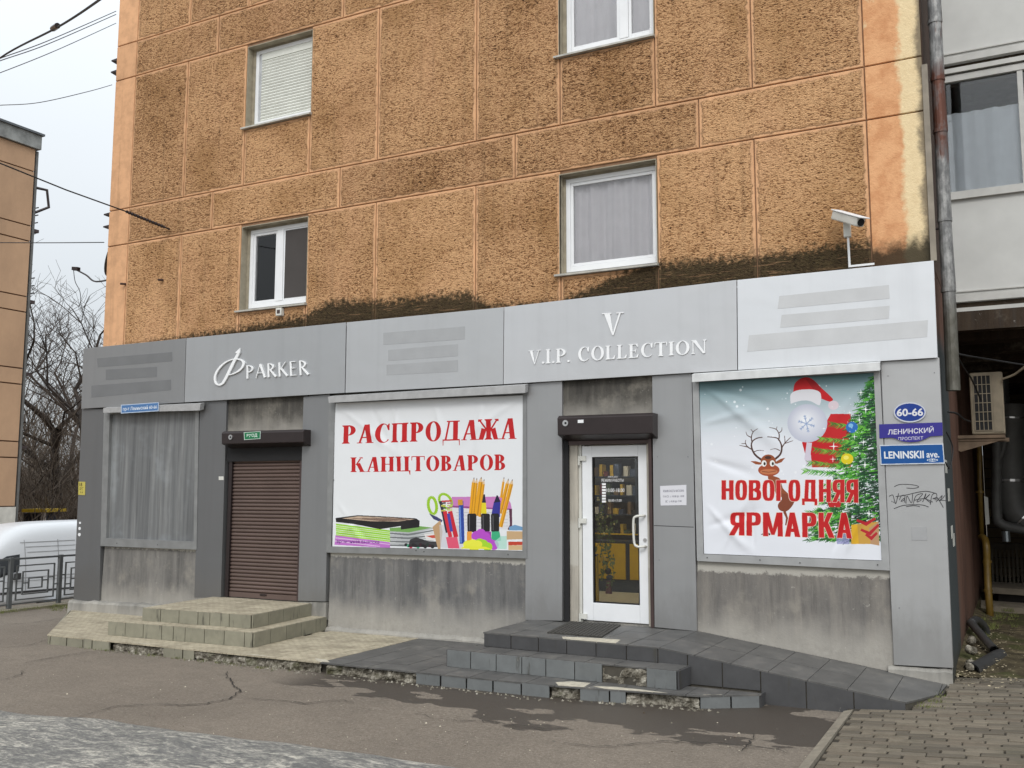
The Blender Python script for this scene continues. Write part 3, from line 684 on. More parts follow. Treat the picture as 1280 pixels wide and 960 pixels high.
MB().prism(wxz([(818,656.5),(867.5,658.5),(867.5,659.3),(818,657.3)]), -.0126, -.0118).build('seam', M_BLACK, P5)
# stained render fields
def field(q, mat, y0=.028, name='render_panel'): return MB().prism(wxz(q), y0, .07).build(name, mat, BLD)
field([(129,684),(247,686),(245,768),(123,762)], M_ST1)
field([(412,690),(659,696),(657,800),(408,790)], M_ST2)
field([(871,700),(1114,711),(1120,850),(869,795)], M_ST3)
field([(283,498),(382,494),(381,542),(283,545)], M_ST4, name='lintel_panel'); field([(703,476),(817,469),(816,522),(703,524)], M_ST4, name='lintel_panel')
# broken cement lip along the wall foot
def lip(q, y0, y1, mat, name='plinth', seed=1):
    (x0, za), (x1, zb) = q; n = int((x1-x0)/.07)+2; l = MB()
    for i in range(n):
        u = i/(n-1); x = x0+(x1-x0)*u; z = za+(zb-za)*u+.018*mnoise.noise(Vector((x*4, seed, 0)))+.012*mnoise.noise(Vector((x*14, seed, 0)))
        yo = y0+.02*mnoise.noise(Vector((x*5, seed, 4)))
        l.v += [(x, yo, -.05), (x, yo+.008, z-.03), (x, yo+.03, z), (x, y1, z+.01)]
    for i in range(n-1):
        for k in range(3): l.f.append((i*4+k, i*4+k+4, i*4+k+5, i*4+k+1))
    return l.build(name, mat, BLD, smooth=False)
lip(((-12.88, .25), (-10.0, .29)), -.10, .03, M_CEM, seed=1)
lip(((-8.05, .15), (-5.05, .17)), -.03, .03, M_CEM, seed=2)
lip(((-1.20, .225), (-.63, .24)), -.03, .08, M_CEM, seed=5)
# display windows: frames, flashings
def frame(outer, inner, nm='display_window', mat=M_FRAME, label=None, y0=-.02):
    O = wxz(outer); I = wxz(inner); f = MB()
    for k in range(4):
        a, b, c, d = O[k], O[(k+1)%4], I[(k+1)%4], I[k]; e = .0015*(k % 2)
        f.prism([a, b, c, d], y0-e, .06)
    return f.build(nm, mat, BLD, label=label)
W1 = frame([(131,513),(250,505),(247,687),(127,682.5)], [(138.5,518),(245.5,511),(243.5,677),(134,672.5)], label='dusty grey curtained display window')
MB().prism(wxz([(138.5,518),(245.5,511),(243.5,677),(134,672.5)]), .03, .036).build('pane', M_DUSTY, W1)
W2 = frame([(412.5,497),(659,484),(659.5,698),(409,690.5)], [(420,503.5),(654.5,493),(654,689),(415,683)], label='display window covered by the stationery banner')
MB().prism(wxz([(420,503.5),(654.5,493),(654,689),(415,683)]), .04, .046).build('pane', M_DUSTY, W2)
W3 = frame([(866,470),(1100,460),(1112.5,713),(872,701)], [(874,477),(1092.5,466),(1102.5,701),(880,692.5)], mat=M_FRAME_P, label='display window covered by the festive banner')
MB().prism(wxz([(874,477),(1092.5,466),(1102.5,701),(880,692.5)]), .04, .046).build('pane', M_DUSTY, W3)
M_SCREW = simple('dark_screw', (.05, .05, .05, 1), .5)
for W_, pts in ((W1, [(197,681),(146,679)]), (W2, [(520,688),(530,689.5),(635,693),(417,600)]), (W3, [(950,700),(1000,703.5),(1097,706),(884,697)])):
    for p in pts:
        a = at(*p, -.022); MB().tube([(a[0], -.018, a[2]), (a[0], -.026, a[2])], .007, 6).build('screw', M_SCREW, W_)
def flash(tl, tr, br, bl, W_):
    q = wxz([tl, tr, br, bl], -.13); m_ = MB(); (x0, z0), (x1, z1), (x2, z2), (x3, z3) = q
    m_.add([(x0,-.05,z0+.02),(x1,-.05,z1+.02),(x1,-.13,z1),(x0,-.13,z0),(x2,-.13,z2),(x3,-.13,z3),(x2,-.05,z2+.02),(x3,-.05,z3+.02),(x2,-.12,z2),(x3,-.12,z3)], [(0,3,2,1),(3,5,4,2),(5,9,8,4),(0,7,9,5,3),(1,2,4,8,6),(9,7,6,8)])
    return m_.build('flashing', M_FLASH_P if W_ is W3 else M_FLASH, W_)
flash((129,510),(250.5,504.5),(249.5,513),(129,516),W1); flash((410,496),(656.5,481),(656.5,491),(411,503.5),W2); flash((865,468),(1099.6,453),(1099.8,463),(865,477.5),W3)

# ------------------------------------------------------------------ roller shutter door (left)
RS = thing('roller_shutter', (-9.1, 0, .45), 'closed brown roller shutter door at the top of the tan tiled steps', 'roller shutter')
RS['category'] = 'roller shutter'
x0, x1, zt, zb = -9.83, -8.52, 2.42, .455
MB().box(x0-.02, .0, zt-.1, x1+.02, .2, 2.71).build('head_backing', M_BLACK, RS)
n = 37; h = (2.40-zb-.07)/n
sl = None
for k in range(n):
    z = zb+.07+k*h
    if sl is None:
        q = MB(); a, b = x0+.06, x1-.04
        prof = [(.072, 0), (.060, h*.12), (.050, h*.35), (.050, h*.65), (.060, h*.86), (.073, h*.92), (.075, h)]
        for yy, zz in prof: q.v += [(a, yy, zz), (b, yy, zz)]
        for i in range(len(prof)-1): q.f.append((2*i, 2*i+1, 2*i+3, 2*i+2))
        sl = q.build('slat', M_SHUT, None, smooth=False); sl.parent = RS; sl.location = (-RS.location.x, -RS.location.y, z-RS.location.z)
        sl0 = sl
    else:
        c = sl0.copy(); COL.objects.link(c); c.parent = RS; c.location = (-RS.location.x, 0, z-RS.location.z)
MB().box(x0+.06, .045, zb, x1-.04, .08, zb+.068).build('bottom_bar', M_SHUT, RS)
MB().box(x0, .02, zb-.005, x0+.058, .10, 2.45).build('guide_rail', M_BROWN, RS); MB().box(x1-.038, .02, zb-.005, x1, .10, 2.45).build('guide_rail', M_BROWN2, RS)
def shutter_box(q, dep, par, lockpx=None):
    (xa, za), (xb, zb_), (xc, zc), (xd, zd) = wxz(q, -dep); m_ = MB()
    m_.add([(xa,.02,za),(xb,.02,zb_),(xb,-dep*.8,zb_),(xa,-dep*.8,za),(xb,-dep,zb_-.03),(xa,-dep,za-.03),(xc,-dep,zc),(xd,-dep,zd),(xc,.02,zc-.06),(xd,.02,zd-.06)],
           [(0,3,2,1),(3,5,4,2),(5,7,6,4),(7,9,8,6),(0,9,7,5,3),(1,2,4,6,8),(0,1,8,9)])
    hb = m_.build('shutter_box', M_BROWN, par, bevel=.006)
    if lockpx:
        a = at(*lockpx, -dep); MB().tube([(a[0], -dep+.002, a[2]), (a[0], -dep-.012, a[2])], .035, 16).build('key_switch', M_STEEL, hb)
        MB().tube([(a[0]+.004, -dep-.011, a[2]), (a[0]+.004, -dep-.014, a[2])], .014, 10).build('keyhole', M_BLACK, hb)
    return hb
shutter_box([(277,539),(379,536.5),(379,552.5),(277,555)], .17, RS, (288.5,546.5))
a = at(326, 744, .0); MB().box(a[0]-.05, .035, a[2]-.012, a[0]+.06, .046, a[2]+.012).build('handle', M_BROWN, RS)

# ------------------------------------------------------------------ shop entrance
EN = thing('shop_door', (-4.1, 0, .43), 'white framed glass shop door under a rolled up brown shutter', 'door')
shutter_box([(696.5,519.5),(815.5,515.5),(815.5,541.5),(697,544)], .19, EN, (707,529))
a = at(726, 527, -.19); MB().box(a[0]-.035, -.196, a[2]-.015, a[0]+.035, -.191, a[2]+.02).build('torn_sticker', M_WHITE, EN)
MB().box(-4.655, .0, 2.60, -3.56, .2, 2.745).build('head_backing', M_BLACK, EN)
MB().box(-4.60, .03, 2.44, -3.60, .19, 2.62).build('head_panel', M_BROWN2, EN)
MB().box(-4.658, .02, .435, -4.60, .20, 2.60).build('guide_rail', M_BLACK, EN); MB().box(-3.615, -.005, .435, -3.578, .10, 2.60).build('guide_rail', M_BROWN2, EN)
M_FOAM = stained('crumbling_foam_jamb', 21.0, (132,128,120), (205,198,184), .0)
MB().box(-4.60, .06, .435, -4.50, .19, 2.44).build('foam_joint', M_FOAM, EN); MB().box(-3.66, .06, .435, -3.616, .19, 2.44).build('foam_joint', M_FOAM, EN)
MB().box(-4.50, .09, .435, -4.465, .19, 2.44).build('jamb', M_WHITE_DIRTY, EN)
DX0, DX1, DZ0, DZ1, DY = -4.455, -3.665, .455, 2.43, .085
lf = MB(); fw_ = .125; lf.box(DX0, DY, DZ0, DX0+fw_, DY+.06, DZ1).box(DX1-fw_*.85, DY, DZ0, DX1, DY+.06, DZ1).box(DX0+fw_, DY+.001, DZ1-fw_*1.05, DX1-fw_*.85, DY+.059, DZ1).box(DX0+fw_, DY+.001, DZ0, DX1-fw_*.85, DY+.059, DZ0+.20)
lf.build('door_frame', M_WHITE, EN, bevel=.006)
gx0, gx1, gz0, gz1 = DX0+fw_, DX1-fw_*.85, DZ0+.20, DZ1-fw_*1.05
bd = MB(); t = .012; bd.box(gx0, DY+.005, gz0, gx0+t, DY+.05, gz1).box(gx1-t, DY+.005, gz0, gx1, DY+.05, gz1).box(gx0+t, DY+.005, gz0, gx1-t, DY+.05, gz0+t).box(gx0+t, DY+.005, gz1-t, gx1-t, DY+.05, gz1); bd.build('glazing_bead', M_BLACK, EN)
dp = MB().box(gx0+t, DY+.028, gz0+t, gx1-t, DY+.034, gz1-t).build('pane', M_GLASS, EN)
for px_, py_ in ((726.5,573),(727,651),(727,770)):
    a = at(px_, py_, DY); hg = MB(); hg.box(DX0-.03, DY-.022, a[2]-.028, DX0+.055, DY-.002, a[2]+.028); hg.tube([(DX0-.03, DY-.018, a[2]-.08), (DX0-.03, DY-.018, a[2]+.03)], .013, 8); hg.build('hinge', M_WHITE_DIRTY, EN)
H_ = lambda x, y: (lambda q: (q[0], q[2]))(at(x, y, DY-.06))
(hx, hz1), (_, hz0) = H_(793, 648), H_(793, 683)
MB().tube(spline([(hx+.10, DY, hz1+.03), (hx+.09, DY-.05, hz1+.03), (hx+.02, DY-.065, hz1+.02), (hx-.01, DY-.065, hz1-.03), (hx-.005, DY-.065, hz0+.05), (hx+.03, DY-.065, hz0), (hx+.10, DY-.05, hz0), (hx+.11, DY, hz0)], 5), .014, 8).build('handle', M_WHITE_DIRTY, EN, smooth=True)
MB().tube([(hx+.10, DY+.001, hz0+.07), (hx+.10, DY-.008, hz0+.07)], .022, 12).build('lock', M_STEEL, EN)
MB().box(-4.44, .025, 2.50, -4.40, .03, 2.54).build('sensor', M_STEEL, EN); MB().box(-4.28, .022, 2.51, -4.17, .03, 2.54).build('plate', M_WHITE_DIRTY, EN)
MB().box(-4.66, .10, .36, -3.56, .30, .445).build('threshold', M_CEM, EN)
# print on the door glass
def decal(name, body_fn, mat, par): return body_fn.build(name, mat, par)
M_DEC = simple('white_vinyl', S(235,235,235), .5, var=.02)
def text_mesh(body, q, y, mat, par, name='lettering', bold=0.0, depth=.0008):
    v, tr = text_tris(body, bold); m_ = MB(); Q = wxz(q, y)
    vv = [bil(Q, *p) for p in v]; m_.v = [(x, y-depth, z) for x, z in vv]; m_.f = [tuple(t) for t in tr]
    return m_.build(name, mat, par)
dy_ = DY+.0275
text_mesh('РЕЖИМ РАБОТЫ', [(752,598.5),(779.5,598.5),(779.5,602),(752,602.5)], dy_, M_DEC, dp)
text_mesh('10.00-18.00', [(758,610.5),(780.5,610.5),(780.5,615),(758,615)], dy_, M_DEC, dp)
text_mesh('10.00-17.00', [(760.5,624),(777,624),(777,627),(760.5,627)], dy_, M_DEC, dp)
text_mesh('МАГАЗИН', [(760,595),(772,595),(772,597),(760,597)], dy_, M_DEC, dp)
for k in range(7):
    y_ = 604+k*3.6; MB().prism(wxz([(752.5,y_),(757.3,y_),(757.3,y_+2.5),(752.5,y_+2.5)], dy_), dy_-.001, dy_-.0002).build('day_mark', M_DEC, dp)

# ------------------------------------------------------------------ raised lettering
def letters(root, per, q, y, depth, mat, name='letter'):
    Q = wxz(q, y)
    for gl in per:
        m_ = MB()
        for i, p in enumerate(gl): m_.prism([bil(Q, u, v) for u, v in p], y-depth-.0004*i, y-.006)
        m_.build(name, mat, root)
sg = thing('shop_sign', (-5.6, -.05, 3.3), 'raised white serif letters in two lines on fascia above the glass door', 'shop sign')
letters(sg, serif_line('V.I.P. COLLECTION', .17, .06, h=.045), [(661,438.5),(884,424.5),(884,441.5),(661,456)], -.052, .014, M_LETTER)
letters(sg, serif_line('V', .20, .05), [(753,392),(780,390.5),(780,418.5),(753,419.5)], -.052, .014, M_LETTER)
def stroke_letter(ch):
    k, t = .12, .045; P = []
    def L(pts, ws): P.append(ribbon(pts, ws))
    def arc(cx, cy, rx, ry, a0, a1, wa, wb, n=12):
        ps = [(cx+rx*math.cos(math.radians(a0+(a1-a0)*i/n)), cy+ry*math.sin(math.radians(a0+(a1-a0)*i/n))) for i in range(n+1)]
        L(ps, [wa+(wb-wa)*math.sin(math.pi*i/n) for i in range(n+1)])
    if ch == 'P': L([(.1,0),(.1,1)], [k,k]); arc(.1,.72,.42,.25,-90,90,t,k); return P, .66
    if ch == 'A': L([(0,0),(.36,1)], [t,t]); L([(.34,1),(.72,0)], [k*1.1,k]); L([(.15,.35),(.56,.35)], [t,t]); return P, .78
    if ch == 'R': L([(.1,0),(.1,1)], [k,k]); arc(.1,.74,.38,.23,-90,90,t,k); L([(.26,.5),(.68,0)], [k,k]); return P, .74
    if ch == 'K': L([(.1,0),(.1,1)], [k,k]); L([(.16,.48),(.60,1)], [t,t]); L([(.24,.56),(.70,0)], [k,k]); return P, .76
    if ch == 'E': L([(.1,0),(.1,1)], [k,k]); L([(.1,.03),(.5,.03)], [t,t]); L([(.1,.97),(.48,.97)], [t,t]); L([(.1,.52),(.42,.52)], [t,t]); return P, .6
x = 0; per = []
for ch in 'PARKER':
    g_, a_ = stroke_letter(ch); per.append([[(p[0]+x, p[1]) for p in q] for q in g_]); x += a_+.14
per = [[[(u/(x-.14), v) for u, v in q] for q in g_] for g_ in per]
sg2 = thing('shop_sign', (-9.3, -.05, 3.4), 'raised white slim letters with looping arrow emblem on fascia above the closed brown shutter', 'shop sign')
letters(sg2, per, [(309,457),(386.5,450),(387.5,468.5),(309,473.5)], -.052, .025, M_LETTER)
Z2 = lambda x, y: (220+x/6.4, 400+y/6.4)
em = MB()
for i, (pts, ws) in enumerate([([(512,262),(480,320),(440,400),(405,470),(380,508),(352,522)], [3.2,3.4,3.2,3,2.4,1.4]), ([(352,523),(330,510),(320,480),(325,440),(345,400),(380,360),(420,332),(465,316),(510,315),(540,328),(549,352),(535,385),(500,415),(460,434),(432,442)], [1.6,2,2.4,2.4,2.2,1.8,1.4,1.4,1.8,2.4,2.6,2.2,1.6,1.1,.6])]):
    p2 = [Z2(*p) for p in pts]; sp_ = spline(p2, 5); wss = [ws[min(int(j/5), len(ws)-1)] for j in range(len(sp_))]
    R_ = ribbon(sp_, wss); n = len(sp_); Q = wxz(R_, -.052)
    for j in range(n-1): em.prism([Q[j], Q[j+1], Q[2*n-2-j], Q[2*n-1-j]], -.078-.001*i, -.058)
em.prism(wxz([Z2(522,226), Z2(521,262), Z2(512,275), Z2(496,268), Z2(484,262)], -.052), -.080, -.058)
em.build('emblem', M_LETTER, sg2)

# ------------------------------------------------------------------ flat print: signs and notices
def flat_sign(name, q, y, mat_or_cv, label, cat, d=.012, group=None, par=None, gloss=.35, gain=1.0):
    """q photo corners; builds a thin plate with the canvas mapped on the front"""
    pass
def plate_with_canvas(name, cv, y, d, outline, label, cat, rough=.35, gain=1.0, edge=None):
    pts = outline; m_ = MB(); n = len(pts); m_.prism(pts, y-d, y)
    o = m_.build(name, print_mat(name+'_print', cv, rough, gain), label=label, cat=cat, org=(sum(p[0] for p in pts)/n, y, min(p[1] for p in pts)))
    uvmap(o, cv); return o
def uvmap(o, cv):
    me = o.data; uv = me.uv_layers.new(name='print'); off = root_off(o.parent)+o.location
    for l in me.loops:
        c = me.vertices[l.vertex_index].co; uv.data[l.index].uv = ((c.x+off.x-cv.X0)/(cv.X1-cv.X0), (c.z+off.z-cv.Z0)/(cv.Z1-cv.Z0))
def build_at(m_, name, mat, org, **k):
    return m_.build(name, mat, org=org, **k)
def sign(name, quad, y, d, label, cat, draw, ppm=700, bg=(20,40,120), outline=None, rough=.4, gain=.78):
    pts = wxz(outline or quad, y); X = [p[0] for p in pts]; Z = [p[1] for p in pts]
    cv = Canvas(min(X)-.01, max(X)+.01, min(Z)-.01, max(Z)+.01, ppm, bg, y); draw(cv)
    m_ = MB(); m_.prism(pts, y-d, y); o = build_at(m_, name, print_mat(name+'_print', cv, rough, gain), (sum(X)/len(X), y, min(Z)), label=label, cat=cat); uvmap(o, cv); return o
ell = lambda cx, cy, rx, ry, n=36: [(cx+rx*math.cos(2*math.pi*i/n), cy+ry*math.sin(2*math.pi*i/n)) for i in range(n)]
def d1(cv):
    cv.ell(1137.3, 515.5, 19.4, 12.0, (225,228,235)); cv.ell(1137.3, 515.5, 18.5, 11.1, (24,62,150)); draw_text(cv, '60-66', [(1121,511),(1154,510.2),(1154,520),(1121,520.6)], (240,240,244), .03)
sign('house_number_sign', None, -.018, .012, 'oval blue house number plate reading 60-66', 'sign', d1, outline=ell(1137.3,515.5,20.2,12.8), bg=(200,205,215))
bump_ = [(1099,530.5),(1178,528),(1178.5,544.5),(1163,545.5),(1156,549),(1148,552),(1137,552.8),(1127,551.5),(1119,548),(1113,547),(1099.5,548)]
def d2(cv):
    cv.px(bump_, (58,52,150)); draw_text(cv, 'ЛЕНИНСКИЙ', [(1110,535.5),(1167,532.5),(1167,541),(1110,543.5)], (238,236,244), .02); draw_text(cv, 'ПРОСПЕКТ', [(1123,546.5),(1154,545.3),(1154,549.6),(1123,550.6)], (225,222,236), .01)
sign('street_sign', None, -.020, .010, 'violet street plate reading ЛЕНИНСКИЙ ПРОСПЕКТ with curved lower edge', 'sign', d2, outline=bump_)
q3 = [(1099.5,556.5),(1179,554.6),(1181,579.5),(1101,581.2)]
def d3(cv):
    cv.px(q3, (226,232,240)); cv.px([(1100.7,557.7),(1177.9,555.8),(1179.8,578.3),(1102.1,580)], (10,86,160)); draw_text(cv, 'LENINSKII', [(1105,564.5),(1154.5,563.3),(1155,573),(1105.5,573.5)], (242,244,248), .03)
    draw_text(cv, 'ave.', [(1158,566.5),(1174,566.3),(1174.2,572),(1158.2,572.2)], (242,244,248), .02); cv.ell(1165.5,575.2,7,1.9,(226,232,240)); draw_text(cv, '60-66', [(1160,573.8),(1171,573.7),(1171,576.5),(1160,576.6)], (10,86,160), .02)
sign('street_sign', None, -.022, .012, 'blue street plate with white border reading LENINSKII ave.', 'sign', d3, outline=q3)
q4 = [(151.5,506),(199,502.8),(198.5,514),(151.5,517)]
def d4(cv):
    cv.px(q4, (196,212,232)); cv.px([(152.5,507),(198,503.8),(197.6,513),(152.5,516)], (84,128,182)); draw_text(cv, 'пр-т Ленинский 60-66', [(154,509),(196.5,506.2),(196.3,511.8),(154,514.6)], (226,234,244), .02)
sign('street_sign', None, -.135, .006, 'small faded blue plate reading пр-т Ленинский 60-66 on flashing', 'sign', d4, outline=q4)
q5 = [(305,540.3),(326,539),(325.6,548.6),(305.4,550)]
def d5(cv):
    cv.px(q5, (210,228,216)); cv.px([(305.8,541),(325.3,539.8),(325,548),(306.2,549.3)], (24,122,78)); draw_text(cv, 'ВХОД', [(308.5,542.6),(321.8,541.8),(321.8,546.6),(308.7,547.4)], (226,240,232), .03)
sign('entrance_sign', None, -.171, .004, 'small green sign reading ВХОД stuck on the brown shutter box', 'sign', d5, outline=q5, ppm=900)
q6 = [(825,607.5),(858,606),(858.3,631.5),(825.8,632)]
def d6(cv):
    cv.px(q6, (226,226,232)); R_ = (60,60,80)
    draw_text(cv, 'РЕЖИМ РАБОТЫ МАГАЗИНА', [(829,612.5),(855,611.8),(855,614.8),(829,615.4)], R_); draw_text(cv, 'ПН-СБ  с 10.00 до 18.00', [(829,619.5),(855,618.8),(855,621.8),(829,622.4)], R_); draw_text(cv, 'ВС  с 10.00 до 17.00', [(832,625.6),(852,625.1),(852,628),(832,628.6)], R_)
sign('paper_notice', None, -.013, .002, 'white printed opening hours paper on pilaster right of the open door', 'notice', d6, outline=q6, rough=.7, gain=.85)
q7 = [(98.4,602),(106.8,602.3),(106.4,619),(98,618.5)]
def d7(cv):
    cv.px(q7, (206,192,96)); draw_text(cv, '18', [(99.6,603.5),(103,603.6),(103,608),(99.6,607.9)], (60,50,20), .02); draw_text(cv, 'РГ', [(100,609),(104.6,609.2),(104.5,613),(100,612.8)], (60,50,20)); draw_text(cv, '0.4', [(100.5,614.3),(104,614.4),(104,616.8),(100.5,616.6)], (60,50,20))
sign('utility_plate', None, -.014, .004, 'small yellow utility marker plate on the leftmost grey pilaster', 'sign', d7, outline=q7, ppm=900)
for cx, cy, r_ in ((100,653.6,1.5),(99.5,660.6,2),(99.2,668.3,2.2)):
    MB().prism(wxz(ell(cx, cy, r_*.75, r_, 10), -.014), -.016, -.0125).build('round_sticker', M_WHITE, P1)
a = wxz([(273.5,595.5),(279.5,595.5),(279.5,600),(273.5,600)], -.012); MB().prism(a, -.014, -.0125).build('paper_scrap', M_WHITE_DIRTY, BLD)
MB().prism(wxz([(1139,659),(1158,658.5),(1159,675.5),(1139.6,675.5)], -.012), -.0145, -.0125).build('cover_patch', M_PATCH2 if False else simple('dull_patch', (.33,.335,.34,1), .7), P6)
# graffiti tag (painted strokes)
M_INK = simple('black_marker', (.03, .03, .035, 1), .6)
Zg = lambda x, y: (1080+x/4.8, 500+y/4.8)
gf = MB()
GR = [[(182,520),(210,508),(260,506),(310,512),(328,522),(300,530),(255,528)], [(150,578),(172,570),(182,600),(190,622),(200,590),(208,560)], [(212,600),(225,575),(245,572),(240,600),(222,608),(240,590),(246,616)],
      [(252,622),(258,575),(285,618),(292,560)], [(296,622),(312,575),(352,562),(330,590),(318,612),(345,600)], [(352,612),(372,560),(366,592),(395,566),(372,592),(402,618)], [(398,628),(408,572),(432,560),(436,582),(412,592),(446,588)],
      [(432,612),(470,572),(456,606),(486,572)], [(438,584),(462,620),(476,646)], [(424,598),(498,604)], [(180,652),(230,634),(290,628),(350,630),(388,642)], [(252,640),(300,634),(336,640)], [(166,606),(170,612)], [(176,610),(180,616)], [(300,602),(360,592),(412,612)], [(190,580),(260,568),(330,552),(380,548),(430,560)]]
for gi, st in enumerate(GR):
    pts = spline([Zg(*p) for p in st], 5) if len(st) > 2 else [Zg(*p) for p in st]
    R_ = wxz(ribbon(pts, [.85]*len(pts)), -.0125); n = len(pts)
    for j in range(n-1): gf.add([(x, -.0135-.00008*gi, z) for x, z in (R_[j], R_[j+1], R_[2*n-2-j], R_[2*n-1-j])], [(0, 1, 2, 3)])
gf.build('graffiti_tag', M_INK, P6)

# ------------------------------------------------------------------ banners
def banner(name, quad, cv, label, seed, folds, y=-.012, amp=.012):
    Q = wxz(quad, y); m_ = MB(); nx, nz = 110, 80
    for j in range(nz+1):
        for i in range(nx+1):
            u, v = i/nx, j/nz; x, z = bil(Q, u, v)
            d = 0
            for (fu, fv, ang, wd, ln, a_) in folds:
                dx, dz = (u-fu)*2.4, (v-fv)*1.6; c, s_ = math.cos(ang), math.sin(ang); t = dx*c+dz*s_; p = -dx*s_+dz*c
                if 0 < t < ln: d += a_*math.exp(-(p/(wd*(.3+t)))**2)*math.sin(math.pi*t/ln)**.6*(1 if t > 0 else 0)
            d += .25*mnoise.noise(Vector((x*2.2, z*2.2, seed)))+.12*mnoise.noise(Vector((x*6, z*7, seed)))
            edge = min(1, min(u, 1-u, v, 1-v)*14); m_.v.append((x, y-amp*d*edge, z))
    for j in range(nz):
        for i in range(nx): a = j*(nx+1)+i; m_.f.append((a, a+1, a+nx+2, a+nx+1))
    X = [p[0] for p in Q]; Z = [p[1] for p in Q]
    o = build_at(m_, name, print_mat(name+'_print', cv, .65, .88), (sum(X)/4, y, min(Z)), label=label, cat='banner', smooth=True); uvmap(o, cv); return o
def cv_for(quad, y, ppm, bg):
    Q = wxz(quad, y); X = [p[0] for p in Q]; Z = [p[1] for p in Q]; return Canvas(min(X), max(X), min(Z), max(Z), ppm, bg, y)
B1 = [(419,504),(654.3,494),(653.5,688.5),(415.5,683)]; B2 = [(874,477.5),(1092.2,466),(1102,700.5),(880.2,692)]
c1 = cv_for(B1, -.012, 420, (236,239,242))
RED = (196,26,32)
for gl in serif_line('РАСПРОДАЖА', .24, .03): draw_glyphs(c1, gl, [(428,532),(646,522.5),(646,548.5),(427.5,554.8)], RED)
for gl in serif_line('КАНЦТОВАРОВ', .23, .03): draw_glyphs(c1, gl, [(438,571.8),(632.5,568),(632.5,587.6),(438,590.2)], RED)
Zb = lambda x, y: (480+x/7.11, 580+y/7.11); Zc = lambda x, y: (380+x/4, 460+y/4)
def fa(cv, Z_, pts, c, al=1): cv.px([Z_(*p) for p in pts], c, al)
# notebooks at the left
for k in range(6): fa(c1, Zc, [(160,778+k*10.5),(430,812+k*10),(430,820+k*10),(160,786+k*10.5)], (150,214,40) if k % 2 == 0 else (176,226,90))
fa(c1, Zc, [(158,836),(430,872),(430,900),(152,884)], (196,120,206)); fa(c1, Zc, [(158,846),(430,880),(430,884),(158,852)], (226,190,232)); fa(c1, Zc, [(156,862),(380,890),(380,894),(156,868)], (226,190,232))
for k in range(8): fa(c1, Zc, [(430,812+k*10),(520,820+k*9),(640,798+k*12),(655,802+k*12),(525,830+k*9),(430,820+k*10)], (120,124,128) if k % 2 else (186,190,192))
fa(c1, Zc, [(428,800),(575,790),(640,798),(525,822),(430,816)], (120,170,90))
fa(c1, Zc, [(158,750),(270,736),(400,742),(560,752),(578,764),(576,796),(484,808),(484,790),(380,806),(300,790),(250,780),(160,770)], (30,28,30)); fa(c1, Zc, [(190,752),(270,741),(400,746),(556,756),(470,768),(330,766)], (196,172,150))
for k in range(5): fa(c1, Zc, [(230+k*50,752-k),(250+k*50,750-k),(420+k*28,764-k),(400+k*28,766-k)], (120,96,84))
for k in range(12): c1.ell(*Zc(510+k*12, 884+(k%3)*5), 2.2, 2.0, [(40,40,46),(60,160,120),(200,60,90),(30,30,30)][k % 4])
fa(c1, Zc, [(530,858),(560,846),(620,866),(674,868),(674,896),(520,896)], (32,30,34), .85)
fa(c1, Zc, [(600,830),(675,822),(675,862),(612,862)], (232,230,228)); fa(c1, Zc, [(610,840),(675,832),(675,852),(640,850)], (206,80,60))
# book with pink spine
fa(c1, Zb, [(600,296),(1100,292),(1140,400),(1138,560),(1118,588),(1060,580),(620,600)], (226,226,230)); fa(c1, Zb, [(600,292),(1090,290),(1125,350),(1134,406),(900,400),(740,396),(600,386)], (206,130,196)); fa(c1, Zb, [(600,370),(1134,398),(1134,408),(600,386)], (150,70,140))
fa(c1, Zb, [(1110,400),(1136,400),(1138,560),(1112,588),(1098,580),(1118,540)], (92,46,70))
for k in range(5): fa(c1, Zb, [(640,430+k*30),(1100,430+k*30),(1100,433+k*30),(640,433+k*30)], (180,176,186))
fa(c1, Zb, [(1110,560),(1160,540),(1232,560),(1232,590),(1110,590)], (116,160,200)); fa(c1, Zb, [(1090,596),(1232,600),(1232,668),(1090,672)], (206,172,130)); fa(c1, Zb, [(1104,690),(1232,690),(1232,720),(1104,722)], (200,70,50)); fa(c1, Zb, [(1104,722),(1232,722),(1232,765),(1104,765)], (216,186,140))
# scissors
def ringp(cx, cy, rx, ry, wd, c, rot):
    pts = [(cx+rx*math.cos(t)*math.cos(rot)-ry*math.sin(t)*math.sin(rot), cy+rx*math.cos(t)*math.sin(rot)+ry*math.sin(t)*math.cos(rot)) for t in [2*math.pi*i/24 for i in range(25)]]
    for a, b in zip(pts, pts[1:]): c1.line([Zb(*a), Zb(*b)], wd, c)
ringp(430, 370, 36, 76, 3.6, (156,204,40), -.15); ringp(545, 330, 48, 70, 3.2, (156,204,40), -.6)
fa(c1, Zb, [(400,440),(470,470),(520,500),(510,520),(440,490)], (60,64,110))
def bar(a, b, wd, c): c1.line([Zb(*a), Zb(*b)], wd/7.11, c)
fa(c1, Zb, [(430,560),(500,500),(520,600),(500,760),(480,760)], (196,160,120))
fa(c1, Zb, [(492,540),(700,560),(700,760),(500,742)], (206,206,216), .7)
bar((500,330),(560,610),24,(40,40,60)); bar((540,420),(590,650),34,(214,44,60)); bar((585,420),(640,650),40,(206,36,52)); bar((570,440),(600,600),26,(70,70,170))
for k in range(4): bar((505,350+k*22),(548,346+k*22),14,(196,190,90) if k % 2 else (60,60,70)); bar((560,350+k*20),(606,348+k*20),12,(206,206,120) if k % 2 else (180,120,140))
bar((512,332),(600,328),14,(206,50,50))
bar((682,330),(694,708),44,(40,70,160)); bar((672,380),(684,700),12,(110,150,220)); bar((676,316),(678,366),44,(214,150,50))
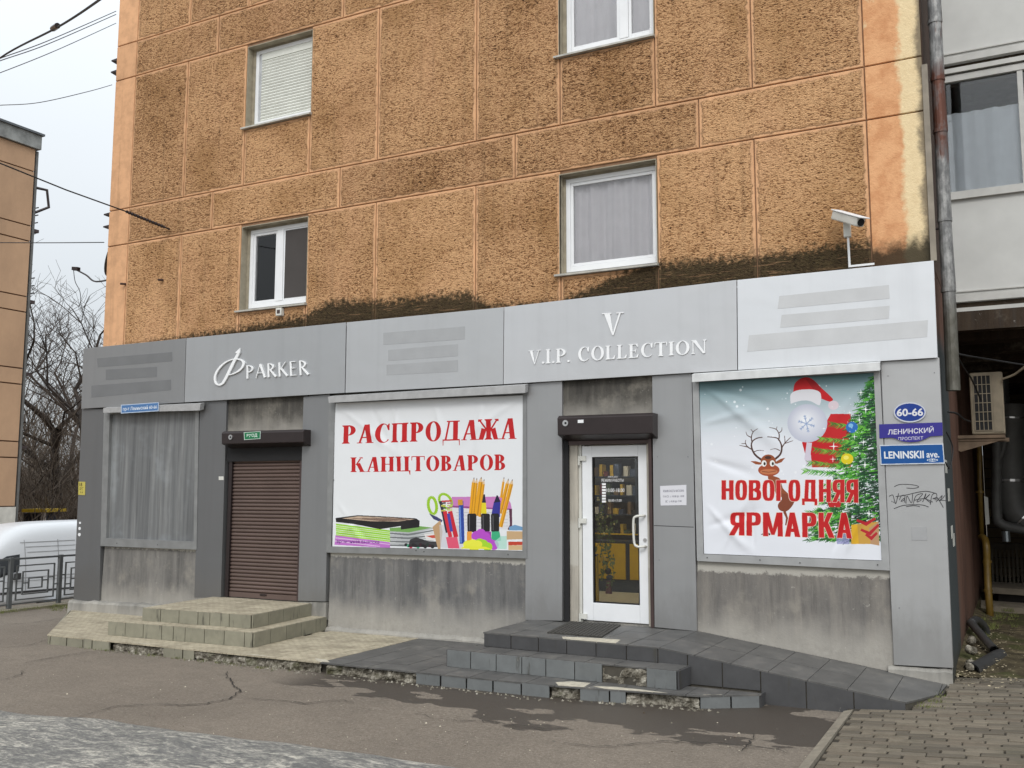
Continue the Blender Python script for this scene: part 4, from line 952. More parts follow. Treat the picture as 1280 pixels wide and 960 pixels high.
def pencil(a, b, wd, c=(238,168,30)):
    bar(a, b, wd, c); dx, dy = b[0]-a[0], b[1]-a[1]; l = math.hypot(dx, dy); ux, uy = -dx/l, -dy/l; tip = (a[0]+ux*46, a[1]+uy*46)
    c1.line([Zb(*a), Zb(*tip)], [wd/7.11, .3], (226,196,160)); c1.line([Zb(a[0]+ux*30, a[1]+uy*30), Zb(*tip)], [1.2, .3], (80,60,60)); bar((a[0]+wd*.25, a[1]), (b[0]+wd*.25, b[1]), wd*.25, tuple(int(v*.8) for v in c))
for a, b, w_ in (((795,165),(770,440),32),((820,170),(790,470),26),((858,160),(820,460),40),((884,180),(850,470),22),((1060,160),(1040,300),20),((1095,175),(1030,440),30),((1130,180),(1035,560),34)): pencil(a, b, w_)
fa(c1, Zb, [(868,340),(905,340),(912,440),(860,440)], (236,216,40)); fa(c1, Zb, [(884,270),(896,270),(905,345),(870,345)], (40,40,60))
fa(c1, Zb, [(975,340),(1035,330),(1028,470),(950,470)], (50,50,150)); fa(c1, Zb, [(1000,280),(1010,280),(1035,335),(975,345)], (30,30,60))
for a, b in ((740,820),(862,940),(950,1022)):
    fa(c1, Zb, [(a,450),(a+12,440),(b-12,440),(b,450),(b,595),(b-14,606),(a+14,606),(a,595)], (26,26,30)); bar(((a+18), 455), (a+18, 590), 8, (90,90,96))
fa(c1, Zb, [(736,600),(780,600),(780,680),(736,680)], (240,160,60)); fa(c1, Zb, [(890,600),(950,600),(950,680),(890,680)], (160,60,170)); fa(c1, Zb, [(956,600),(1025,600),(1040,680),(950,700)], (60,180,130))
fa(c1, Zb, [(550,650),(650,650),(670,750),(570,750)], (230,90,120)); 
for cx, cy in ((820,640),(860,620),(900,650),(930,700),(975,720)): c1.ell(*Zb(cx, cy), 6.2, 6.2, (190,80,206))
for cx, cy in ((850,700),(880,710),(920,735)): c1.ell(*Zb(cx, cy), 6, 5.4, (170,220,50))
for cx, cy in ((745,715),(790,705),(830,715),(800,745)): c1.ell(*Zb(cx, cy), 6, 5, (240,240,70))
fa(c1, Zb, [(690,742),(720,730),(900,735),(960,758),(680,752)], (238,238,60)); fa(c1, Zb, [(980,690),(1040,640),(1090,640),(1090,756),(1010,756)], (180,226,210), .8)
draw_text(c1, 'временная вывеска', [(421,675.3),(474,676.5),(474,680.5),(421,679.6)], (92,40,120), .01)
c1.a = np.clip(c1.a*.98, 0, 1)
f1 = [(.0,.35,-.9,.05,1.2,1.2),(0,.30,-.7,.04,1.0,-.9),(.33,1,-1.4,.05,.6,1.1),(.36,1,-1.9,.05,.5,-1),(.55,1,-1.3,.05,.5,1),(.8,1,-1.7,.05,.6,1.1),(.2,1,-1.1,.06,.7,-.9),(0,1,-.6,.04,1.3,.9),(1,1,-2.6,.05,1.0,.8),(0,.05,.5,.05,.6,.8)]
banner('stationery_banner', B1, c1, 'white banner with red serif РАСПРОДАЖА КАНЦТОВАРОВ and stationery picture', 3, f1)

c2 = cv_for(B2, -.012, 460, (232,235,242))
# teal sky fading downwards, printed
for k in range(40):
    t = k/40; y_ = 466+t*95; e_ = (1-t)**1.9; cl = tuple(int(a*e_+b*(1-e_)) for a, b in zip((96,134,140), (232,235,242)))
    c2.px([(870,y_+8*(1)),(1105,y_-4),(1105,y_+1.2),(870,y_+12.5)], cl)
random.seed(3)
for k in range(60): c2.ell(random.uniform(880,1040), random.uniform(480,600), *(lambda r: (r, r))(random.choice([.5,.7,.9,1.6])), (245,248,252), .7)
Zr = lambda x, y: (900+x/6, 460+y/6)
# generic red knitted hat and red gift sack (festive stand-ins) behind the tree
RD = (198,26,34)
fr_ = lambda pts, c, al=1: c2.px([Zr(*p) for p in pts], c, al)
fr_([(615,560),(660,520),(760,470),(830,345),(980,345),(980,745),(690,745),(640,650)], RD); fr_([(650,560),(690,560),(680,640),(690,745),(655,740),(632,680)], (214,206,220))
fr_(spline([(548,182),(560,120),(600,82),(650,70),(700,90),(760,150),(830,215),(846,240),(820,252),(760,230),(700,200)], 6), RD); fr_([(640,80),(700,92),(760,152),(740,190),(690,150)], (150,16,24), .6)
fr_(spline([(530,270),(526,210),(548,180),(600,164),(680,160),(740,176),(758,210),(752,268),(735,278),(680,250),(620,244),(560,258),(530,270)], 5), (226,226,232)); c2.ell(*Zr(850,280), 6.6, 5.8, (222,206,214))
for k in range(22):      # big pearl white bauble with a printed snowflake
    t = k/21; c2.ell(*Zr(655-18*t, 415-26*t), 25*(1-t*.9), 24*(1-t*.9), tuple(int(a+(b-a)*t) for a, b in zip((196,200,216), (244,246,250))))
for a_ in range(6):
    an = math.pi*a_/3+.3; c2.line([Zr(648,418), Zr(648+66*math.cos(an), 418+66*math.sin(an))], [1.2,.8], (150,170,206))
    for d__ in (30, 48):
        for sg_ in (-.6, .6): c2.line([Zr(648+d__*math.cos(an), 418+d__*math.sin(an)), Zr(648+d__*math.cos(an)+18*math.cos(an+sg_), 418+d__*math.sin(an)+18*math.sin(an+sg_))], [.9,.6], (150,170,206))
# plain brown deer with antlers
BR = (150,78,44); DBR = (74,44,36)
def al_(pts, w0, w1): 
    p = spline([Zr(*q) for q in pts], 5); n = len(p); c2.line(p, [w0+(w1-w0)*i/(n-1) for i in range(n)], DBR)
al_([(312,690),(262,650),(238,600),(240,555),(275,528),(320,520)], 2.6, .9); al_([(404,690),(450,650),(464,600),(452,555),(425,525),(356,517)], 2.6, .9)
al_([(242,560),(235,520),(250,480),(286,456)], 1.5, .6); al_([(250,482),(232,460)], 1, .5); al_([(237,522),(205,505),(194,478)], 1.2, .5); al_([(240,612),(205,590),(190,560),(194,540)], 1.5, .6); al_([(212,594),(145,580)], 1.3, .5); al_([(190,568),(158,568)], .9, .4)
al_([(440,545),(444,500),(420,460),(370,446)], 1.5, .6); al_([(440,490),(462,470),(464,446)], 1.1, .5); al_([(420,462),(428,440)], .9, .4); al_([(462,600),(490,560),(530,520)], 1.5, .6); al_([(488,560),(484,508)], 1.1, .5); al_([(488,566),(548,545)], 1.1, .5); al_([(250,632),(285,618),(328,620)], 1.1, .4); al_([(450,620),(415,606),(375,614)], 1.1, .4)
fr_([(228,700),(262,698),(318,712),(305,724),(270,724)], BR); fr_([(488,674),(455,682),(410,708),(425,720),(462,706)], BR)
fr_(spline([(360,790),(400,810),(450,832),(470,900),(520,960),(430,960),(400,880),(360,830)], 4), BR)
c2.ell(*Zr(362,700), 9.5, 8.5, BR); c2.ell(*Zr(366,766), 13.4, 7.6, (166,78,46)); c2.ell(*Zr(366,778), 11, 3.4, (196,120,80)); c2.line([Zr(315,776), Zr(366,782), Zr(420,772)], .7, (110,50,34))
for ex in (330, 392): c2.ell(*Zr(ex, 716), 3.2, 4, (240,240,236)); c2.ell(*Zr(ex+4, 718), 1.3, 2, (30,24,20))
c2.ell(*Zr(360,672), 4, 2, DBR)
Zq = lambda x, y: (900+x/6.095, 600+y/6.095)
c2.px([Zq(*p) for p in spline([(470,100),(540,120),(566,160),(540,210),(500,240),(455,230),(440,190),(470,150)], 4)], (130,66,42)); c2.line([Zq(490,240), Zq(510,290), Zq(500,345)], [3.5,2.6,1.6], (130,66,42)); c2.line([Zq(700,240), Zq(690,330), Zq(740,380)], [5,4,3], (70,40,36)); c2.px([Zq(310,418), Zq(345,388), Zq(385,410), Zq(380,420)], (60,40,36)); c2.px([Zq(880,250),Zq(1000,250),Zq(1000,330),Zq(900,400)], (60,40,44))
# tree: thousands of needles
random.seed(11)
def tree_edge(y):     # left edge of the tree by photo row
    base = 1086-(y-466)*.40
    return base
for lay in range(3):
    for k in range(620):
        y_ = 470+random.random()**.8*205; ex = tree_edge(y_)+ (12 if lay == 0 else 0); x_ = random.uniform(ex+6, 1108)
        sh = (x_-ex)/(1108-ex); g0 = random.choice([(30,92,34),(58,140,44),(96,180,54),(20,66,34)]) if sh < .55 or random.random() < .25 else random.choice([(16,54,34),(24,78,40),(12,40,26)])
        L_ = random.uniform(5, 13); an = math.radians(random.uniform(150, 205) if random.random() < .75 else random.uniform(20, 60))
        cx_, cy_ = x_+L_*math.cos(an), y_-L_*math.sin(an)*.4+L_*.25
        c2.line([(x_, y_), (cx_, cy_)], [2.1, .5], g0)
        if lay and random.random() < .5:
            for t in (.25, .5, .75):
                bx, by = x_+(cx_-x_)*t, y_+(cy_-y_)*t
                c2.line([(bx, by), (bx-3, by+3.4)], [.9, .3], g0); c2.line([(bx, by), (bx-3, by-2.6)], [.9, .3], tuple(min(255, v+26) for v in g0))
for y_, x_ in ((530,1040),(548,1026),(562,1020),(578,1012),(588,1006),(640,1010)):
    for k in range(26):
        t = k/26; bx = x_+t*44; by = y_+t*5+random.uniform(-1, 1); cl = random.choice([(120,196,66),(78,164,52),(50,130,46)])
        c2.line([(bx, by), (bx-5, by+4.4)], [1.2, .3], cl); c2.line([(bx, by), (bx-5, by-2.6)], [1.1, .3], cl)
c2.ell(*Zr(988,445), 7.4, 7, (40,110,190)); c2.ell(*Zr(980,432), 3, 2.6, (130,190,230)); c2.ell(*Zr(953,682), 7.8, 6.8, (226,206,30)); c2.ell(*Zr(945,672), 3.4, 2.6, (246,236,110))
c2.px([(1034,626),(1052,626),(1050,634),(1036,634)], (196,30,36))
def star(x, y, r):
    c2.line([(x-r, y), (x, y), (x+r, y)], [.15, r*.22, .15], (240,250,246)); c2.line([(x, y-r), (x, y), (x, y+r)], [.15, r*.22, .15], (240,250,246)); c2.ell(x, y, r*.2, r*.2, (255,255,255))
for x_, y_, r in ((1076,491,5),(1082,512,6),(1074,525,5),(1068,546,4),(1079,553,5),(1042,558,6),(1081,581,6),(1072,585,4),(1041,574,4),(1084,605,4),(1023,592,3),(1086,642,6),(1020,634,4),(1058,631,4),(1030,536,3),(1062,516,3)): star(x_, y_, r)
for k in range(60): c2.ell(random.uniform(1040,1098), random.uniform(490,650), .6, .6, (226,240,236), .9)
# gifts
c2.px([(1064,656),(1098,652),(1099,680),(1064,680)], (206,160,70)); c2.px([(1064,656),(1072,655),(1073,680),(1065,680)], (226,176,40)); c2.px([(1086,660),(1098,652),(1099,682),(1088,680)], (190,150,110))
for a_, b_ in (((1071,650),(1094,648)),((1076,662),(1098,656)),((1082,668),(1096,666))): c2.line([a_, ((a_[0]+b_[0])/2, a_[1]+5), b_], [3, 5, 3], (186,30,44))
c2.px([(1044,668),(1062,664),(1062,680),(1046,680)], (150,150,200), .8)
def block(ch):
    S_, h = .24, .135; P = []; R = lambda x0, y0, x1, y1: P.append([(x0,y0),(x1,y0),(x1,y1),(x0,y1)])
    def bowl(x, y0, y1, rx, fl=1, n=10):
        cy, ry = (y0+y1)/2, (y1-y0)/2; f = lambda t, a, b: (x+fl*a*abs(math.cos(t))**.6, cy+b*math.copysign(abs(math.sin(t))**.75, math.sin(t)))
        P.append([f(-math.pi/2+math.pi*k/n, rx, ry) for k in range(n+1)]+[f(math.pi/2-math.pi*k/n, rx-S_, ry-h) for k in range(n+1)])
    w_ = .66
    if ch in 'Н': R(0,0,S_,1); R(w_-S_,0,w_,1); R(S_-.01,.44,w_-S_+.01,.44+h*1.1)
    if ch in 'О': bowl(w_/2,-.01,1.01,w_/2); bowl(w_/2,-.01,1.01,w_/2,-1)
    if ch in 'ВР':
        R(0,0,S_,1); bowl(S_+.08,.44 if ch=='Р' else .47,1,.34 if ch=='Р' else .32); R(S_-.01,1-h,S_+.09,1); R(S_-.01,.44 if ch=='Р' else .47,S_+.09,.44+h)
        if ch=='В': bowl(S_+.08,0,.56,.36); R(S_-.01,0,S_+.09,h)
    if ch in 'Я': R(w_-S_,0,w_,1); bowl(w_-S_-.08,.42,1,.34,-1); R(w_-S_-.09,1-h,w_-S_+.01,1); R(w_-S_-.09,.42,w_-S_+.01,.42+h); P.append([(-.02,0),(.22,0),(.46,.46),(.24,.46)])
    if ch in 'Г': R(0,0,S_,1); R(S_-.01,1-h*1.1,w_*.86,1); w_ = .58
    if ch in 'Д': P.append([(.12,.1),(.34,.1),(.38,1),(.18,1)]); R(.50,.1,.50+S_,1); R(.2,1-h,.6,1); R(0,0,.84,h); R(0,-.16,.14,.02); R(.70,-.16,.84,.02); w_ = .84
    if ch in 'М': R(0,0,S_*.95,1); R(.90-S_*.95,0,.90,1); P.append([(0,1),(.27,1),(.52,.06),(.38,.06)]); P.append([(.63,1),(.90,1),(.52,.06),(.38,.06)]); w_ = .90
    if ch in 'А': P.append([(0,0),(.24,0),(.44,1),(.24,1)]); P.append([(.46,0),(.70,0),(.46,1),(.26,1)]); R(.14,.2,.56,.2+h); w_ = .70
    if ch in 'К': R(0,0,S_,1); P.append([(.16,.42),(.34,.42),(.66,1),(.42,1)]); P.append([(.22,.54),(.42,.66),(.72,0),(.46,0)]); w_ = .72
    return P, w_
def block_line(text):
    x = 0; o = []
    for ch in text:
        g_, a_ = block(ch); o += [[(p[0]+x, p[1]) for p in q] for q in g_]; x += a_+.10
    return [[(u/(x-.10), v) for u, v in q] for q in o]
def bigtext(body, q, out=1.3):
    L = block_line(body)
    for dx in (-out, 0, out):
        for dy in (-out*.8, 0, out*.8):
            if dx or dy: draw_glyphs(c2, L, [(x+dx, y+dy) for x, y in q], (236,206,190))
    draw_glyphs(c2, L, q, (196,22,28)); return
def bigtext_old(body, q, out=1.3):
    for dx in (-out, 0, out):
        for dy in (-out*.8, 0, out*.8):
            if dx or dy: draw_text(c2, body, [(x+dx, y+dy) for x, y in q], (240,214,206), .045)
    draw_text(c2, body, q, (208,32,38), .045)
bigtext('НОВОГОДНЯЯ', [(902,600.5),(1072.5,599.5),(1072.5,628.5),(902,624.5)], .55); bigtext('ЯРМАРКА', [(912.5,640.5),(1064,641),(1065,673),(912.5,669)], .55)
f2 = [(0,1,-.5,.05,1.4,1.3),(0,1,-.25,.04,1.2,-1),(0,.75,.15,.05,.9,1),(0,.55,-.2,.05,.8,-1),(0,.3,-.6,.05,1.0,1.1),(.1,0,.9,.05,.8,.8),(.8,0,1.0,.06,.9,1.5),(.72,0,.9,.05,.8,-1.2),(.3,0,1.6,.05,.5,-.7),(0,.15,.2,.05,.9,-.9),(1,1,-2.5,.05,1.0,.6)]
banner('festive_banner', B2, c2, 'white festive banner with red НОВОГОДНЯЯ ЯРМАРКА, deer and decorated tree', 8, f2, amp=.014)

# ================================================================== tiled entrance steps
M_TAN = simple('tan_ribbed_tile', S(186,174,146), .75, var=.10, sc=5, obj_var=.08)
def tan_top():
    m = Mt('tan_gridded_tile', .78, 0, .3); p = m.pos(1, 1, 1)
    br = m.n('ShaderNodeTexBrick', {'Vector': m.n('ShaderNodeMapping', {0: m.geo, 3: (1, 1, 1)}), 'Scale': 1.0, 'Mortar Size': .0035, 'Mortar Smooth': .3, 'Brick Width': .10, 'Row Height': .05, 'Color1': S(180,171,149), 'Color2': S(162,153,133), 'Mortar': S(118,110,96)}, offset=.5)
    n = m.noise(3, 5, .7); c = m.mix(m.math('MULTIPLY', m.step(n, .42, .66), .55), br, S(120,112,96)); c = m.mix(m.math('MULTIPLY', m.step(m.noise(20, 4, .7), .55, .75), .25), c, S(196,188,166))
    m.col(m.tint(c, .07)); m.bump(m.noise(40, 3), .3, .003); return m.m
M_TANTOP = tan_top()
def riser_mat(name, c, ov):
    m = Mt(name, .6, 0, .4); n = m.noise(7, 5, .65); cc = m.ramp(n, [(.3, tuple(v*.84 for v in c[:3])+(1,)), (.7, tuple(v*1.1 for v in c[:3])+(1,))])
    st = m.noise(9, 4, .7, m.pos(1, 1, .18)); cc = m.mix(m.math('MULTIPLY', m.step(st, .58, .70), .7), cc, (.05, .047, .038, 1))
    ef = m.noise(5, 5, .8, m.pos(1.4, 1, .5, (7, 1, 2))); cc = m.mix(m.math('MULTIPLY', m.step(ef, .66, .72), .35), cc, S(170, 166, 156))
    m.col(m.tint(cc, ov)); m.bump(m.noise(18, 4), .25, .004); return m.m
M_TANR = riser_mat('olive_tan_riser_tile', S(134,131,115), .12)
def slate():
    m = Mt('dark_grey_slate_tile', .5, 0, .4); n = m.noise(4, 6, .7); c = m.ramp(n, [(.3, S(72,72,71)), (.55, S(90,89,87)), (.75, S(112,109,103))])
    sp_ = m.step(m.noise(26, 4, .75), .66, .72); c = m.mix(m.math('MULTIPLY', sp_, .4), c, S(150,145,134)); m.col(m.tint(c, .16)); m.rgh(m.math('MULTIPLY_ADD', n, .4, .32)); m.bump(m.noise(30, 3), .15, .004); return m.m
M_DK = slate()
M_DKR = riser_mat('dark_riser_tile', S(70,70,71), .14)
M_DKL = riser_mat('blue_grey_riser_tile', S(106,109,109), .12)
M_GROUT = simple('dirty_grout', S(70,66,58), .95, var=.25, sc=12)
M_GROUT_L = simple('tan_grout', S(132,122,100), .95, var=.2, sc=12)
def rubble_mat():
    m = Mt('crumbling_concrete', .95, 0, .2); a = m.noise(14, 5, .8); b = m.noise(5, 4, .6)
    c = m.ramp(a, [(.32, S(44,38,28)), (.48, S(112,107,96)), (.6, S(158,153,141)), (.74, S(208,204,192))])
    mo = m.step(b, .55, .66); c = m.mix(m.math('MULTIPLY', mo, .5), c, S(64,66,34)); m.col(c); m.bump(a, 1.0, .02); return m.m
M_RUB = rubble_mat()
def clip(poly, x0, x1, y0, y1):
    def cut(P, f, g):
        o = []
        for i in range(len(P)):
            a, b = P[i], P[(i+1) % len(P)]; fa_, fb = f(a), f(b)
            if fa_ >= 0: o.append(a)
            if (fa_ >= 0) != (fb >= 0): t = fa_/(fa_-fb); o.append((a[0]+(b[0]-a[0])*t, a[1]+(b[1]-a[1])*t))
        return o
    for f in (lambda p: p[0]-x0, lambda p: x1-p[0], lambda p: p[1]-y0, lambda p: y1-p[1]):
        if len(poly) < 3: return []
        poly = cut(poly, f, None)
    return poly
def area(P): return abs(sum(P[i][0]*P[(i+1)%len(P)][1]-P[(i+1)%len(P)][0]*P[i][1] for i in range(len(P))))/2
def tiles(poly, ox, oy, dx, dy, zf, mat, par, gap=.008, th=.014, name='tile', skip=None, shift=0.0, jit=.0012, lim=None):
    z_ = zf if callable(zf) else (lambda x, y: zf)
    xs = [p[0] for p in poly]; ys = [p[1] for p in poly]; row = 0
    j = math.floor((min(ys)-oy)/dy)
    while oy+j*dy < max(ys):
        sh = (j % 2)*shift; i = math.floor((min(xs)-ox-sh)/dx)
        while ox+sh+i*dx < max(xs):
            x0, y0 = ox+sh+i*dx+gap/2, oy+j*dy+gap/2; c = clip(poly, x0, x0+dx-gap, y0, y0+dy-gap)
            if len(c) >= 3 and area(c) > .0006 and not (skip and skip(x0+dx/2, y0+dy/2)):
                dz = random.uniform(-jit, jit); q = MB(); q.slab(c, lambda x, y: z_(x, y)-th, lambda x, y: z_(x, y)+dz); q.build(name, mat, par)
            i += 1
        j += 1
def riser(a, b, z0, z1, n, mat, par, th=.014, gap=.011, name='riser_tile', miss=(), z1b=None):
    """tiles on a vertical face running from a to b in plan"""
    ax, ay = a; bx, by = b; L = math.hypot(bx-ax, by-ay); nx, ny = (by-ay)/L, -(bx-ax)/L
    cuts = n if isinstance(n, (list, tuple)) else [i/n for i in range(n+1)]
    for i in range(len(cuts)-1):
        if i in miss: continue
        u0, u1 = cuts[i]+gap/2/L, cuts[i+1]-gap/2/L; o = random.uniform(-.002, .002)
        p = lambda u, k: (ax+(bx-ax)*u+nx*k, ay+(by-ay)*u+ny*k)
        (xa, ya), (xb, yb), (xc, yc), (xd, yd) = p(u0, th+o), p(u1, th+o), p(u1, 0), p(u0, 0)
        za = z1 if z1b is None else z1+(z1b-z1)*u0; zb_ = z1 if z1b is None else z1+(z1b-z1)*u1
        MB().add([(xa,ya,z0),(xb,yb,z0),(xb,yb,zb_),(xa,ya,za),(xd,yd,z0),(xc,yc,z0),(xc,yc,zb_),(xd,yd,za)], [(0,1,2,3),(1,5,6,2),(3,2,6,7),(4,0,3,7),(5,4,7,6),(0,4,5,1)]).build(name, mat, par)
def rubble(a, b, z0, z1, par, seed, depth=.05, name='exposed_concrete'):
    ax, ay = a; bx, by = b; L = math.hypot(bx-ax, by-ay); nx, ny = (by-ay)/L, -(bx-ax)/L; n = max(6, int(L/.022)); m = 9; q = MB()
    for i in range(n+1):
        for j in range(m+1):
            u, v = i/n, j/m; x, y, z = ax+(bx-ax)*u, ay+(by-ay)*u, z0+(z1-z0)*v
            e = .055*mnoise.noise(Vector((x*7, y*7, z*9+seed)))+.034*mnoise.noise(Vector((x*19, y*19, z*22+seed)))+.012*(mnoise.noise(Vector((x*45, seed, z*45))))
            k = min(.03, e)-depth*.3-(.03 if v > .8 else 0)*(v-.8)*5; q.v.append((x+nx*k, y+ny*k, z+(.012*mnoise.noise(Vector((x*12, seed, 0))) if j == m else 0)))
    for i in range(n):
        for j in range(m): s_ = i*(m+1)+j; q.f.append((s_, s_+m+1, s_+m+2, s_+1))
    return q.build(name, M_RUB, par)
def solve(px_, z, a, b):      # plan point on segment a-b that projects to photo column px_
    lo, hi = 0.0, 1.0
    def f(t):
        p = np.array([a[0]+(b[0]-a[0])*t, a[1]+(b[1]-a[1])*t, z])-CAM; return 640+F_PX*(p@RT)/(p@FW)-px_
    for _ in range(40):
        m_ = (lo+hi)/2
        if f(m_) < 0: lo = m_
        else: hi = m_
    return (lo+hi)/2
# ---- platform (low plinth running along the shop front)
PF = thing('entrance_platform', (-7.5, -1.0, 0), 'long low tiled platform with crumbling front edge, tan left half, dark right half', 'platform')
FR = [(-10.86,-1.93), (-6.62,-1.90), (-3.95,-1.86), (-2.60,-1.66), (-2.13,-1.36), (-2.12,-1.10)]
PZ = .115
core = [(-12.80,.05),(-12.76,-.12)]+FR+[(-1.9,.05)]
MB().slab([(x+(.09 if x < -10.8 and y < -.05 else -.05 if x > -2.7 else 0), y+.075 if -1.2 > y else y) for x, y in core], -.05, PZ-.016).build('core_slab', M_GROUT, PF)
tanpoly = [(-12.80,.04),(-12.76,-.12),(-10.88,-1.945),(-6.61,-1.915),(-6.61,.04)]
tiles(tanpoly, -6.61, -1.915, .30, .20, PZ, M_TANTOP, PF, shift=.15, gap=.006, skip=lambda x, y: x > -10.15 and x < -8.05 and y > -1.38, name='tan_tile')
dkpoly = [(-6.60,.04),(-6.60,-1.915),(-3.95,-1.875),(-2.59,-1.675),(-2.115,-1.365),(-2.105,-1.10),(-2.105,.04)]
tiles(dkpoly, -6.60, -1.915, .30, .30, PZ, M_DK, PF, gap=.007, skip=lambda x, y: x > -5.0 and y > -1.35, name='dark_tile')
def pieces(px0, px1, seg, mat=None, rub=None):
    a, b = FR[seg], FR[seg+1]; t0, t1 = solve(px0, .06, a, b), solve(px1, .06, a, b)
    p = lambda t: (a[0]+(b[0]-a[0])*t, a[1]+(b[1]-a[1])*t)
    if mat: riser(p(t0), p(t1), -.02, PZ-.004, 1, mat, PF, name='edge_tile')
    else: rubble(p(t0), p(t1), -.02, PZ-.012, PF, px0)
TI = [(59,63.5),(64,84),(84.7,104.5),(105,116),(116.6,138.4),(205,229),(229.7,243.8)]
for a, b in TI: pieces(a, b, 0, M_TANR)
for a, b in ((138.4,205),(243.8,330),(330,409)): pieces(a, b, 0)
pieces(409, 465, 1); pieces(465, 520.5, 1)
for a, b in ((520.5,551),(552,583.5),(584.3,616.5),(617.3,652),(652.7,688)): pieces(a, b, 1, M_DKL)
def multi(px0, px1, mat=None):
    for s_ in (1, 2, 3):
        a, b = FR[s_], FR[s_+1]; t0, t1 = solve(px0, .06, a, b), solve(px1, .06, a, b)
        if t1-t0 > .004: pieces(px0, px1, s_, mat)
multi(688, 724.5); 
for a, b in ((725,762),(762.6,783)): multi(a, b, M_DKL)
multi(783, 874)
for a, b in ((874.5,913),(913.6,950.5)): multi(a, b, M_DKL)
riser(FR[4], FR[5], -.02, PZ-.004, 1, M_DKR, PF, name='edge_tile'); riser((-12.80,-.05), (-12.76,-.13), -.02, PZ-.004, 1, M_TANR, PF, name='edge_tile')
riser((-12.78,-.13), FR[0], -.02, PZ-.004, 9, M_TANR, PF, name='edge_tile')
# pale patches where tiles broke away along the edge
M_PALE = simple('pale_screed', S(176,170,154), .9, var=.2, sc=18, bump=.5)
def patch(pts, z, par, fy=None):
    q = MB(); P = [atz(x, y, z)[:2] for x, y in pts]; P = [(x+random.uniform(-.01,.01), max(y, (fy or (lambda x: -1.90))(x))) for x, y in P]; q.slab(P, z-.012, z+.0025); return q.build('broken_screed', M_PALE, par)
fyl = lambda x: -1.90 if x < -6.62 else -1.885 if x < -3.95 else -1.865+(x+3.95)*.148 if x < -2.6 else -1.64+(x+2.6)*.55
patch([(694,853),(716,852),(738,854),(730,859),(712,860),(692,860)], PZ, PF, fyl); patch([(742,858),(770,859),(800,862),(832,867),(822,872),(800,871),(775,869),(748,865)], PZ, PF, fyl); patch([(876,870),(898,870.5),(890,874),(877,874)], PZ, PF, fyl)
patch([(300,818),(322,818.5),(340,821),(302,822)], PZ, PF, fyl); patch([(394,823),(408,825),(412,828),(398,827)], PZ, PF, fyl); patch([(168,803.5),(188,805),(180,807),(166,806)], PZ, PF, fyl)
# ---- tan steps below the shutter
TS = thing('entrance_steps', (-9.1, -.7, PZ), 'two tan tiled steps with olive riser tiles before the brown shutter', 'steps')
def step_block(quad, z0, z1, ntx, nty, top, ris, par, grout, left=True, missing=(), name='step_slab', nr=None):
    fl, fr2, br_, bl_ = quad
    MB().slab([(fl[0]+.01,fl[1]+.012),(fr2[0]-.012,fr2[1]+.012),(br_[0]-.012,br_[1]),(bl_[0]+.01,bl_[1])], z0, z1-.015).build(name, grout, par)
    for i in range(ntx):
        for j in range(nty):
            def P(u, v):
                x = (fl[0]*(1-u)+fr2[0]*u)*(1-v)+(bl_[0]*(1-u)+br_[0]*u)*v; y = (fl[1]*(1-u)+fr2[1]*u)*(1-v)+(bl_[1]*(1-u)+br_[1]*u)*v; return x, y
            e = .0035; u0, u1, v0, v1 = i/ntx, (i+1)/ntx, j/nty, (j+1)/nty; a, b, c, d = P(u0, v0), P(u1, v0), P(u1, v1), P(u0, v1)
            dz = random.uniform(-.001, .001)
            ca = ((a[0]+c[0])/2, (a[1]+c[1])/2); sh = lambda p: (p[0]+(e if p[0] < ca[0] else -e), p[1]+(e if p[1] < ca[1] else -e))
            MB().slab([sh(a), sh(b), sh(c), sh(d)], z1-.014, z1+dz).build('tread_tile', top, par)
def front_tiles(a, b, z0, z1, w_, mat, par, miss=(), seed=1):
    L = math.hypot(b[0]-a[0], b[1]-a[1]); random.seed(seed); c = [0]; 
    while c[-1] < L-.05: c.append(c[-1]+w_*random.choice([1, 1, 1, .62]))
    c[-1] = L; c = [v/L for v in c]; riser(a, b, z0, z1, c, mat, par, miss=miss)
lo_q = [(-10.19,-1.60),(-7.905,-1.505),(-8.06,.02),(-10.30,.02)]; up_q = [(-9.85,-1.37),(-8.145,-1.275),(-8.30,.03),(-10.02,.03)]
step_block(lo_q, PZ-.02, .285, 8, 5, M_TANTOP, M_TANR, TS, M_GROUT)
step_block(up_q, .28, .445, 6, 5, M_TANTOP, M_TANR, TS, M_GROUT)
front_tiles(lo_q[0], lo_q[1], PZ+.002, .281, .30, M_TANR, TS, seed=4); front_tiles(lo_q[1], lo_q[2], PZ+.002, .281, .32, M_TANR, TS, seed=2); front_tiles((-10.30,.02), lo_q[0], PZ+.002, .281, .31, M_TANR, TS, seed=3)
front_tiles(up_q[0], up_q[1], .287, .441, .30, M_TANR, TS, seed=5); front_tiles(up_q[1], up_q[2], .287, .441, .32, M_TANR, TS, seed=2); front_tiles((-10.02,.03), up_q[0], .287, .441, .31, M_TANR, TS, seed=3)
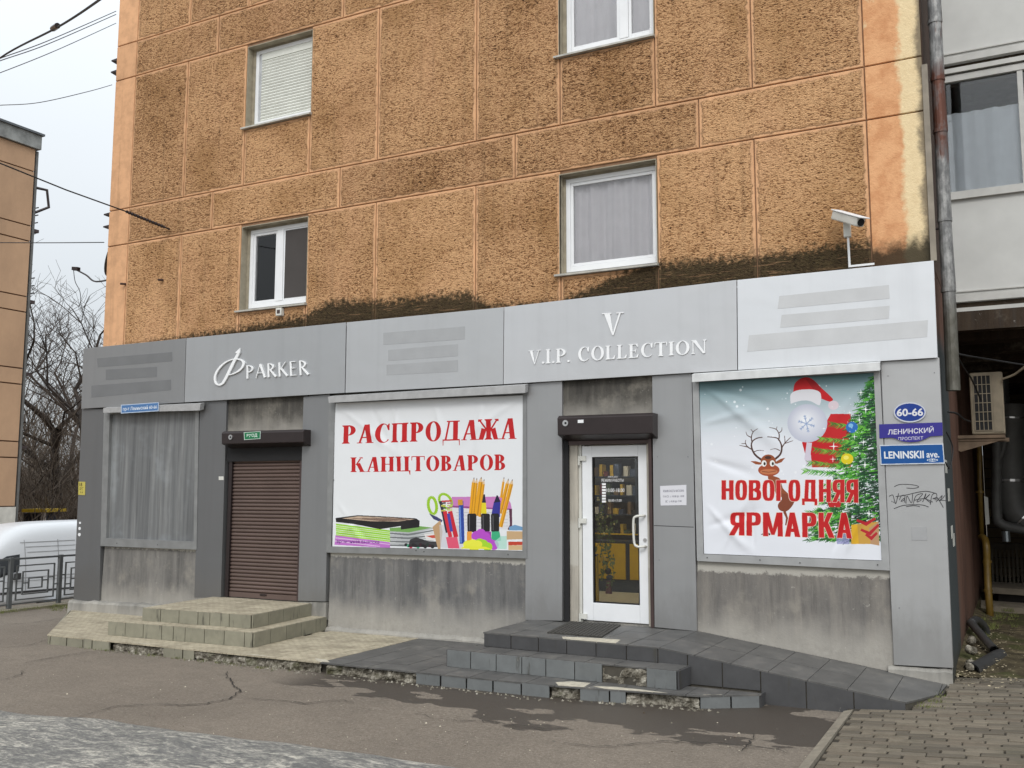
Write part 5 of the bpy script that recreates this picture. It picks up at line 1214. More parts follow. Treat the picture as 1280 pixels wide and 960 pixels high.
# ---- dark steps with ramp at the open door
DS = thing('entrance_steps', (-3.8, -.7, PZ), 'dark slate tiled steps with landing and ramp before the glass shop door', 'steps')
rz = lambda x, y: max(.095, min(.43, .43-(x+3.10)*.1365+ (.02 if y < -1.0 and x > -2.9 else 0)*0))
MB().slab([(-5.06,-1.115),(-3.12,-1.20),(-3.10,-1.20),(-3.10,.03),(-5.06,.03)], PZ-.02, .415).build('landing_slab', M_GROUT, DS)
MB().slab([(-3.10,-1.20),(-.93,-1.20),(-.70,-.50),(-.66,.03),(-3.10,.03)], -.03, lambda x, y: rz(x, y)-.015).build('ramp_slab', M_GROUT, DS)
step_block([(-5.30,-1.48),(-2.83,-1.53),(-2.81,-1.22),(-5.30,-1.13)], PZ-.02, .285, 8, 1, M_DK, M_DKL, DS, M_GROUT)
tiles([(-5.075,-1.13),(-3.12,-1.215),(-3.10,-1.215),(-3.10,.03),(-5.075,.03)], -3.10, -1.215, .33, .42, .43, M_DK, DS, name='landing_tile', gap=.006)
tiles([(-3.10,-1.215),(-.93,-1.215),(-.715,-.55),(-.68,.03),(-3.10,.03)], -3.10, -1.215, .34, .62, rz, M_DK, DS, name='ramp_tile', gap=.006)
riser((-5.06,-1.115), (-3.12,-1.20), .287, .418, 6, M_DKR, DS)
xs_ = [-3.12,-2.83,-2.50,-2.15,-1.75,-1.35,-.93]
for a, b in zip(xs_, xs_[1:]): riser((a,-1.20), (b,-1.20), -.01 if a > -2.2 else PZ+.002, rz(a,0)-.012, 1, M_DKR, DS, z1b=rz(b,0)-.012)
riser((-5.06,.03), (-5.06,-1.115), PZ+.002, .418, 3, M_DKR, DS)
a_, b_ = (-5.30,-1.48), (-2.83,-1.53); t = [solve(p, .2, a_, b_) for p in (559,589,621,653,683,719,753.5,808.5,847)]; t[0] = 0; t[-1] = 1
riser(a_, b_, PZ+.002, .281, t, M_DKL, DS, miss=(6,)); P_ = lambda u: (a_[0]+(b_[0]-a_[0])*u, a_[1]+(b_[1]-a_[1])*u)
rubble(P_(t[6]), P_(t[7]), PZ+.002, .275, DS, 17.0, depth=.03); riser((-2.83,-1.53), (-2.81,-1.22), PZ+.002, .281, 1, M_DKR, DS); riser((-5.30,-1.13), (-5.30,-1.48), PZ+.002, .281, 1, M_DKR, DS)
patch([(703,796),(740,797.5),(777,800),(770,804.5),(735,803),(698,800)], .43, DS, lambda x: -1.21+(x+3.12)*-.043)
# door mat
M_MAT = simple('charcoal_rubber_mat', S(62,60,56), .9, var=.25, sc=30, bump=.6)
q = [atz(x, y, .436)[:2] for x, y in ((712,777.5),(776,781.5),(752,796.5),(684,791))]
DMt = thing('door_mat', (q[0][0], q[0][1], .432), 'dark rubber mat lying on the landing in front of the glass door', 'mat')
MB().slab(q, .4325, .444).build('mat_base', M_MAT, DMt)
for k in range(1, 14):
    u = k/14; A = bil([q[0], q[1], q[2], q[3]], u, 1); B_ = bil([q[0], q[1], q[2], q[3]], u, 0); MB().tube([(A[0], A[1], .445), (B_[0], B_[1], .445)], .006, 5).build('rib', M_MAT, DMt)

# grit, crumbs and small leaves scattered on the asphalt
random.seed(55); gt = MB(); gl_ = MB()
for k in range(300):
    px_, py_ = random.uniform(0, 1030), 800+155*random.random()**.8; x, y, _z = atz(px_, py_, 0)
    if y > -1.99 and x > -11: continue
    if x > -1.45: continue
    s_ = random.uniform(.003, .008)*(2.0 if random.random() < .06 else 1); z = gz(x, y)+.001
    v_ = [(x-s_, y, z), (x, y-s_*.8, z), (x+s_*.9, y+s_*.1, z), (x, y+s_, z), (x+s_*.1, y, z+s_*.8)]; (gl_ if k % 5 == 0 else gt).add(v_, [(0,1,4), (1,2,4), (2,3,4), (3,0,4)])
gt.build('grit', simple('pale_grit', S(176,168,150), .9, var=.3, sc=40), kind='stuff'); gl_.build('fallen_leaf_crumbs', simple('brown_leaf_crumb', S(70,56,40), .9, var=.3, sc=40), kind='stuff')
# crumbled debris along the broken platform edge
random.seed(56); db = MB()
for k in range(260):
    x = random.uniform(-9.8, -2.4); 
    if -8.9 < x < -8.5: continue
    y = (-1.95 if x < -3.95 else -1.90+(x+3.95)*.15)-abs(random.gauss(0, .05)); s_ = random.uniform(.006, .022); z = gz(x, y)+.001; j_ = lambda: random.uniform(.6, 1.2)
    db.add([(x-s_*j_(), y, z), (x, y-s_*j_(), z), (x+s_*j_(), y, z), (x, y+s_*j_(), z), (x, y, z+s_*j_())], [(0,1,4), (1,2,4), (2,3,4), (3,0,4)])
db.build('edge_debris', M_RUB, kind='stuff')

# ================================================================== brick paving at the right
def brick_mat():
    m = Mt('grey_paver', .88, 0, .3); n = m.noise(8, 5, .7); r = m.rnd()
    c = m.ramp(r, [(0, S(84,78,69)), (.35, S(102,95,84)), (.7, S(116,108,95)), (1, S(96,87,76))])
    c = m.mix(m.math('MULTIPLY', m.step(n, .45, .7), .5), c, S(84,78,66)); big = m.noise(1.4, 3); c = m.mix(m.math('MULTIPLY', m.step(big, .5, .7), .4), c, S(78,76,64))
    m.col(c); m.bump(m.noise(60, 4, .7), .6, .004); return m.m
M_BRK = brick_mat(); M_SAND = simple('joint_sand', S(48,43,35), .95, var=.3, sc=25)
bz = lambda x, y: max(.0, min(.26, .035+.065*(x+1.4)+.012*(y+1)))+.0
PV = MB(); gp = [(-1.42,-9.6),(-1.42,-1.22),(-.90,-1.20),(-.64,-.2),(-.64,.35),(6,.35),(6,-9.6)]
# bed as grid so it follows the slope
bed = MB(); bxs = [-1.40+i*.25 for i in range(31)]; bys = [-9.6+i*.4 for i in range(26)]
for y in bys:
    for x in bxs: bed.v.append((x, y, bz(x, y)+.002))
for j in range(25):
    for i in range(30):
        if bys[j+1] > -1.0 and bxs[i] < -.70: continue
        a = j*31+i; bed.f.append((a, a+1, a+32, a+31))
paving = bed.build('brick_pavement', M_SAND, kind='structure')
random.seed(21); bl, bw = .255, .092; cnt = 0; rest = MB(); bn = 0
ang = math.radians(-1.5); nb = []
for j in range(-94, 23):
    for i in range(-1, 30):
        x0 = -1.335+i*bl+(j % 2)*bl*.5+(j % 3)*.02; y0 = -.95+j*bw
        if j % 2 and i == -1: pass
        x1 = x0+bl-.011; xa = max(x0, -1.335)
        if x1-xa < .05: continue
        y1 = y0+bw-.011
        if y1 > -1.22 and xa < -.90: 
            if x1 > -.9: xa = -.89
            else: continue
        if y1 > -.55 and xa < -.68:
            if x1 > -.62: xa = -.66
            else: continue
        if y1 > .36: continue
        cxm, cym = (xa+x1)/2, (y0+y1)/2
        nb.append((math.hypot(cxm-.0, cym+10.2), xa, x1, y0, y1))
def inframe(x, y, z):
    p = np.array([x, y, z])-CAM; zc = p@FW
    if zc < .1: return False
    u = 640+F_PX*(p@RT)/zc; v = 480-F_PX*(p@UP)/zc; return -20 < u < 1320 and v < 985
vis = [b for b in nb if inframe((b[1]+b[2])/2, (b[3]+b[4])/2, .05)]
vis.sort(); sel = set(vis[:300])
def paver(mbx, b):
    _, xa, x1, y0, y1 = b; dz = random.uniform(-.004, .005); t1, t2 = random.uniform(-.01, .01), random.uniform(-.015, .015)
    zf = lambda x, y: bz(x, y)+.012+dz+t1*(x-xa)+t2*(y-y0); c_ = .006; jx, jy = random.uniform(-.003, .003), random.uniform(-.003, .003)
    o = [(xa+jx,y0+jy),(x1+jx,y0+jy),(x1+jx,y1+jy),(xa+jx,y1+jy)]; i_ = [(xa+c_,y0+c_),(x1-c_,y0+c_),(x1-c_,y1-c_),(xa+c_,y1-c_)]
    mbx.add([(x, y, bz(x, y)-.02) for x, y in o]+[(x, y, zf(x, y)-.005) for x, y in o]+[(x, y, zf(x, y)) for x, y in i_], [(k, (k+1)%4, (k+1)%4+4, k+4) for k in range(4)]+[(k+4, (k+1)%4+4, (k+1)%4+8, k+8) for k in range(4)]+[(8,9,10,11)])
for b in nb:
    if b in sel: q = MB(); paver(q, b); q.build('paver', M_BRK, paving)
    else: paver(rest, b)
rest.build('outer_pavers', M_BRK, paving, kind='stuff')
M_KERB = simple('kerb_concrete', S(126,119,106), .92, var=.2, sc=9, bump=.4)
y = -1.30; random.seed(5)
while y > -9.5:
    L = 1.0; MB().add([(-1.425,y-L+.01,-.1),(-1.345,y-L+.01,-.1),(-1.345,y,-.1),(-1.425,y,-.1),(-1.425,y-L+.01,.030),(-1.345,y-L+.01,.052),(-1.345,y,.052),(-1.425,y,.030)], [(0,3,2,1),(4,5,6,7),(0,1,5,4),(1,2,6,5),(2,3,7,6),(3,0,4,7)]).build('kerb_stone', M_KERB, paving); y -= L
# dirt yard behind, beside the side wall
def dirt():
    m = Mt('littered_soil', .95, 0, .2); a = m.noise(5, 6, .75); b = m.noise(28, 4, .75)
    c = m.ramp(a, [(.35, S(50,44,34)), (.55, S(84,76,58)), (.7, S(120,110,86))]); c = m.mix(m.step(b, .64, .68), c, S(170,160,136)); c = m.mix(m.math('MULTIPLY', m.step(m.noise(2.2, 4), .5, .62), .6), c, S(62,68,34)); m.col(c); m.bump(a, 1, .03); return m.m
q = MB(); n1, n2 = 60, 60
for j in range(n2+1):
    for i in range(n1+1):
        x = -.66+i*.14; y = .30+j*.25; q.v.append((x, y, .125+.05*(j/8 if j < 8 else 1)+.03*mnoise.noise(Vector((x*2.3, y*2.3, 0)))+(.08 if i == 0 else .03 if i == 1 else 0)*(1 if y > .5 else .2)))
for j in range(n2):
    for i in range(n1): a = j*(n1+1)+i; q.f.append((a, a+1, a+n1+2, a+n1+1))
q.build('yard_ground', dirt(), kind='structure', smooth=True)
# litter and leaves around the wall foot
random.seed(9); lt = MB(); M_LIT = simple('dry_leaf_litter', S(170,158,132), .9, var=.35, sc=30)
for k in range(420):
    x = random.gauss(-.42, .22); y = random.uniform(.15, 3.5)
    if k > 330: x = random.uniform(-.9, .4); y = random.uniform(-.3, .4)
    if x < -.60 and y < .1: continue
    x = max(-.60, x); z = .145+min(.05, max(0, y-.3)*.03)+random.uniform(0, .02); s_ = random.uniform(.006, .02); a = random.uniform(0, 6); r = [(s_*math.cos(a+t), s_*.6*math.sin(a+t), random.uniform(-.004, .006)) for t in (0, 1.6, 3.1, 4.7)]
    lt.add([(x+p[0], y+p[1], z+p[2]) for p in r], [(0, 1, 2, 3)])
lt.build('leaf_litter', M_LIT, kind='stuff')
# weeds along edges
M_GRASS = simple('winter_grass', S(92,98,48), .9, var=.35, sc=15)
gr = MB(); random.seed(13)
def tuft(x, y, z, n, h):
    for _ in range(n):
        a = random.uniform(0, 6.28); l = random.uniform(.3, 1)*h; bx, by = x+random.gauss(0, .03), y+random.gauss(0, .03); dx, dy = math.cos(a)*l*.6, math.sin(a)*l*.6
        gr.add([(bx-.003, by, z), (bx+.003, by, z), (bx+dx, by+dy, z+l)], [(0, 1, 2)])
for _ in range(40): tuft(random.uniform(-.86,-.66), random.uniform(-1.1,-.4), bz(-.8,-.8)+.005, 10, .04)
for _ in range(60): tuft(*atz(random.uniform(62,92), random.uniform(754,764), 0), 9, .06)
for _ in range(160): tuft(-14.05+random.uniform(-.12,.12), random.uniform(-3,1.4), .03, 9, .05)
for _ in range(26): tuft(random.uniform(-.55,-.1), random.uniform(2.5,6), .2, 12, .08)
for _ in range(36): tuft(random.uniform(-10.3,-6.8), -1.955, .0, 8, .035)
gr.build('grass_tufts', M_GRASS, kind='stuff')

# ================================================================== right side: downpipe, balcony wing, yard clutter
def rust_pipe():
    m = Mt('rusting_zinc', .55, .45, .4); X, Y, Z = m.xyz(); a = m.noise(2.2, 5, .7, m.pos(3, 3, .8)); b = m.noise(14, 4, .7, m.pos(1, 1, .5))
    c = m.mix(m.step(b, .35, .7), S(104,104,104), S(154,154,152)); z = m.math('ADD', Z, m.math('MULTIPLY', a, .8))
    r1 = m.math('MULTIPLY', m.step(z, 5.6, 5.75), m.step(z, 6.75, 6.5)); r2 = m.math('MULTIPLY', m.step(z, 8.0, 8.3), .35); r3 = m.math('MULTIPLY', m.step(a, .58, .66), .6)
    rr = m.math('MAXIMUM', m.math('MAXIMUM', r1, r2), r3); c = m.mix(m.math('MULTIPLY', rr, m.math('MULTIPLY_ADD', m.step(b, .35, .55), .5, .45)), c, S(86,46,30))
    c = m.mix(m.math('MULTIPLY', m.step(z, 4.4, 3.9), .7), c, S(72,68,52)); m.col(c); m.bump(b, .3, .004); return m.m
M_RUSTP = rust_pipe()
DP = thing('downpipe', (-.50, .22, 2.9), 'rusty grey metal downpipe running down beside the building corner', 'downpipe')
zz = [2.9,3.9,4.62,5.55,6.1,6.72,7.35,8.3,9.6,11,12.6]
for k in range(len(zz)-1):
    r_ = .064; MB().tube([(-.515+.006*(k%2), .22, zz[k]), (-.515+.004*((k+1)%2), .22, zz[k+1]+.03)], [r_+.003, r_-.002], 16).build('pipe_section', M_RUSTP, DP, smooth=False)
    MB().tube([(-.515, .22, zz[k+1]-.01), (-.515, .22, zz[k+1]+.03)], r_+.006, 16).build('collar', M_RUSTP, DP)
for z in (7.30, 4.55): MB().tube([(-.66, .22, z), (-.50, .22, z)], .012, 6).build('bracket', M_BROWN, DP); 
MB().box(-.655, .10, 4.2, -.60, .155, 6.25).build('batten', simple('weathered_batten', S(138,130,118), .9, var=.2), DP)
# balcony wing
WG = thing('balcony_wing', (2, 2.5, 0), 'rear wing with glazed white panelled balconies right of the downpipe', 'building')
M_BP = simple('white_balcony_panel', S(200,201,198), .6, var=.08, sc=2.0)
M_BF = simple('grey_white_balcony_frame', S(192,192,188), .5, var=.10)
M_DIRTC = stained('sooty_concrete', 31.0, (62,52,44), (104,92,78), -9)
YB = 2.5
def balc(zb, zp, zt, n):
    x0 = at(1181, 250, YB)[0]+.0; w_ = MB(); w_.box(x0, YB, zb, 4.4, YB+.05, zp-.05); bp = w_.build('balcony_panel', M_BP, WG)
    MB().box(x0, YB-.02, zb+.06, 4.4, YB-.001, zb+.075).build('bead', M_BF, bp); MB().box(x0+.0, YB-.025, zb-.06, 4.4, YB+.06, zb+.03).build('bottom_rail', M_BF, WG)
    MB().box(x0-.02, YB-.045, zp-.06, 4.4, YB+.05, zp+.035).build('sill_rail', M_BF, WG); MB().box(x0, YB-.03, zt-.02, 4.4, YB+.05, zt+.06).build('top_rail', M_BF, WG)
    xs = [x0-.02, x0+.86, x0+1.9, x0+2.9, x0+3.9]
    for k, x in enumerate(xs):
        MB().box(x+(0 if k else .02), YB-.02, zp+.036, x+(.06 if k else .035), YB+.045, zt-.021).build('mullion', M_BF, WG)
        if k < 4:
            MB().box(x+.06, YB+.012, zp+.037, xs[k+1]-.002, YB+.018, zt-.022).build('pane', M_GLASS2, WG)
    curtain(WG, x0+.06, 3.9, YB+.07, zp, zt-.40, M_CURT, amp=.025, nf=22, seed=n)
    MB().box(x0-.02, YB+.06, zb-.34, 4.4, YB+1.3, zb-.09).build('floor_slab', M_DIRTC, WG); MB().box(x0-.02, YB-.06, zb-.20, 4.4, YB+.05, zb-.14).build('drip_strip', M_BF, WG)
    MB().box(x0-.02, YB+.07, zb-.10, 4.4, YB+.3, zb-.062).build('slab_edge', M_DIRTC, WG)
balc(4.25, 5.52, 6.98, 1); balc(7.26, 8.5, 9.9, 2); balc(10.2, 11.4, 12.8, 3)
MB().box(-.60, YB+1.3, -.1, 4.4, YB+1.5, 14).build('rear_wall', M_DIRTC, WG).location.z += 4.05
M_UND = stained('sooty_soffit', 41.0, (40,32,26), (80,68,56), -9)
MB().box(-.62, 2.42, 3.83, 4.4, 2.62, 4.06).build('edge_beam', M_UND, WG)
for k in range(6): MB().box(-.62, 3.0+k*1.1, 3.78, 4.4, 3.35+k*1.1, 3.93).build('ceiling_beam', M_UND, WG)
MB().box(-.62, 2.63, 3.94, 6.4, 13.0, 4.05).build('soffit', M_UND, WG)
MB().box(4.4, 2.5, -.1, 4.6, 13, 14).build('far_pier', M_DIRTC, WG)
M_RED = simple('dull_red_brick_wall', S(112,78,64), .95, var=.3, sc=7, bump=.5)
# yard wall with horizontal boards
YWAL = thing('board_wall', (1.2, 12.6, .15), 'wall of dark brown horizontal boards at the back of the passage', 'wall')
M_BOARD = simple('dark_brown_board', S(88,76,56), .85, var=.25, sc=4, obj_var=.3)
for k in range(19): MB().box(-.6, 12.5+.01*(k%2), .15+k*.205, 4.4, 12.56+.01*(k%2), .15+k*.205+.19).build('board', M_BOARD, YWAL)
MB().box(-.62, 12.62, 0, 4.4, 12.8, 4.1).build('backing', M_BLACK, YWAL)
# pale opening at the right edge (light window of the yard building)
rw = thing('yard_window', (.25, 12.4, 2.6), 'pale barred window in the dark yard wall at the right edge', 'window')
q = wxz([(1263,527),(1300,524),(1300,650),(1268,650)], 12.3); MB().prism(q, 12.3, 12.34).build('pane', simple('milky_glass', S(150,154,156), .5), rw)
for k in range(6): a = at(1264, 548+k*17, 12.25); MB().box(a[0], 12.26, a[2]-.03, a[0]+1.0, 12.29, a[2]+.04).build('bar', M_BROWN2, rw)
# corrugated shiny duct + big insulated ducts
def duct(pts, r, name, mat, label, cat, ring=.06, seg='duct_section'):
    P = spline([at(*p) for p in pts], 8) if len(pts) > 2 else [at(*pts[0]), at(*pts[1])]
    P = [Vector(p) for p in P]; fine = []; L = 0
    for a, b in zip(P, P[1:]):
        n = max(1, int((b-a).length/(ring/2)));
        for i in range(n): fine.append(a.lerp(b, i/n))
    fine.append(P[-1]); rs = [r*(1+(.045 if i % 2 else -.02)) for i in range(len(fine))]
    t = thing(name, tuple(P[-1]), label, cat); MB().tube(fine, rs, 20).build(seg, mat, t, smooth=True); return t, fine
M_ZINC = simple('shiny_corrugated_zinc', S(150,158,162), .35, .7, var=.15, sc=6)
M_INS = simple('grey_insulated_duct', S(104,104,102), .6, .2, var=.15, sc=5)
t, f_ = duct([(1246,425,8.0),(1249,505,8.0)], .16, 'ventilation_duct', M_ZINC, 'shiny corrugated metal duct behind the air conditioner', 'duct', .05)
t, f_ = duct([(1262,505,7.2),(1262,530,7.2),(1262,575,7.2),(1264,620,7.2),(1272,642,7.2),(1300,660,7.2),(1340,668,7.2)], .21, 'ventilation_duct', M_INS, 'thick grey wrapped duct bending right at the frame edge', 'duct', .09)
for k in (6, 20, 34): 
    if k < len(f_)-1: MB().tube([f_[k], f_[k].lerp(f_[k+1], .5)], .235, 20).build('clamp', M_STEEL, t)
t, f_ = duct([(1245,540,7.0),(1246,575,7.0),(1246,640,7.0),(1252,655,7.0),(1280,662,7.0),(1330,668,7.0)], .075, 'drain_pipe', M_INS, 'slim grey drain pipe left of the thick wrapped duct', 'pipe', .16)
MB().tube([at(1257,548,7.0), at(1252,565,7.0), at(1246,578,7.0)], .06, 12).build('branch', M_INS, t); MB().tube([at(1257,664,6.9), at(1258,677,6.9)], .06, 12).build('bright_stub', M_ZINC, t)
# yellow gas pipe
M_YEL = simple('yellow_gas_paint', S(104,82,30), .5, var=.25, sc=8)
GP = thing('gas_pipe', (-.45, 5.4, .2), 'yellow gas pipe standing against the red brown side wall', 'pipe')
MB().tube([at(1224,520,5.6), at(1224.5,600,5.6), at(1227,671,5.6)], .034, 10).build('riser_pipe', M_YEL, GP, smooth=True)
MB().tube(spline([at(1226.5,671,5.5), at(1231,674,5.4), at(1233,684,5.3), at(1233.5,700,5.3)], 4)+[at(1235,735,5.2), at(1238.5,783,5.1)], .050, 12).build('lower_pipe', M_YEL, GP, smooth=True)
for a in (at(1225,615,5.58), at(1235,738,5.2), at(1234,702,5.3)): MB().tube([(a[0],a[1],a[2]-.015),(a[0],a[1],a[2]+.015)], .060, 12).build('coupling', M_YEL, GP)
# picket fence and slabs in the yard
M_PICK = simple('grey_weathered_picket', S(82,76,66), .9, var=.25, sc=6, obj_var=.35)
FN = thing('picket_fence', (.3, 8.6, .3), 'low grey weathered picket fence at the back of the yard', 'fence')
for k in range(34):
    a = at(1238+k*5.2, 682, 8.6); b = at(1238+k*5.2, 722, 8.6); MB().box(a[0], 8.6, b[2]-.25, a[0]+.034, 8.625, a[2]+random.uniform(-.01,.015)).build('picket', M_PICK, FN)
a = at(1236, 680, 8.6); b = at(1236, 686, 8.6); MB().box(a[0]-.05, 8.50, b[2], a[0]+2.2, 8.70, a[2]+.02).build('cap_board', M_PICK, FN)
M_SLAB = simple('grey_concrete_slab', S(120,112,98), .9, var=.2, sc=5, bump=.4)
for i, (q, th, lab) in enumerate((([(1232,722,7.6),(1300,729,7.4),(1300,744,6.3),(1236,734,6.5)], .09, 'upper concrete slab of the yard stack under the picket fence'), ([(1226,738,6.6),(1300,752,6.4),(1300,778,5.6),(1226,757,5.8)], .10, 'lower wide concrete slab of the yard stack'))):
    P = [at(*p) for p in q]; z = sum(p[2] for p in P)/4; sl_ = MB().slab([(p[0], p[1]) for p in P], z-th, z); build_at(sl_, 'concrete_slab', M_SLAB, (P[0][0], P[0][1], z-th), label=lab, cat='slab')
    P2 = [(p[0]+.06, p[1]+.06) for p in P]; sb = MB().slab([(P[0][0]+.12,P[0][1]-.3),(P[1][0],P[1][1]),(P[2][0],P[2][1]+.3),(P[3][0]+.12,P[3][1]+.25)], .1, z-th-.002); build_at(sb, 'block_stack', M_BLACK if i == 9 else simple('dark_stack_block', (.05,.045,.04,1), .9), (P[0][0], P[0][1], .1), label=('dark block base under the upper yard slab', 'dark block base under the lower yard slab')[i], cat='blocks')
# air conditioner on bracket
AC = thing('air_conditioner', (-.29, 3.0, 2.62), 'old beige outdoor air conditioner unit on wall bracket in passage', 'air conditioner')
M_ACB = simple('yellowed_ac_housing', S(132,122,104), .7, var=.18, sc=6)
xa, xb, za, zb = -.468, -.095, 2.61, 3.38; ya = 3.0
MB().box(xa, ya, za, xb, ya+.30, zb).build('housing', M_ACB, AC, bevel=.02)
gx = (xa+.045, xa+.235); MB().box(gx[0], ya-.004, za+.05, gx[1], ya-.001, zb-.04).build('grille_opening', M_BLACK, AC)
for k in range(5): x = gx[0]+(gx[1]-gx[0])*k/4; MB().box(x-.004, ya-.014, za+.05, x+.004, ya-.006, zb-.04).build('grille_bar', M_ACB, AC)
for k in range(7): z = za+.05+(zb-.09-za)*k/6; MB().box(gx[0], ya-.0135, z-.004, gx[1], ya-.0055, z+.004).build('grille_bar', M_ACB, AC)
MB().box(gx[1]+.02, ya-.008, za+.03, xb-.015, ya-.001, zb-.03).build('cover_panel', M_ACB, AC)
BK = MB(); BK.box(-.64, 2.95, 2.53, -.06, 3.0, 2.56); BK.box(-.64, 3.27, 2.53, -.06, 3.32, 2.56); BK.add([(-.64,2.96,2.42),(-.60,2.96,2.40),(-.15,2.96,2.53),(-.64,2.96,2.53),(-.64,3.0,2.42),(-.60,3.0,2.40),(-.15,3.0,2.53),(-.64,3.0,2.53)], [(0,1,2,3),(7,6,5,4),(0,4,5,1),(1,5,6,2)])
BK.box(-.64, 2.93, 2.562, -.10, 3.36, 2.60); BK.build('bracket', simple('rusty_bracket', S(104,88,72), .9, var=.3, sc=7), AC)
# cables of the passage
M_CAB = simple('black_cable', (.012, .012, .013, 1), .6)
def cable(pts, r, label, name='cable', mat=None, sub=None, cat='cable'):
    P = [at(*p) if len(p) == 3 else tuple(p) for p in pts]; P = spline(P, 8) if len(P) > 2 else P
    m_ = MB().tube(P, r, 6); return build_at(m_, name, mat or M_CAB, tuple(P[0]), label=label, cat=cat)
cable([(1194,438,.6),(1200,443,1.2),(1235,449,2.2),(1285,457,2.6)], .011, 'black cable strung across the passage above the air conditioner')
cable([(1194,440,.5),(1204,458,1.2),(1215,475,2.3),(1226,500,2.9)], .010, 'loose black cable hanging down to the left of the air conditioner')
cable([(1185,515,.3),(1196,517,.8),(1205,524,1.6),(1213,527,2.8)], .010, 'black cable from the wall corner to the unit bracket')
cable([(1285,455,2.8),(1268,468,2.9),(1252,474,2.95)], .014, 'pale conduit rising right from the air conditioner', mat=M_ACB)
cable([(1183,540,.2),(1191,560,.3),(1187,585,.2),(1182,578,.1)], .007, 'thin black wire looped at the corner beside the blue sign')
# stickers on grey painted corner
for k, (px_, py_, w_, h_) in enumerate(((1192,582,5,10),(1192.5,618,5,12),(1194,665,3,5),(1194,675,3,6))):
    y_ = .25+.22*k; z = at(px_, py_, y_)[2]; MB().box(-.6245, y_, z-.07, -.6215, y_+.28, z+.06).build('torn_poster', M_WHITE_DIRTY, BLD)
MB().prism(wxz([(1230,620),(1235,622),(1237,655),(1232,656)], 6.0), 6.0, 6.01).build('poster_strip', M_WHITE_DIRTY, GP)
# plastic pipes on the ground
M_PVC = simple('grey_pvc', S(64,64,64), .35, var=.12)
def pvc(a, b, r, label):
    a, b = Vector(a), Vector(b); t = thing('plastic_pipe', tuple(a), label, 'pipe'); d = (b-a).normalized()
    m_ = MB(); m_.tube([a, b], r, 20, cap=False); m_.tube([b, a], r*.88, 20, cap=False); m_.build('tube', M_PVC, t, smooth=True)
    m_ = MB(); m_.tube([a-d*.001, a+d*.09], r*1.13, 20, cap=False); m_.tube([a+d*.09, a-d*.001], r*.9, 20, cap=False); m_.build('socket', M_PVC, t, smooth=True)
    MB().tube([a+d*.10, a+d*.104], r*.87, 16).build('dark_bore', M_BLACK, t); return t
pvc(at(1214,839,.55), at(1250,819,1.65), .070, 'short grey plastic pipe lying on the ground with its open end forward')
t = pvc(at(1243,813,1.6), at(1214,779,2.6), .045, 'grey plastic pipe leaning against the wall foot behind the lying one')
M_PVD = simple('dark_pvc_elbow', S(58,58,58), .4); MB().tube(spline([at(1214,779,2.62), at(1220,775,2.9), at(1229,782,3.1), at(1234,795,3.2)], 4), .05, 12).build('elbow', M_PVD, t, smooth=True)
# rubble lumps at the side wall foot
random.seed(33)
for k in range(9):
    y_ = .5+k*.28+random.uniform(-.08,.08); r = random.uniform(.025,.055); m_ = bmesh.new(); bmesh.ops.create_icosphere(m_, subdivisions=2, radius=r)
    for v in m_.verts: v.co *= 1+.35*mnoise.noise(v.co*14+Vector((k, 0, 0)))
    me = bpy.data.meshes.new('rubble_stone'); m_.to_mesh(me); m_.free(); me.materials.append(M_RUB); o = bpy.data.objects.new('rubble_stone', me); COL.objects.link(o); o.location = (-.56+random.uniform(-.02,.06), y_, .16+random.uniform(0,.12)); tag(o, ['nearest crumbled stone at the foot of the red brown side wall','second nearest','third nearest','fourth nearest','middle','fourth farthest','third farthest','second farthest','farthest crumbled stone at the foot of the red brown side wall'][k]+('' if k in (0,8) else ' crumbled stone along the side wall foot beside the plastic pipes'), 'stone', 'crumbled stones at the side wall foot')

# ================================================================== security camera
CM = thing('security_camera', at(1062,333,-.02), 'white bullet security camera on a thin post above the pale fascia', 'camera')
a = Vector(at(1062,333,-.02)); b = Vector(at(1060,296,-.02)); MB().tube([a, b], .012, 8).build('post', M_WHITE, CM)
c = Vector(at(1059,285,-.02)); MB().box(c.x-.035, c.y-.03, c.z-.10, c.x+.035, c.y+.03, c.z+.06).build('swivel', M_WHITE_DIRTY, CM, bevel=.008); MB().box(a.x-.01, a.y-.01, a.z-.01, a.x+.24, a.y+.01, a.z+.01).build('foot', M_WHITE, CM)
p0 = Vector(at(1044,269,-.01)); p1 = Vector(at(1076,278,-.30)); d = (p1-p0).normalized(); sdv = d.cross(Vector((0,0,1))).normalized(); upv = sdv.cross(d).normalized(); mid = (p0+p1)/2; hl = (p1-p0).length/2
MB().obox(mid, d*hl, sdv*.048, upv*.045).build('body', M_WHITE_DIRTY, CM, bevel=.014)
MB().obox(mid+upv*.052+d*.02, d*(hl+.03), sdv*.058, upv*.006).build('sun_shield', M_WHITE, CM, bevel=.004); e = p1+d*.002; MB().tube([e-d*.01, e+d*.004], .038, 18).build('lens', M_BLACK, CM)

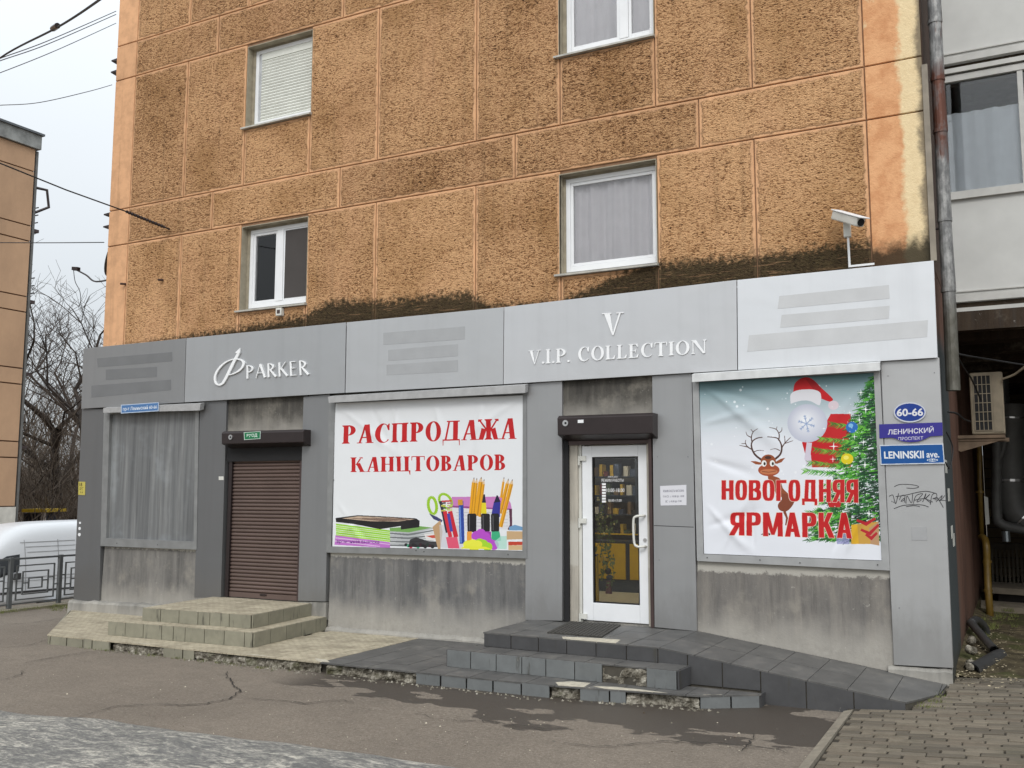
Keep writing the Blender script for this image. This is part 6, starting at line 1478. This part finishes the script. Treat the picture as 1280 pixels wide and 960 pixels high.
# ================================================================== left side: brackets, antenna, wires
for yy, zz_ in ((82,'upper'),(99,None)): pass
for (px_, py_) in ((137,83),(137,97),(128,273),(128,288)):
    a = at(px_, py_, .3); MB().add([(-12.66,.18,a[2]-.02),(-12.66,.8,a[2]-.02),(-12.66,.8,a[2]+.03),(-12.66,.18,a[2]+.03),(-12.86,.18,a[2]+.0),(-12.95,.75,a[2]+.0),(-12.95,.75,a[2]+.02),(-12.86,.18,a[2]+.02)], [(0,4,5,1),(3,2,6,7),(0,3,7,4),(1,5,6,2),(4,7,6,5)]).build('side_ledge', M_BROWN, BLD)
MB().box(-12.77, .25, at(130,287,.3)[2], -12.66, .7, at(130,274,.3)[2]).build('side_ledge_block', M_BROWN, BLD)
SDh = thing('satellite_dish', (-12.66, .3, 5.1), 'dark satellite dish seen edge on at the left corner of the block', 'satellite dish')
c = Vector((-12.74, .34, at(125,325,.3)[2])); rr_ = .27; q = MB(); nr, ns = 5, 24
nrm = Vector((-.85, -.45, .25)).normalized(); ux = nrm.cross(Vector((0,0,1))).normalized(); uz = ux.cross(nrm)
q.v.append(tuple(c+nrm*-.02))
for i in range(1, nr+1):
    for k in range(ns): a_ = 2*math.pi*k/ns; r = rr_*i/nr; q.v.append(tuple(c+(ux*math.cos(a_)*.8+uz*math.sin(a_)*1.15)*r+nrm*(.07*(i/nr)**2-.02)))
for k in range(ns): q.f.append((0, 1+k, 1+(k+1)%ns))
for i in range(nr-1):
    for k in range(ns): a_ = 1+i*ns; q.f.append((a_+k, a_+ns+k, a_+ns+(k+1)%ns, a_+(k+1)%ns))
q.build('reflector', simple('dull_dish', S(96,90,84), .6), SDh, smooth=True); MB().tube([(-12.64,.3,c.z-.1), tuple(c+nrm*-.03)], .02, 8).build('mount', M_BROWN, SDh)
tip = at(95,337,.3); MB().tube(spline([(-12.64,.3,at(128,350,.3)[2]), at(120,352,.3), at(108,344,.3), tip], 5), .014, 6).build('feed_arm', M_BROWN, SDh); MB().obox(Vector(at(95,336,.3)), Vector((.07,0,-.01)), Vector((0,.03,0)), Vector((0,0,.028))).build('feed_horn', M_BROWN, SDh)
cable([(92,338,.3),(94,352,.3),(100,365,.3),(102,385,.3),(110,402,.3),(122,418,.3)], .006, 'thin dark wire dangling from the dish feed arm')
cable([(-10.93,.10,at(212,287,.1)[2]), (-12.3,-1.0,at(158,265,-1.0)[2]), (-16.5,-4.2,at(-60,190,-4.2)[2] if False else 8.0)], .006, 'steel span wire anchored to the facade by an eye bolt')
A0 = Vector(at(212,286.5,.08)); A1 = Vector(at(158,264.5,-.55)); A2 = Vector(at(0,204,-2.2)); A3 = A2+(A2-A1)*.6
for o in [o for o in bpy.data.objects if o.get('label', '').startswith('steel span wire')]: bpy.data.objects.remove(o)
SW = thing('span_wire', tuple(A0), 'steel span wire with black insulator anchored to the facade beside the lower left window', 'cable')
MB().tube([A1, A1.lerp(A2, .5)+Vector((0,0,-.02)), A2, A3], .010, 6).build('wire', M_CAB, SW); MB().tube([A0, A0.lerp(A1, .15)], .012, 6).build('hook', M_BROWN, SW)
n = 26; MB().tube([A0.lerp(A1, .12+.88*i/n) for i in range(n+1)], [.017 if i % 2 else .027 for i in range(n+1)], 10).build('insulator', M_BROWN, SW)
for i, (pts, r) in enumerate((([( -60,122,3),(0,72.5,3.4),(72,34,3.8),(124,0,4.2),(150,-22,4.4)],.009), ([(-60,98,3),(0,76,2.2),(60,55,1.6),(145,18,.6)],.007), ([(-60,96,3.1),(0,73,2.3),(60,51,1.7),(145,14,.6)],.007), ([(-60,112,3),(0,91,2.2),(70,63,1.6),(145,29,.6)],.006), ([(-60,133,3),(0,131.5,2.4),(50,128,1.8),(110,114.5,1.2),(140,106,.6)],.006), ([(-40,303,6),(50,303.5,5),(130,303,3)],.008))):
    lab = ['upper dark overhead cable with small clamp crossing the top left corner', 'second overhead cable, lower of a close pair reaching the block', 'second overhead cable, upper of a close pair reaching the block', 'thin overhead cable just under the close pair', 'sagging overhead cable meeting the block beside the side ledges', 'faint thin horizontal wire between the two buildings'][i]
    o = cable([(x, y, (.6 if i == 5 else 1+(z-1)*-2.2)) for x, y, z in pts], r, lab, name='overhead_cable')
    if i == 0:
        a = Vector(at(72, 32, 1-(3.8-1)*2.2)); b = Vector(at(66, 36, 1-(3.75-1)*2.2)); MB().tube([a, b], .024, 8).build('cable_clamp', M_BROWN, o)

# ================================================================== left building
LB = thing('far_apartment_building', (-36, 13, -1.65), 'tan panel apartment block cut by the left edge of the picture', 'apartment building')
def lbm():
    m = Mt('tan_panel_render', .93, 0, .2); n1 = m.noise(.6, 5, .7, m.pos(1, 1, .6)); n2 = m.noise(2.6, 5, .7)
    c = m.ramp(n1, [(.3, S(168,138,112)), (.7, S(190,156,126))]); c = m.mix(m.step(n2, .70, .73), c, S(214,186,158)); m.col(m.tint(c, .08)); m.bump(m.noise(30, 3), .3, .01); return m.m
M_LB = lbm(); M_LBW = simple('whitewashed_base', S(196,194,186), .9, var=.15, sc=3)
BX, BY, BT = -33.0, 13.2, 15.05
MB().box(-46, -14, -1.7, BX-.06, BY, BT).build('wall_core', simple('dark_joint_filler', S(110,84,64), .9), LB)
zs = [1.35, 3.15, 3.75, 5.9, 6.5, 8.65, 9.25, 11.4, 12.0, 14.15, BT]
ysb = [BY, 11.6, 9.9, 6.6, 3.2, 0, -4, -8, -14]
for k in range(len(zs)-1):
    for i in range(len(ysb)-1):
        if zs[k+1]-zs[k] < 1.0 and i % 2: continue
        y1_ = ysb[i]; y0_ = ysb[i+1] if zs[k+1]-zs[k] >= 1 else ysb[min(i+2, len(ysb)-1)]
        MB().box(BX-.06, y0_+.025, zs[k]+.025, BX+random.uniform(0,.006), y1_-.025, zs[k+1]-.025).build('wall_panel', M_LB, LB)
MB().box(BX-.06, -14, -1.7, BX+.05, BY, 1.33).build('base_course', M_LBW, LB)
MB().box(BX-.3, -14.2, BT, BX+.12, BY+.15, BT+.55).build('parapet', simple('peeling_parapet', S(132,134,132), .8, var=.35, sc=2.5), LB); MB().box(BX-.35, -14.3, BT+.55, BX+.2, BY+.22, BT+.63).build('parapet_cap', simple('dark_sheet_cap', S(92,96,100), .5, .3), LB)
for z in (12.0, 9.2, 6.4, 3.6):
    MB().box(-34.6, BY, z-.1, BX-.3, BY+.55, z+.02).build('balcony_slab', M_BROWN2, LB); [MB().box(-34.6, BY+.50, z+u, BX-.35, BY+.52, z+u+.04).build('balcony_rail', M_BROWN, LB) for u in (.3, .6, .9)]
MB().tube([(BX-.1, BY+.12, -1.6), (BX-.1, BY+.12, 15)], .07, 8).build('rainwater_pipe', M_INS, LB)
MB().tube([(BX-.2,BY+.05,13.6),(BX+.1,BY+.5,13.55),(BX+.1,BY+.62,12.9),(BX-.2,BY+.05,12.5)], .06, 6).build('wall_bracket', M_BROWN, LB)

# ================================================================== street fence with kerb
FX_ = -14.4; FE = thing('street_railing', (FX_, 0, .05), 'low grey steel railing with nested rectangle panels in front of the white van', 'fence')
M_RAIL = simple('dull_grey_paint', S(98,101,102), .55, .3, var=.15)
mbk = MB(); n = 60
MB().box(FX_-.22, -6.5, -.15, FX_+.20, 6.2, .035).build('kerb', M_KERB, FE)
pitch = .905; ys_ = [.0+pitch*k for k in range(-6, 7)]
for y in ys_: MB().box(FX_-.03, y-.03, .0, FX_+.03, y+.03, .84).build('post', M_RAIL, FE)
for y0_ in ys_[:-1]:
    y1_ = y0_+pitch; pn = MB(); w_ = .010
    def br_(ya, za, yb, zb): pn.box(FX_-w_, min(ya,yb)-(w_ if ya==yb else 0), min(za,zb)-(w_ if za==zb else 0), FX_+w_, max(ya,yb)+(w_ if ya==yb else 0), max(za,zb)+(w_ if za==zb else 0))
    def rect(a, b, c, d): br_(a+w_,c,b-w_,c); br_(a+w_,d,b-w_,d); br_(a,c-w_,a,d+w_); br_(b,c-w_,b,d+w_)
    a, b = y0_+.03, y1_-.03; pn.box(FX_-.018, a, .80, FX_+.018, b, .83); br_(a, .10, b, .10)
    rect(a+.08, b-.08, .16, .70); rect(a+.19, b-.19, .24, .60); rect(a+.30, b-.30, .33, .49); m_ = (a+b)/2
    br_(a, .50, a+.07, .50); br_(b-.07, .36, b, .36); br_(a+.09, .34, a+.18, .34); br_(b-.18, .48, b-.09, .48); br_(a+.20, .42, a+.29, .42); br_(b-.29, .44, b-.20, .44)
    pn.build('rail_panel', M_RAIL, FE)

# ================================================================== white high-roof van
VN = thing('white_van', (-26, 8, -1.62), 'white high roofed panel van parked behind the street railing', 'van')
M_VAN = simple('white_van_paint', S(204,208,212), .3, var=.02, sc=1); M_VG = simple('dark_van_glass', (.015, .017, .02, 1), .08); M_PLAST = simple('black_plastic', (.03, .03, .032, 1), .6); M_TYRE = simple('tyre_rubber', (.025, .025, .025, 1), .85)
vx1 = -25.0; vx0 = -27.05; g0 = -1.62
sec = [ # y, bottom z, belt z, shoulder z, roof z, inset at roof
 (5.35,-1.2,-.95,-.80,-.72,.25), (5.6,-1.3,-.85,-.66,-.55,.18), (6.3,-1.32,-.62,-.46,-.36,.14), (6.75,-1.32,-.50,-.12,.02,.20), (7.15,-1.32,-.45,.32,.52,.28), (7.6,-1.32,-.42,.60,.86,.30), (8.1,-1.32,-.40,.76,.98,.26), (9,-1.32,-.4,.80,1.02,.22), (11,-1.32,-.4,.80,1.03,.20), (11.35,-1.30,-.4,.78,1.0,.24)]
q = MB(); 
for (y, zb_, zm, zs_, zr, ins) in sec:
    ring = [(vx1-.10, zb_), (vx1, zb_+.12), (vx1, zm), (vx1-.05, (zm+zs_)/2), (vx1-.12, zs_), (vx1-ins-.10, zr-.03), (vx1-ins-.35, zr)]
    full = ring+[(vx0+(vx1-x), z) for x, z in ring[::-1]]; q.v += [(x, y, z) for x, z in full]
nn = 14
for i in range(len(sec)-1):
    for k in range(nn): q.f.append((i*nn+k, i*nn+(k+1)%nn, (i+1)*nn+(k+1)%nn, (i+1)*nn+k))
q.f.append(tuple(range(nn))); q.f.append(tuple(range((len(sec)-1)*nn, len(sec)*nn))[::-1])
bdy = q.build('body', M_VAN, VN, smooth=True, bevel=0); md = bdy.modifiers.new('s', 'SUBSURF'); md.levels = 2; md.render_levels = 2
Yx = lambda px_, py_: atx(px_, py_, vx1+.012)
def side(pts, name, mat, dx=.012, th=.02, par=VN):
    P = [atx(x, y, vx1) for x, y in pts]; m_ = MB(); n = len(P)
    m_.v = [(vx1+.3, p[1], p[2]) for p in P]; m_.f = [tuple(range(n))]; o = m_.build(name, mat, par)
    if dx > .05:
        o.data.clear_geometry(); m2 = MB(); m2.v = [(vx1+dx, p[1], p[2]) for p in P]+[(vx1+dx-th, p[1], p[2]) for p in P]; off_ = root_off(par)
        o.data.from_pydata([(a-off_.x, b-off_.y, c-off_.z) for a, b, c in m2.v], [], [tuple(range(n)), tuple(range(2*n-1, n-1, -1))]+[(i, (i+1)%n, (i+1)%n+n, i+n) for i in range(n)]); o.data.materials.append(mat) if not o.data.materials else None; return o
    b_ = bmesh.new(); b_.from_mesh(o.data); bmesh.ops.triangulate(b_, faces=b_.faces)
    for _ in range(4): bmesh.ops.subdivide_edges(b_, edges=b_.edges, cuts=1, use_grid_fill=True)
    b_.to_mesh(o.data); b_.free()
    sw = o.modifiers.new('wrap', 'SHRINKWRAP'); sw.target = bdy; sw.wrap_method = 'PROJECT'; sw.use_project_x = True; sw.use_negative_direction = True; sw.use_positive_direction = False; sw.offset = .008
    so = o.modifiers.new('thick', 'SOLIDIFY'); so.thickness = .006; so.offset = 0; return o
side([(1,701),(10,695.5),(26,693),(25,705),(23.5,714),(13,717),(0,722.5)], 'side_window', M_VG); side([(-18,704),(-6,696),(0,693),(1,696),(-14,712)], 'windscreen', M_VG); side([(17,717),(24,716),(23,724),(16,725)], 'mirror', M_PLAST, .10, .08)
M_SEAM = simple('panel_gap', (.30, .31, .32, 1), .6)
for pts in ([(33,675),(33.5,675),(32,740),(31.3,740)], [(74.3,674),(74.8,674),(74,712),(73.3,712)], [(28,678),(96,674.6),(96,675.3),(28,678.8)], [(34,683.5),(96,680.6),(96,681.1),(34,684.1)], [(36,690),(96,686.7),(96,687.3),(36,690.6)], [(12,723),(96,716.5),(96,717.2),(12,723.8)], [(5,728),(96,720.5),(96,720.9),(5,728.4)]): side(pts, 'panel_seam', M_SEAM, -.004, .01)
side([(60,750),(96,742),(96,748),(60,757)], 'bright_sill', M_VAN, .02, .03); side([(0,741),(60,736),(96,733),(96,735),(60,738.5),(0,744)], 'side_moulding', M_PLAST, .015, .02)
for y_ in (6.15, 10.1):
    for x in (vx1-.12, vx0+.12):
        w_ = MB().tube([(x-.11, y_, g0+.34), (x+.11, y_, g0+.34)], .34, 24).build('wheel', M_TYRE, VN); MB().tube([(x+.10, y_, g0+.34), (x+.125, y_, g0+.34)], .20, 16).build('rim', M_STEEL, w_)
MB().box(vx0+.1, 5.28, -1.35, vx1-.1, 5.42, -1.08).build('bumper', M_PLAST, VN); MB().box(vx1-.42, 5.34, -.98, vx1-.1, 5.46, -.80).build('headlight', M_VG, VN); MB().box(vx0+.1, 5.34, -.98, vx0+.42, 5.46, -.80).build('headlight', M_VG, VN)

# ================================================================== far: hill, kiosk, red fence, bare trees
hl_ = MB(); 
for j in range(14):
    for i in range(50):
        x = -170+i*5.2; y = 62+j*9; h = -1.7+9.5*(1-math.exp(-(j)/4.0))+.9*mnoise.noise(Vector((x*.05, y*.06, 1)))
        hl_.v.append((x, y, h if j else -2.2))
for j in range(13):
    for i in range(49): a = j*50+i; hl_.f.append((a, a+1, a+51, a+50))
hl_.build('hillside', simple('leaf_covered_slope', S(70,62,50), .95, var=.3, sc=1.2), kind='structure', smooth=True)
# undergrowth and twig thicket, nobody could count it
M_BARK = simple('dark_wet_bark', S(58,50,44), .95, var=.3, sc=3); M_TWIG = simple('brown_twigs', S(70,60,52), .95, var=.25, sc=2); M_TWIG2 = simple('grey_brown_twigs', S(96,84,72), .95, var=.3, sc=2)
th_ = MB(); random.seed(77)
for k in range(9000):
    d_ = random.uniform(45, 95); px_ = random.uniform(-10, 150); r = ray(px_, 600); r = r/math.hypot(r[0], r[1]); x, y = CAM[0]+r[0]*d_, CAM[1]+r[1]*d_
    base = -1.6+max(0, (y-62))*.05; z = base+random.random()**1.2*random.uniform(3, 9.5); l = random.uniform(.7, 2.6); a, b = random.uniform(0, 6.28), random.uniform(.25, 1.5)
    dx, dy, dz = math.cos(a)*math.cos(b)*l, math.sin(a)*math.cos(b)*l, math.sin(b)*l; w_ = random.uniform(.012, .035)
    th_.add([(x-w_, y, z), (x+w_, y, z), (x+dx, y+dy, z+dz), (x, y+w_*1.5, z)], [(0, 1, 2), (1, 3, 2), (3, 0, 2)])
th_.build('thicket', M_TWIG2, kind='stuff')
def tree(px_, dist, H_, seed, label, tr=.2, lean=0, base_z=-1.65, spread=.55, lv=6):
    r = ray(px_, 600); r = r/math.hypot(r[0], r[1]); bx, by = CAM[0]+r[0]*dist, CAM[1]+r[1]*dist
    random.seed(seed); t = thing('bare_tree', (bx, by, base_z), label, 'tree', None); tk, cr = MB(), MB(); cnt = [0]
    def grow(p, d, L, r0, level):
        n = 4 if level < 2 else 3; pts = [p]; q = p.copy(); dd = d.copy()
        for i in range(n):
            dd = (dd+Vector((random.gauss(0, .12), random.gauss(0, .12), random.gauss(0, .06)+.04*(level > 1)))).normalized(); q = q+dd*(L/n); pts.append(q.copy())
        r1 = r0*.62; rs = [r0+(r1-r0)*i/n for i in range(n+1)]; (tk if level < 1 else cr).tube(pts, rs, 7 if level < 1 else (5 if level < 3 else 3), cap=False)
        if level >= lv: return
        nb_ = [3, 3, 3, 3, 3, 2, 2][level]
        for k in range(nb_):
            u = random.uniform(.35, 1) if k else 1.0; idx = min(n, max(1, round(u*n))); a = random.uniform(0, 6.28)
            side_ = Vector((math.cos(a), math.sin(a), random.uniform(-.1, .5))).normalized(); nd_ = (dd*(1-spread*random.uniform(.6, 1.2))+side_*spread).normalized()
            grow(pts[idx], nd_, L*random.uniform(.58, .80), max(.011, r0*random.uniform(.42, .62)), level+1)
    grow(Vector((bx, by, base_z)), Vector((lean, 0, 1)).normalized(), H_*.30, tr, 0)
    tk.build('trunk', M_BARK, t); cr.build('crown', M_TWIG if seed % 2 else M_BARK, t); return t
tree(56, 54, 22, 1, 'tall bare tree right beside the tan block with a thick dark trunk', .30, .06)
tree(92, 50, 19, 2, 'bare tree with forked trunk just left of the grey pilaster', .26, 0)
tree(62, 62, 22, 3, 'slender bare tree between the tan block and the shop, farther back', .20, 0)
tree(112, 60, 22, 4, 'bare tree mostly behind the shop corner', .22, -.04)
tree(78, 74, 22, 5, 'farthest bare tree above the middle of the gap', .2, 0)
tree(44, 78, 22, 6, 'bare tree half hidden behind the tan block', .24, .04)
tree(104, 82, 20, 8, 'thin bare tree on the hill beside the shop corner', .18, 0, base_z=-.6)
tree(48, 52, 8.0, 9, 'low spreading bare tree over the yellow roofed kiosk', .16, .1)
# kiosk
r = ray(50, 640); d_ = 47; r2 = r/math.hypot(r[0], r[1]); kx, ky = CAM[0]+r2[0]*d_, CAM[1]+r2[1]*d_
KS = thing('kiosk', (kx, ky, -1.65), 'small dark kiosk with yellow roof and pale posts behind the van', 'kiosk'); rv = Vector((RT[0], RT[1], 0)).normalized(); fv = Vector((FW[0], FW[1], 0)).normalized(); C0 = Vector((kx, ky, 0))
def kb(u0, u1, v0, v1, z0, z1, name, mat): c_ = C0+rv*((u0+u1)/2)+fv*((v0+v1)/2)+Vector((0,0,(z0+z1)/2)); return MB().obox(c_, rv*((u1-u0)/2), fv*((v1-v0)/2), Vector((0,0,(z1-z0)/2))).build(name, mat, KS)
kb(-.85, .12, .3, 1.6, -1.65, .95, 'walls', simple('kiosk_dark', (.035, .035, .045, 1), .8)); kb(-.72, .34, -.2, 1.8, 1.0, 1.14, 'roof', simple('yellow_roof_sheet', S(196,164,40), .6))
for u in (-.9, .10): kb(u, u+.13, -.1, .1, -1.65, .99, 'post', simple('flaking_white_post', S(186,176,166), .9, var=.3, sc=8))
# rust red fence panels behind
RF = thing('red_board_fence', (kx+2, ky+3, -1.65), 'rust red board fence behind the trees beside the kiosk', 'fence'); M_RB = simple('rust_red_board', S(128,62,34), .85, var=.25, sc=2, obj_var=.3)
for k in range(16):
    c_ = C0+rv*(.35+k*.34)+fv*2.5+Vector((0,0,-.45)); MB().obox(c_, rv*.155, fv*.03, Vector((0,0,1.05+.03*(k%2)))).build('board', M_RB, RF)
LF = thing('low_dark_fence', (kx-2, ky-3, -1.65), 'low dark slatted fence right behind the van roof', 'fence')
for k in range(34):
    c_ = C0+rv*(-1.8+k*.13)-fv*3+Vector((0,0,-.92)); MB().obox(c_, rv*.03, fv*.02, Vector((0,0,.73))).build('slat', M_BROWN2, LF)
MB().obox(C0+rv*.4-fv*3+Vector((0,0,-.20)), rv*2.3, fv*.05, Vector((0,0,.05))).build('top_rail', M_BROWN2, LF)

# ================================================================== shop interior
SH = thing('shop_interior', (-5, 1.5, .43), 'dim shop room with grey floor seen through the glass door', 'room')
M_FLR = simple('beige_shop_floor', S(160,152,124), .5, var=.08, sc=2); M_WALI = simple('dark_shop_wall', S(96,92,80), .8)
MB().box(-8.0, .245, .38, -2.8, 5.6, .435).build('floor', M_FLR, SH); MB().box(-8.0, 5.6, .38, -2.8, 5.7, 3.4).build('back_wall', M_WALI, SH); MB().box(-8.1, .245, .38, -8.0, 5.6, 3.4).build('side_wall', M_WALI, SH); MB().box(-2.8, .245, .38, -2.7, 5.6, 3.4).build('side_wall', M_WALI, SH); MB().box(-8.0, .245, 3.4, -2.8, 5.6, 3.5).build('ceiling', M_WALI, SH)
M_YC = simple('yellow_cabinet_front', S(206,168,20), .5, var=.06); M_NAVY = simple('dark_navy_frame', S(34,42,50), .5)
CT = thing('shop_counter', (-5.1, 3.3, .435), 'yellow fronted counter with dark frame inside the shop', 'counter')
MB().box(-7.4, 3.35, .435, -3.4, 3.9, .60).build('base', M_NAVY, CT); MB().box(-7.4, 3.36, .60, -3.4, 3.9, 1.17).build('carcass', M_NAVY, CT)
for k, x in enumerate((-7.3,-6.58,-5.86,-5.14,-4.42,-3.7)): MB().box(x+.03, 3.335, .62, x+.68, 3.36, 1.14).build('yellow_door', M_YC, CT)
SV_ = thing('display_shelves', (-5.1, 4.4, .435), 'tall dark shelving filled with small goods behind the yellow counter', 'shelves')
for x in (-7.4,-6.35,-5.3,-4.25,-3.2): MB().box(x-.03, 4.2, .435, x+.03, 4.7, 3.0).build('upright', M_NAVY, SV_)
random.seed(41); cols = [simple('goods_'+n_, c_, .5) for n_, c_ in (('yellow', S(170,140,44)), ('white', S(176,172,156)), ('red', S(92,44,40)), ('blue', S(52,62,78)), ('brown', S(104,84,58)), ('black', S(36,34,34)), ('green', S(62,72,50)))]
for z in (1.25,1.55,1.85,2.15,2.45,2.75):
    MB().box(-7.4, 4.18, z-.02, -3.2, 4.7, z).build('shelf', M_YC if z in (2.75,1.25) else M_NAVY, SV_)
    x = -6.1
    while x < -4.3:
        w_ = random.uniform(.045, .12); h = random.uniform(.05, .20); g_ = MB().box(x, 4.22, z+.001, x+w_*.85, 4.22+random.uniform(.08,.2), z+h); ci_ = random.randrange(7); o = build_at(g_, 'boxed_goods', cols[ci_], (x, 4.22, z), label='small '+['yellow','white','red','blue','brown','black','green'][ci_]+' packaged goods on the '+{1.25:'lowest',1.55:'second',1.85:'third',2.15:'fourth',2.45:'fifth',2.75:'topmost'}[z]+' shop shelf behind the counter', cat='goods', group='goods on the shop shelves'); x += w_+random.choice([0, .02, .06])
# plant garland and doll behind the glass
PL = thing('trailing_plant', (-4.25, .55, 1.2), 'trailing green plant with pale flowers hanging inside the shop door glass', 'plant')
M_LF = simple('plant_leaf', S(96,112,58), .6, var=.3, sc=20); M_FL = simple('pale_flower', S(196,186,120), .7); lv_, fl_, st_ = MB(), MB(), MB(); random.seed(6)
for s_ in range(5):
    p = [at(735+s_*9+random.uniform(-2,2), 640+random.uniform(-12,18), .5)]
    for k in range(9): px_ = 738+s_*6+random.uniform(-5,6); p.append(at(px_, 652+k*12, .5+random.uniform(-.04,.04)))
    p = p[:random.randint(5,10)]; st_.tube(spline(p, 3), .003, 4)
    for _ in range(46):
        i = random.randrange(len(p)-1); u = random.random(); c_ = Vector(p[i]).lerp(Vector(p[i+1]), u)+Vector((random.gauss(0,.025), random.gauss(0,.03), random.gauss(0,.02))); a = Vector((random.gauss(0,1), random.gauss(0,.6), random.gauss(0,1))).normalized()*.026; b = a.cross(Vector((0,1,.3))).normalized()*.012
        lv_.add([c_-a, c_+b, c_+a, c_-b], [(0,1,2,3)])
for _ in range(26):
    c_ = Vector(at(random.gauss(752,7), random.uniform(622,668), .5)); r_ = .014
    fl_.add([c_+Vector((r_,0,0)), c_+Vector((0,0,r_)), c_+Vector((-r_,0,0)), c_+Vector((0,0,-r_))], [(0,1,2,3)])
st_.build('stems', M_LF, PL); lv_.build('leaves', M_LF, PL, kind='stuff'); fl_.build('flowers', M_FL, PL, kind='stuff')
DO = thing('yellow_ornament', at(757,740,.6), 'small yellow hatted ornament on a red stand inside the door', 'ornament')
def ball(c_, r_, nm, mat, sc=(1,1,1)):
    b_ = bmesh.new(); bmesh.ops.create_uvsphere(b_, u_segments=16, v_segments=10, radius=r_)
    for v in b_.verts: v.co = Vector((v.co.x*sc[0]*(1+.06*math.sin(v.co.z*90)), v.co.y*sc[1], v.co.z*sc[2]))
    me = bpy.data.meshes.new(nm); b_.to_mesh(me); b_.free(); me.materials.append(mat); o = bpy.data.objects.new(nm, me); COL.objects.link(o); o.parent = DO; o.location = Vector(c_)-Vector(DO.location); return o
ball(at(756,700,.6), .045, 'hat', M_YC, (1.1,.8,.9)); ball(at(756,703,.58), .032, 'face', M_BLACK, (1,.6,.8)); ball(at(760,714,.6), .04, 'bow', cols[5], (1,.8,1.0)); ball(at(762,722,.6), .035, 'skirt', cols[3], (1.2,.9,1)); MB().tube([at(761,726,.6), at(761,742,.6)], [.03,.04], 10).build('stand', cols[2], DO)
YPn = thing('yellow_pillar', at(741,770,.42), 'narrow yellow panel standing just inside the shop door on the left', 'panel')
q = wxz([(738,694),(746,694),(748,772),(738,772)], .45); MB().prism(q, .45, .49).build('panel_board', M_YC, YPn); MB().box(q[0][0], .44, q[0][1]-.01, q[1][0], .50, q[0][1]+.012).build('top_trim', M_NAVY, YPn)
# lit shop ceiling lamp
LA = thing('ceiling_lamp', (-5.0, 2.6, 3.38), 'lit strip lamp on the shop ceiling inside', 'lamp')
me_ = Mt('lamp_tube'); em_ = me_.t.nodes.new('ShaderNodeEmission'); em_.inputs[0].default_value = (1, .93, .8, 1); em_.inputs[1].default_value = 130; me_.t.links.new(em_.outputs[0], me_.o.inputs[0])
MB().box(-5.9, 2.5, 3.34, -4.1, 2.7, 3.38).build('fitting', M_WHITE, LA); MB().tube([(-5.85, 2.6, 3.31), (-4.15, 2.6, 3.31)], .025, 10).build('tube', me_.m, LA)
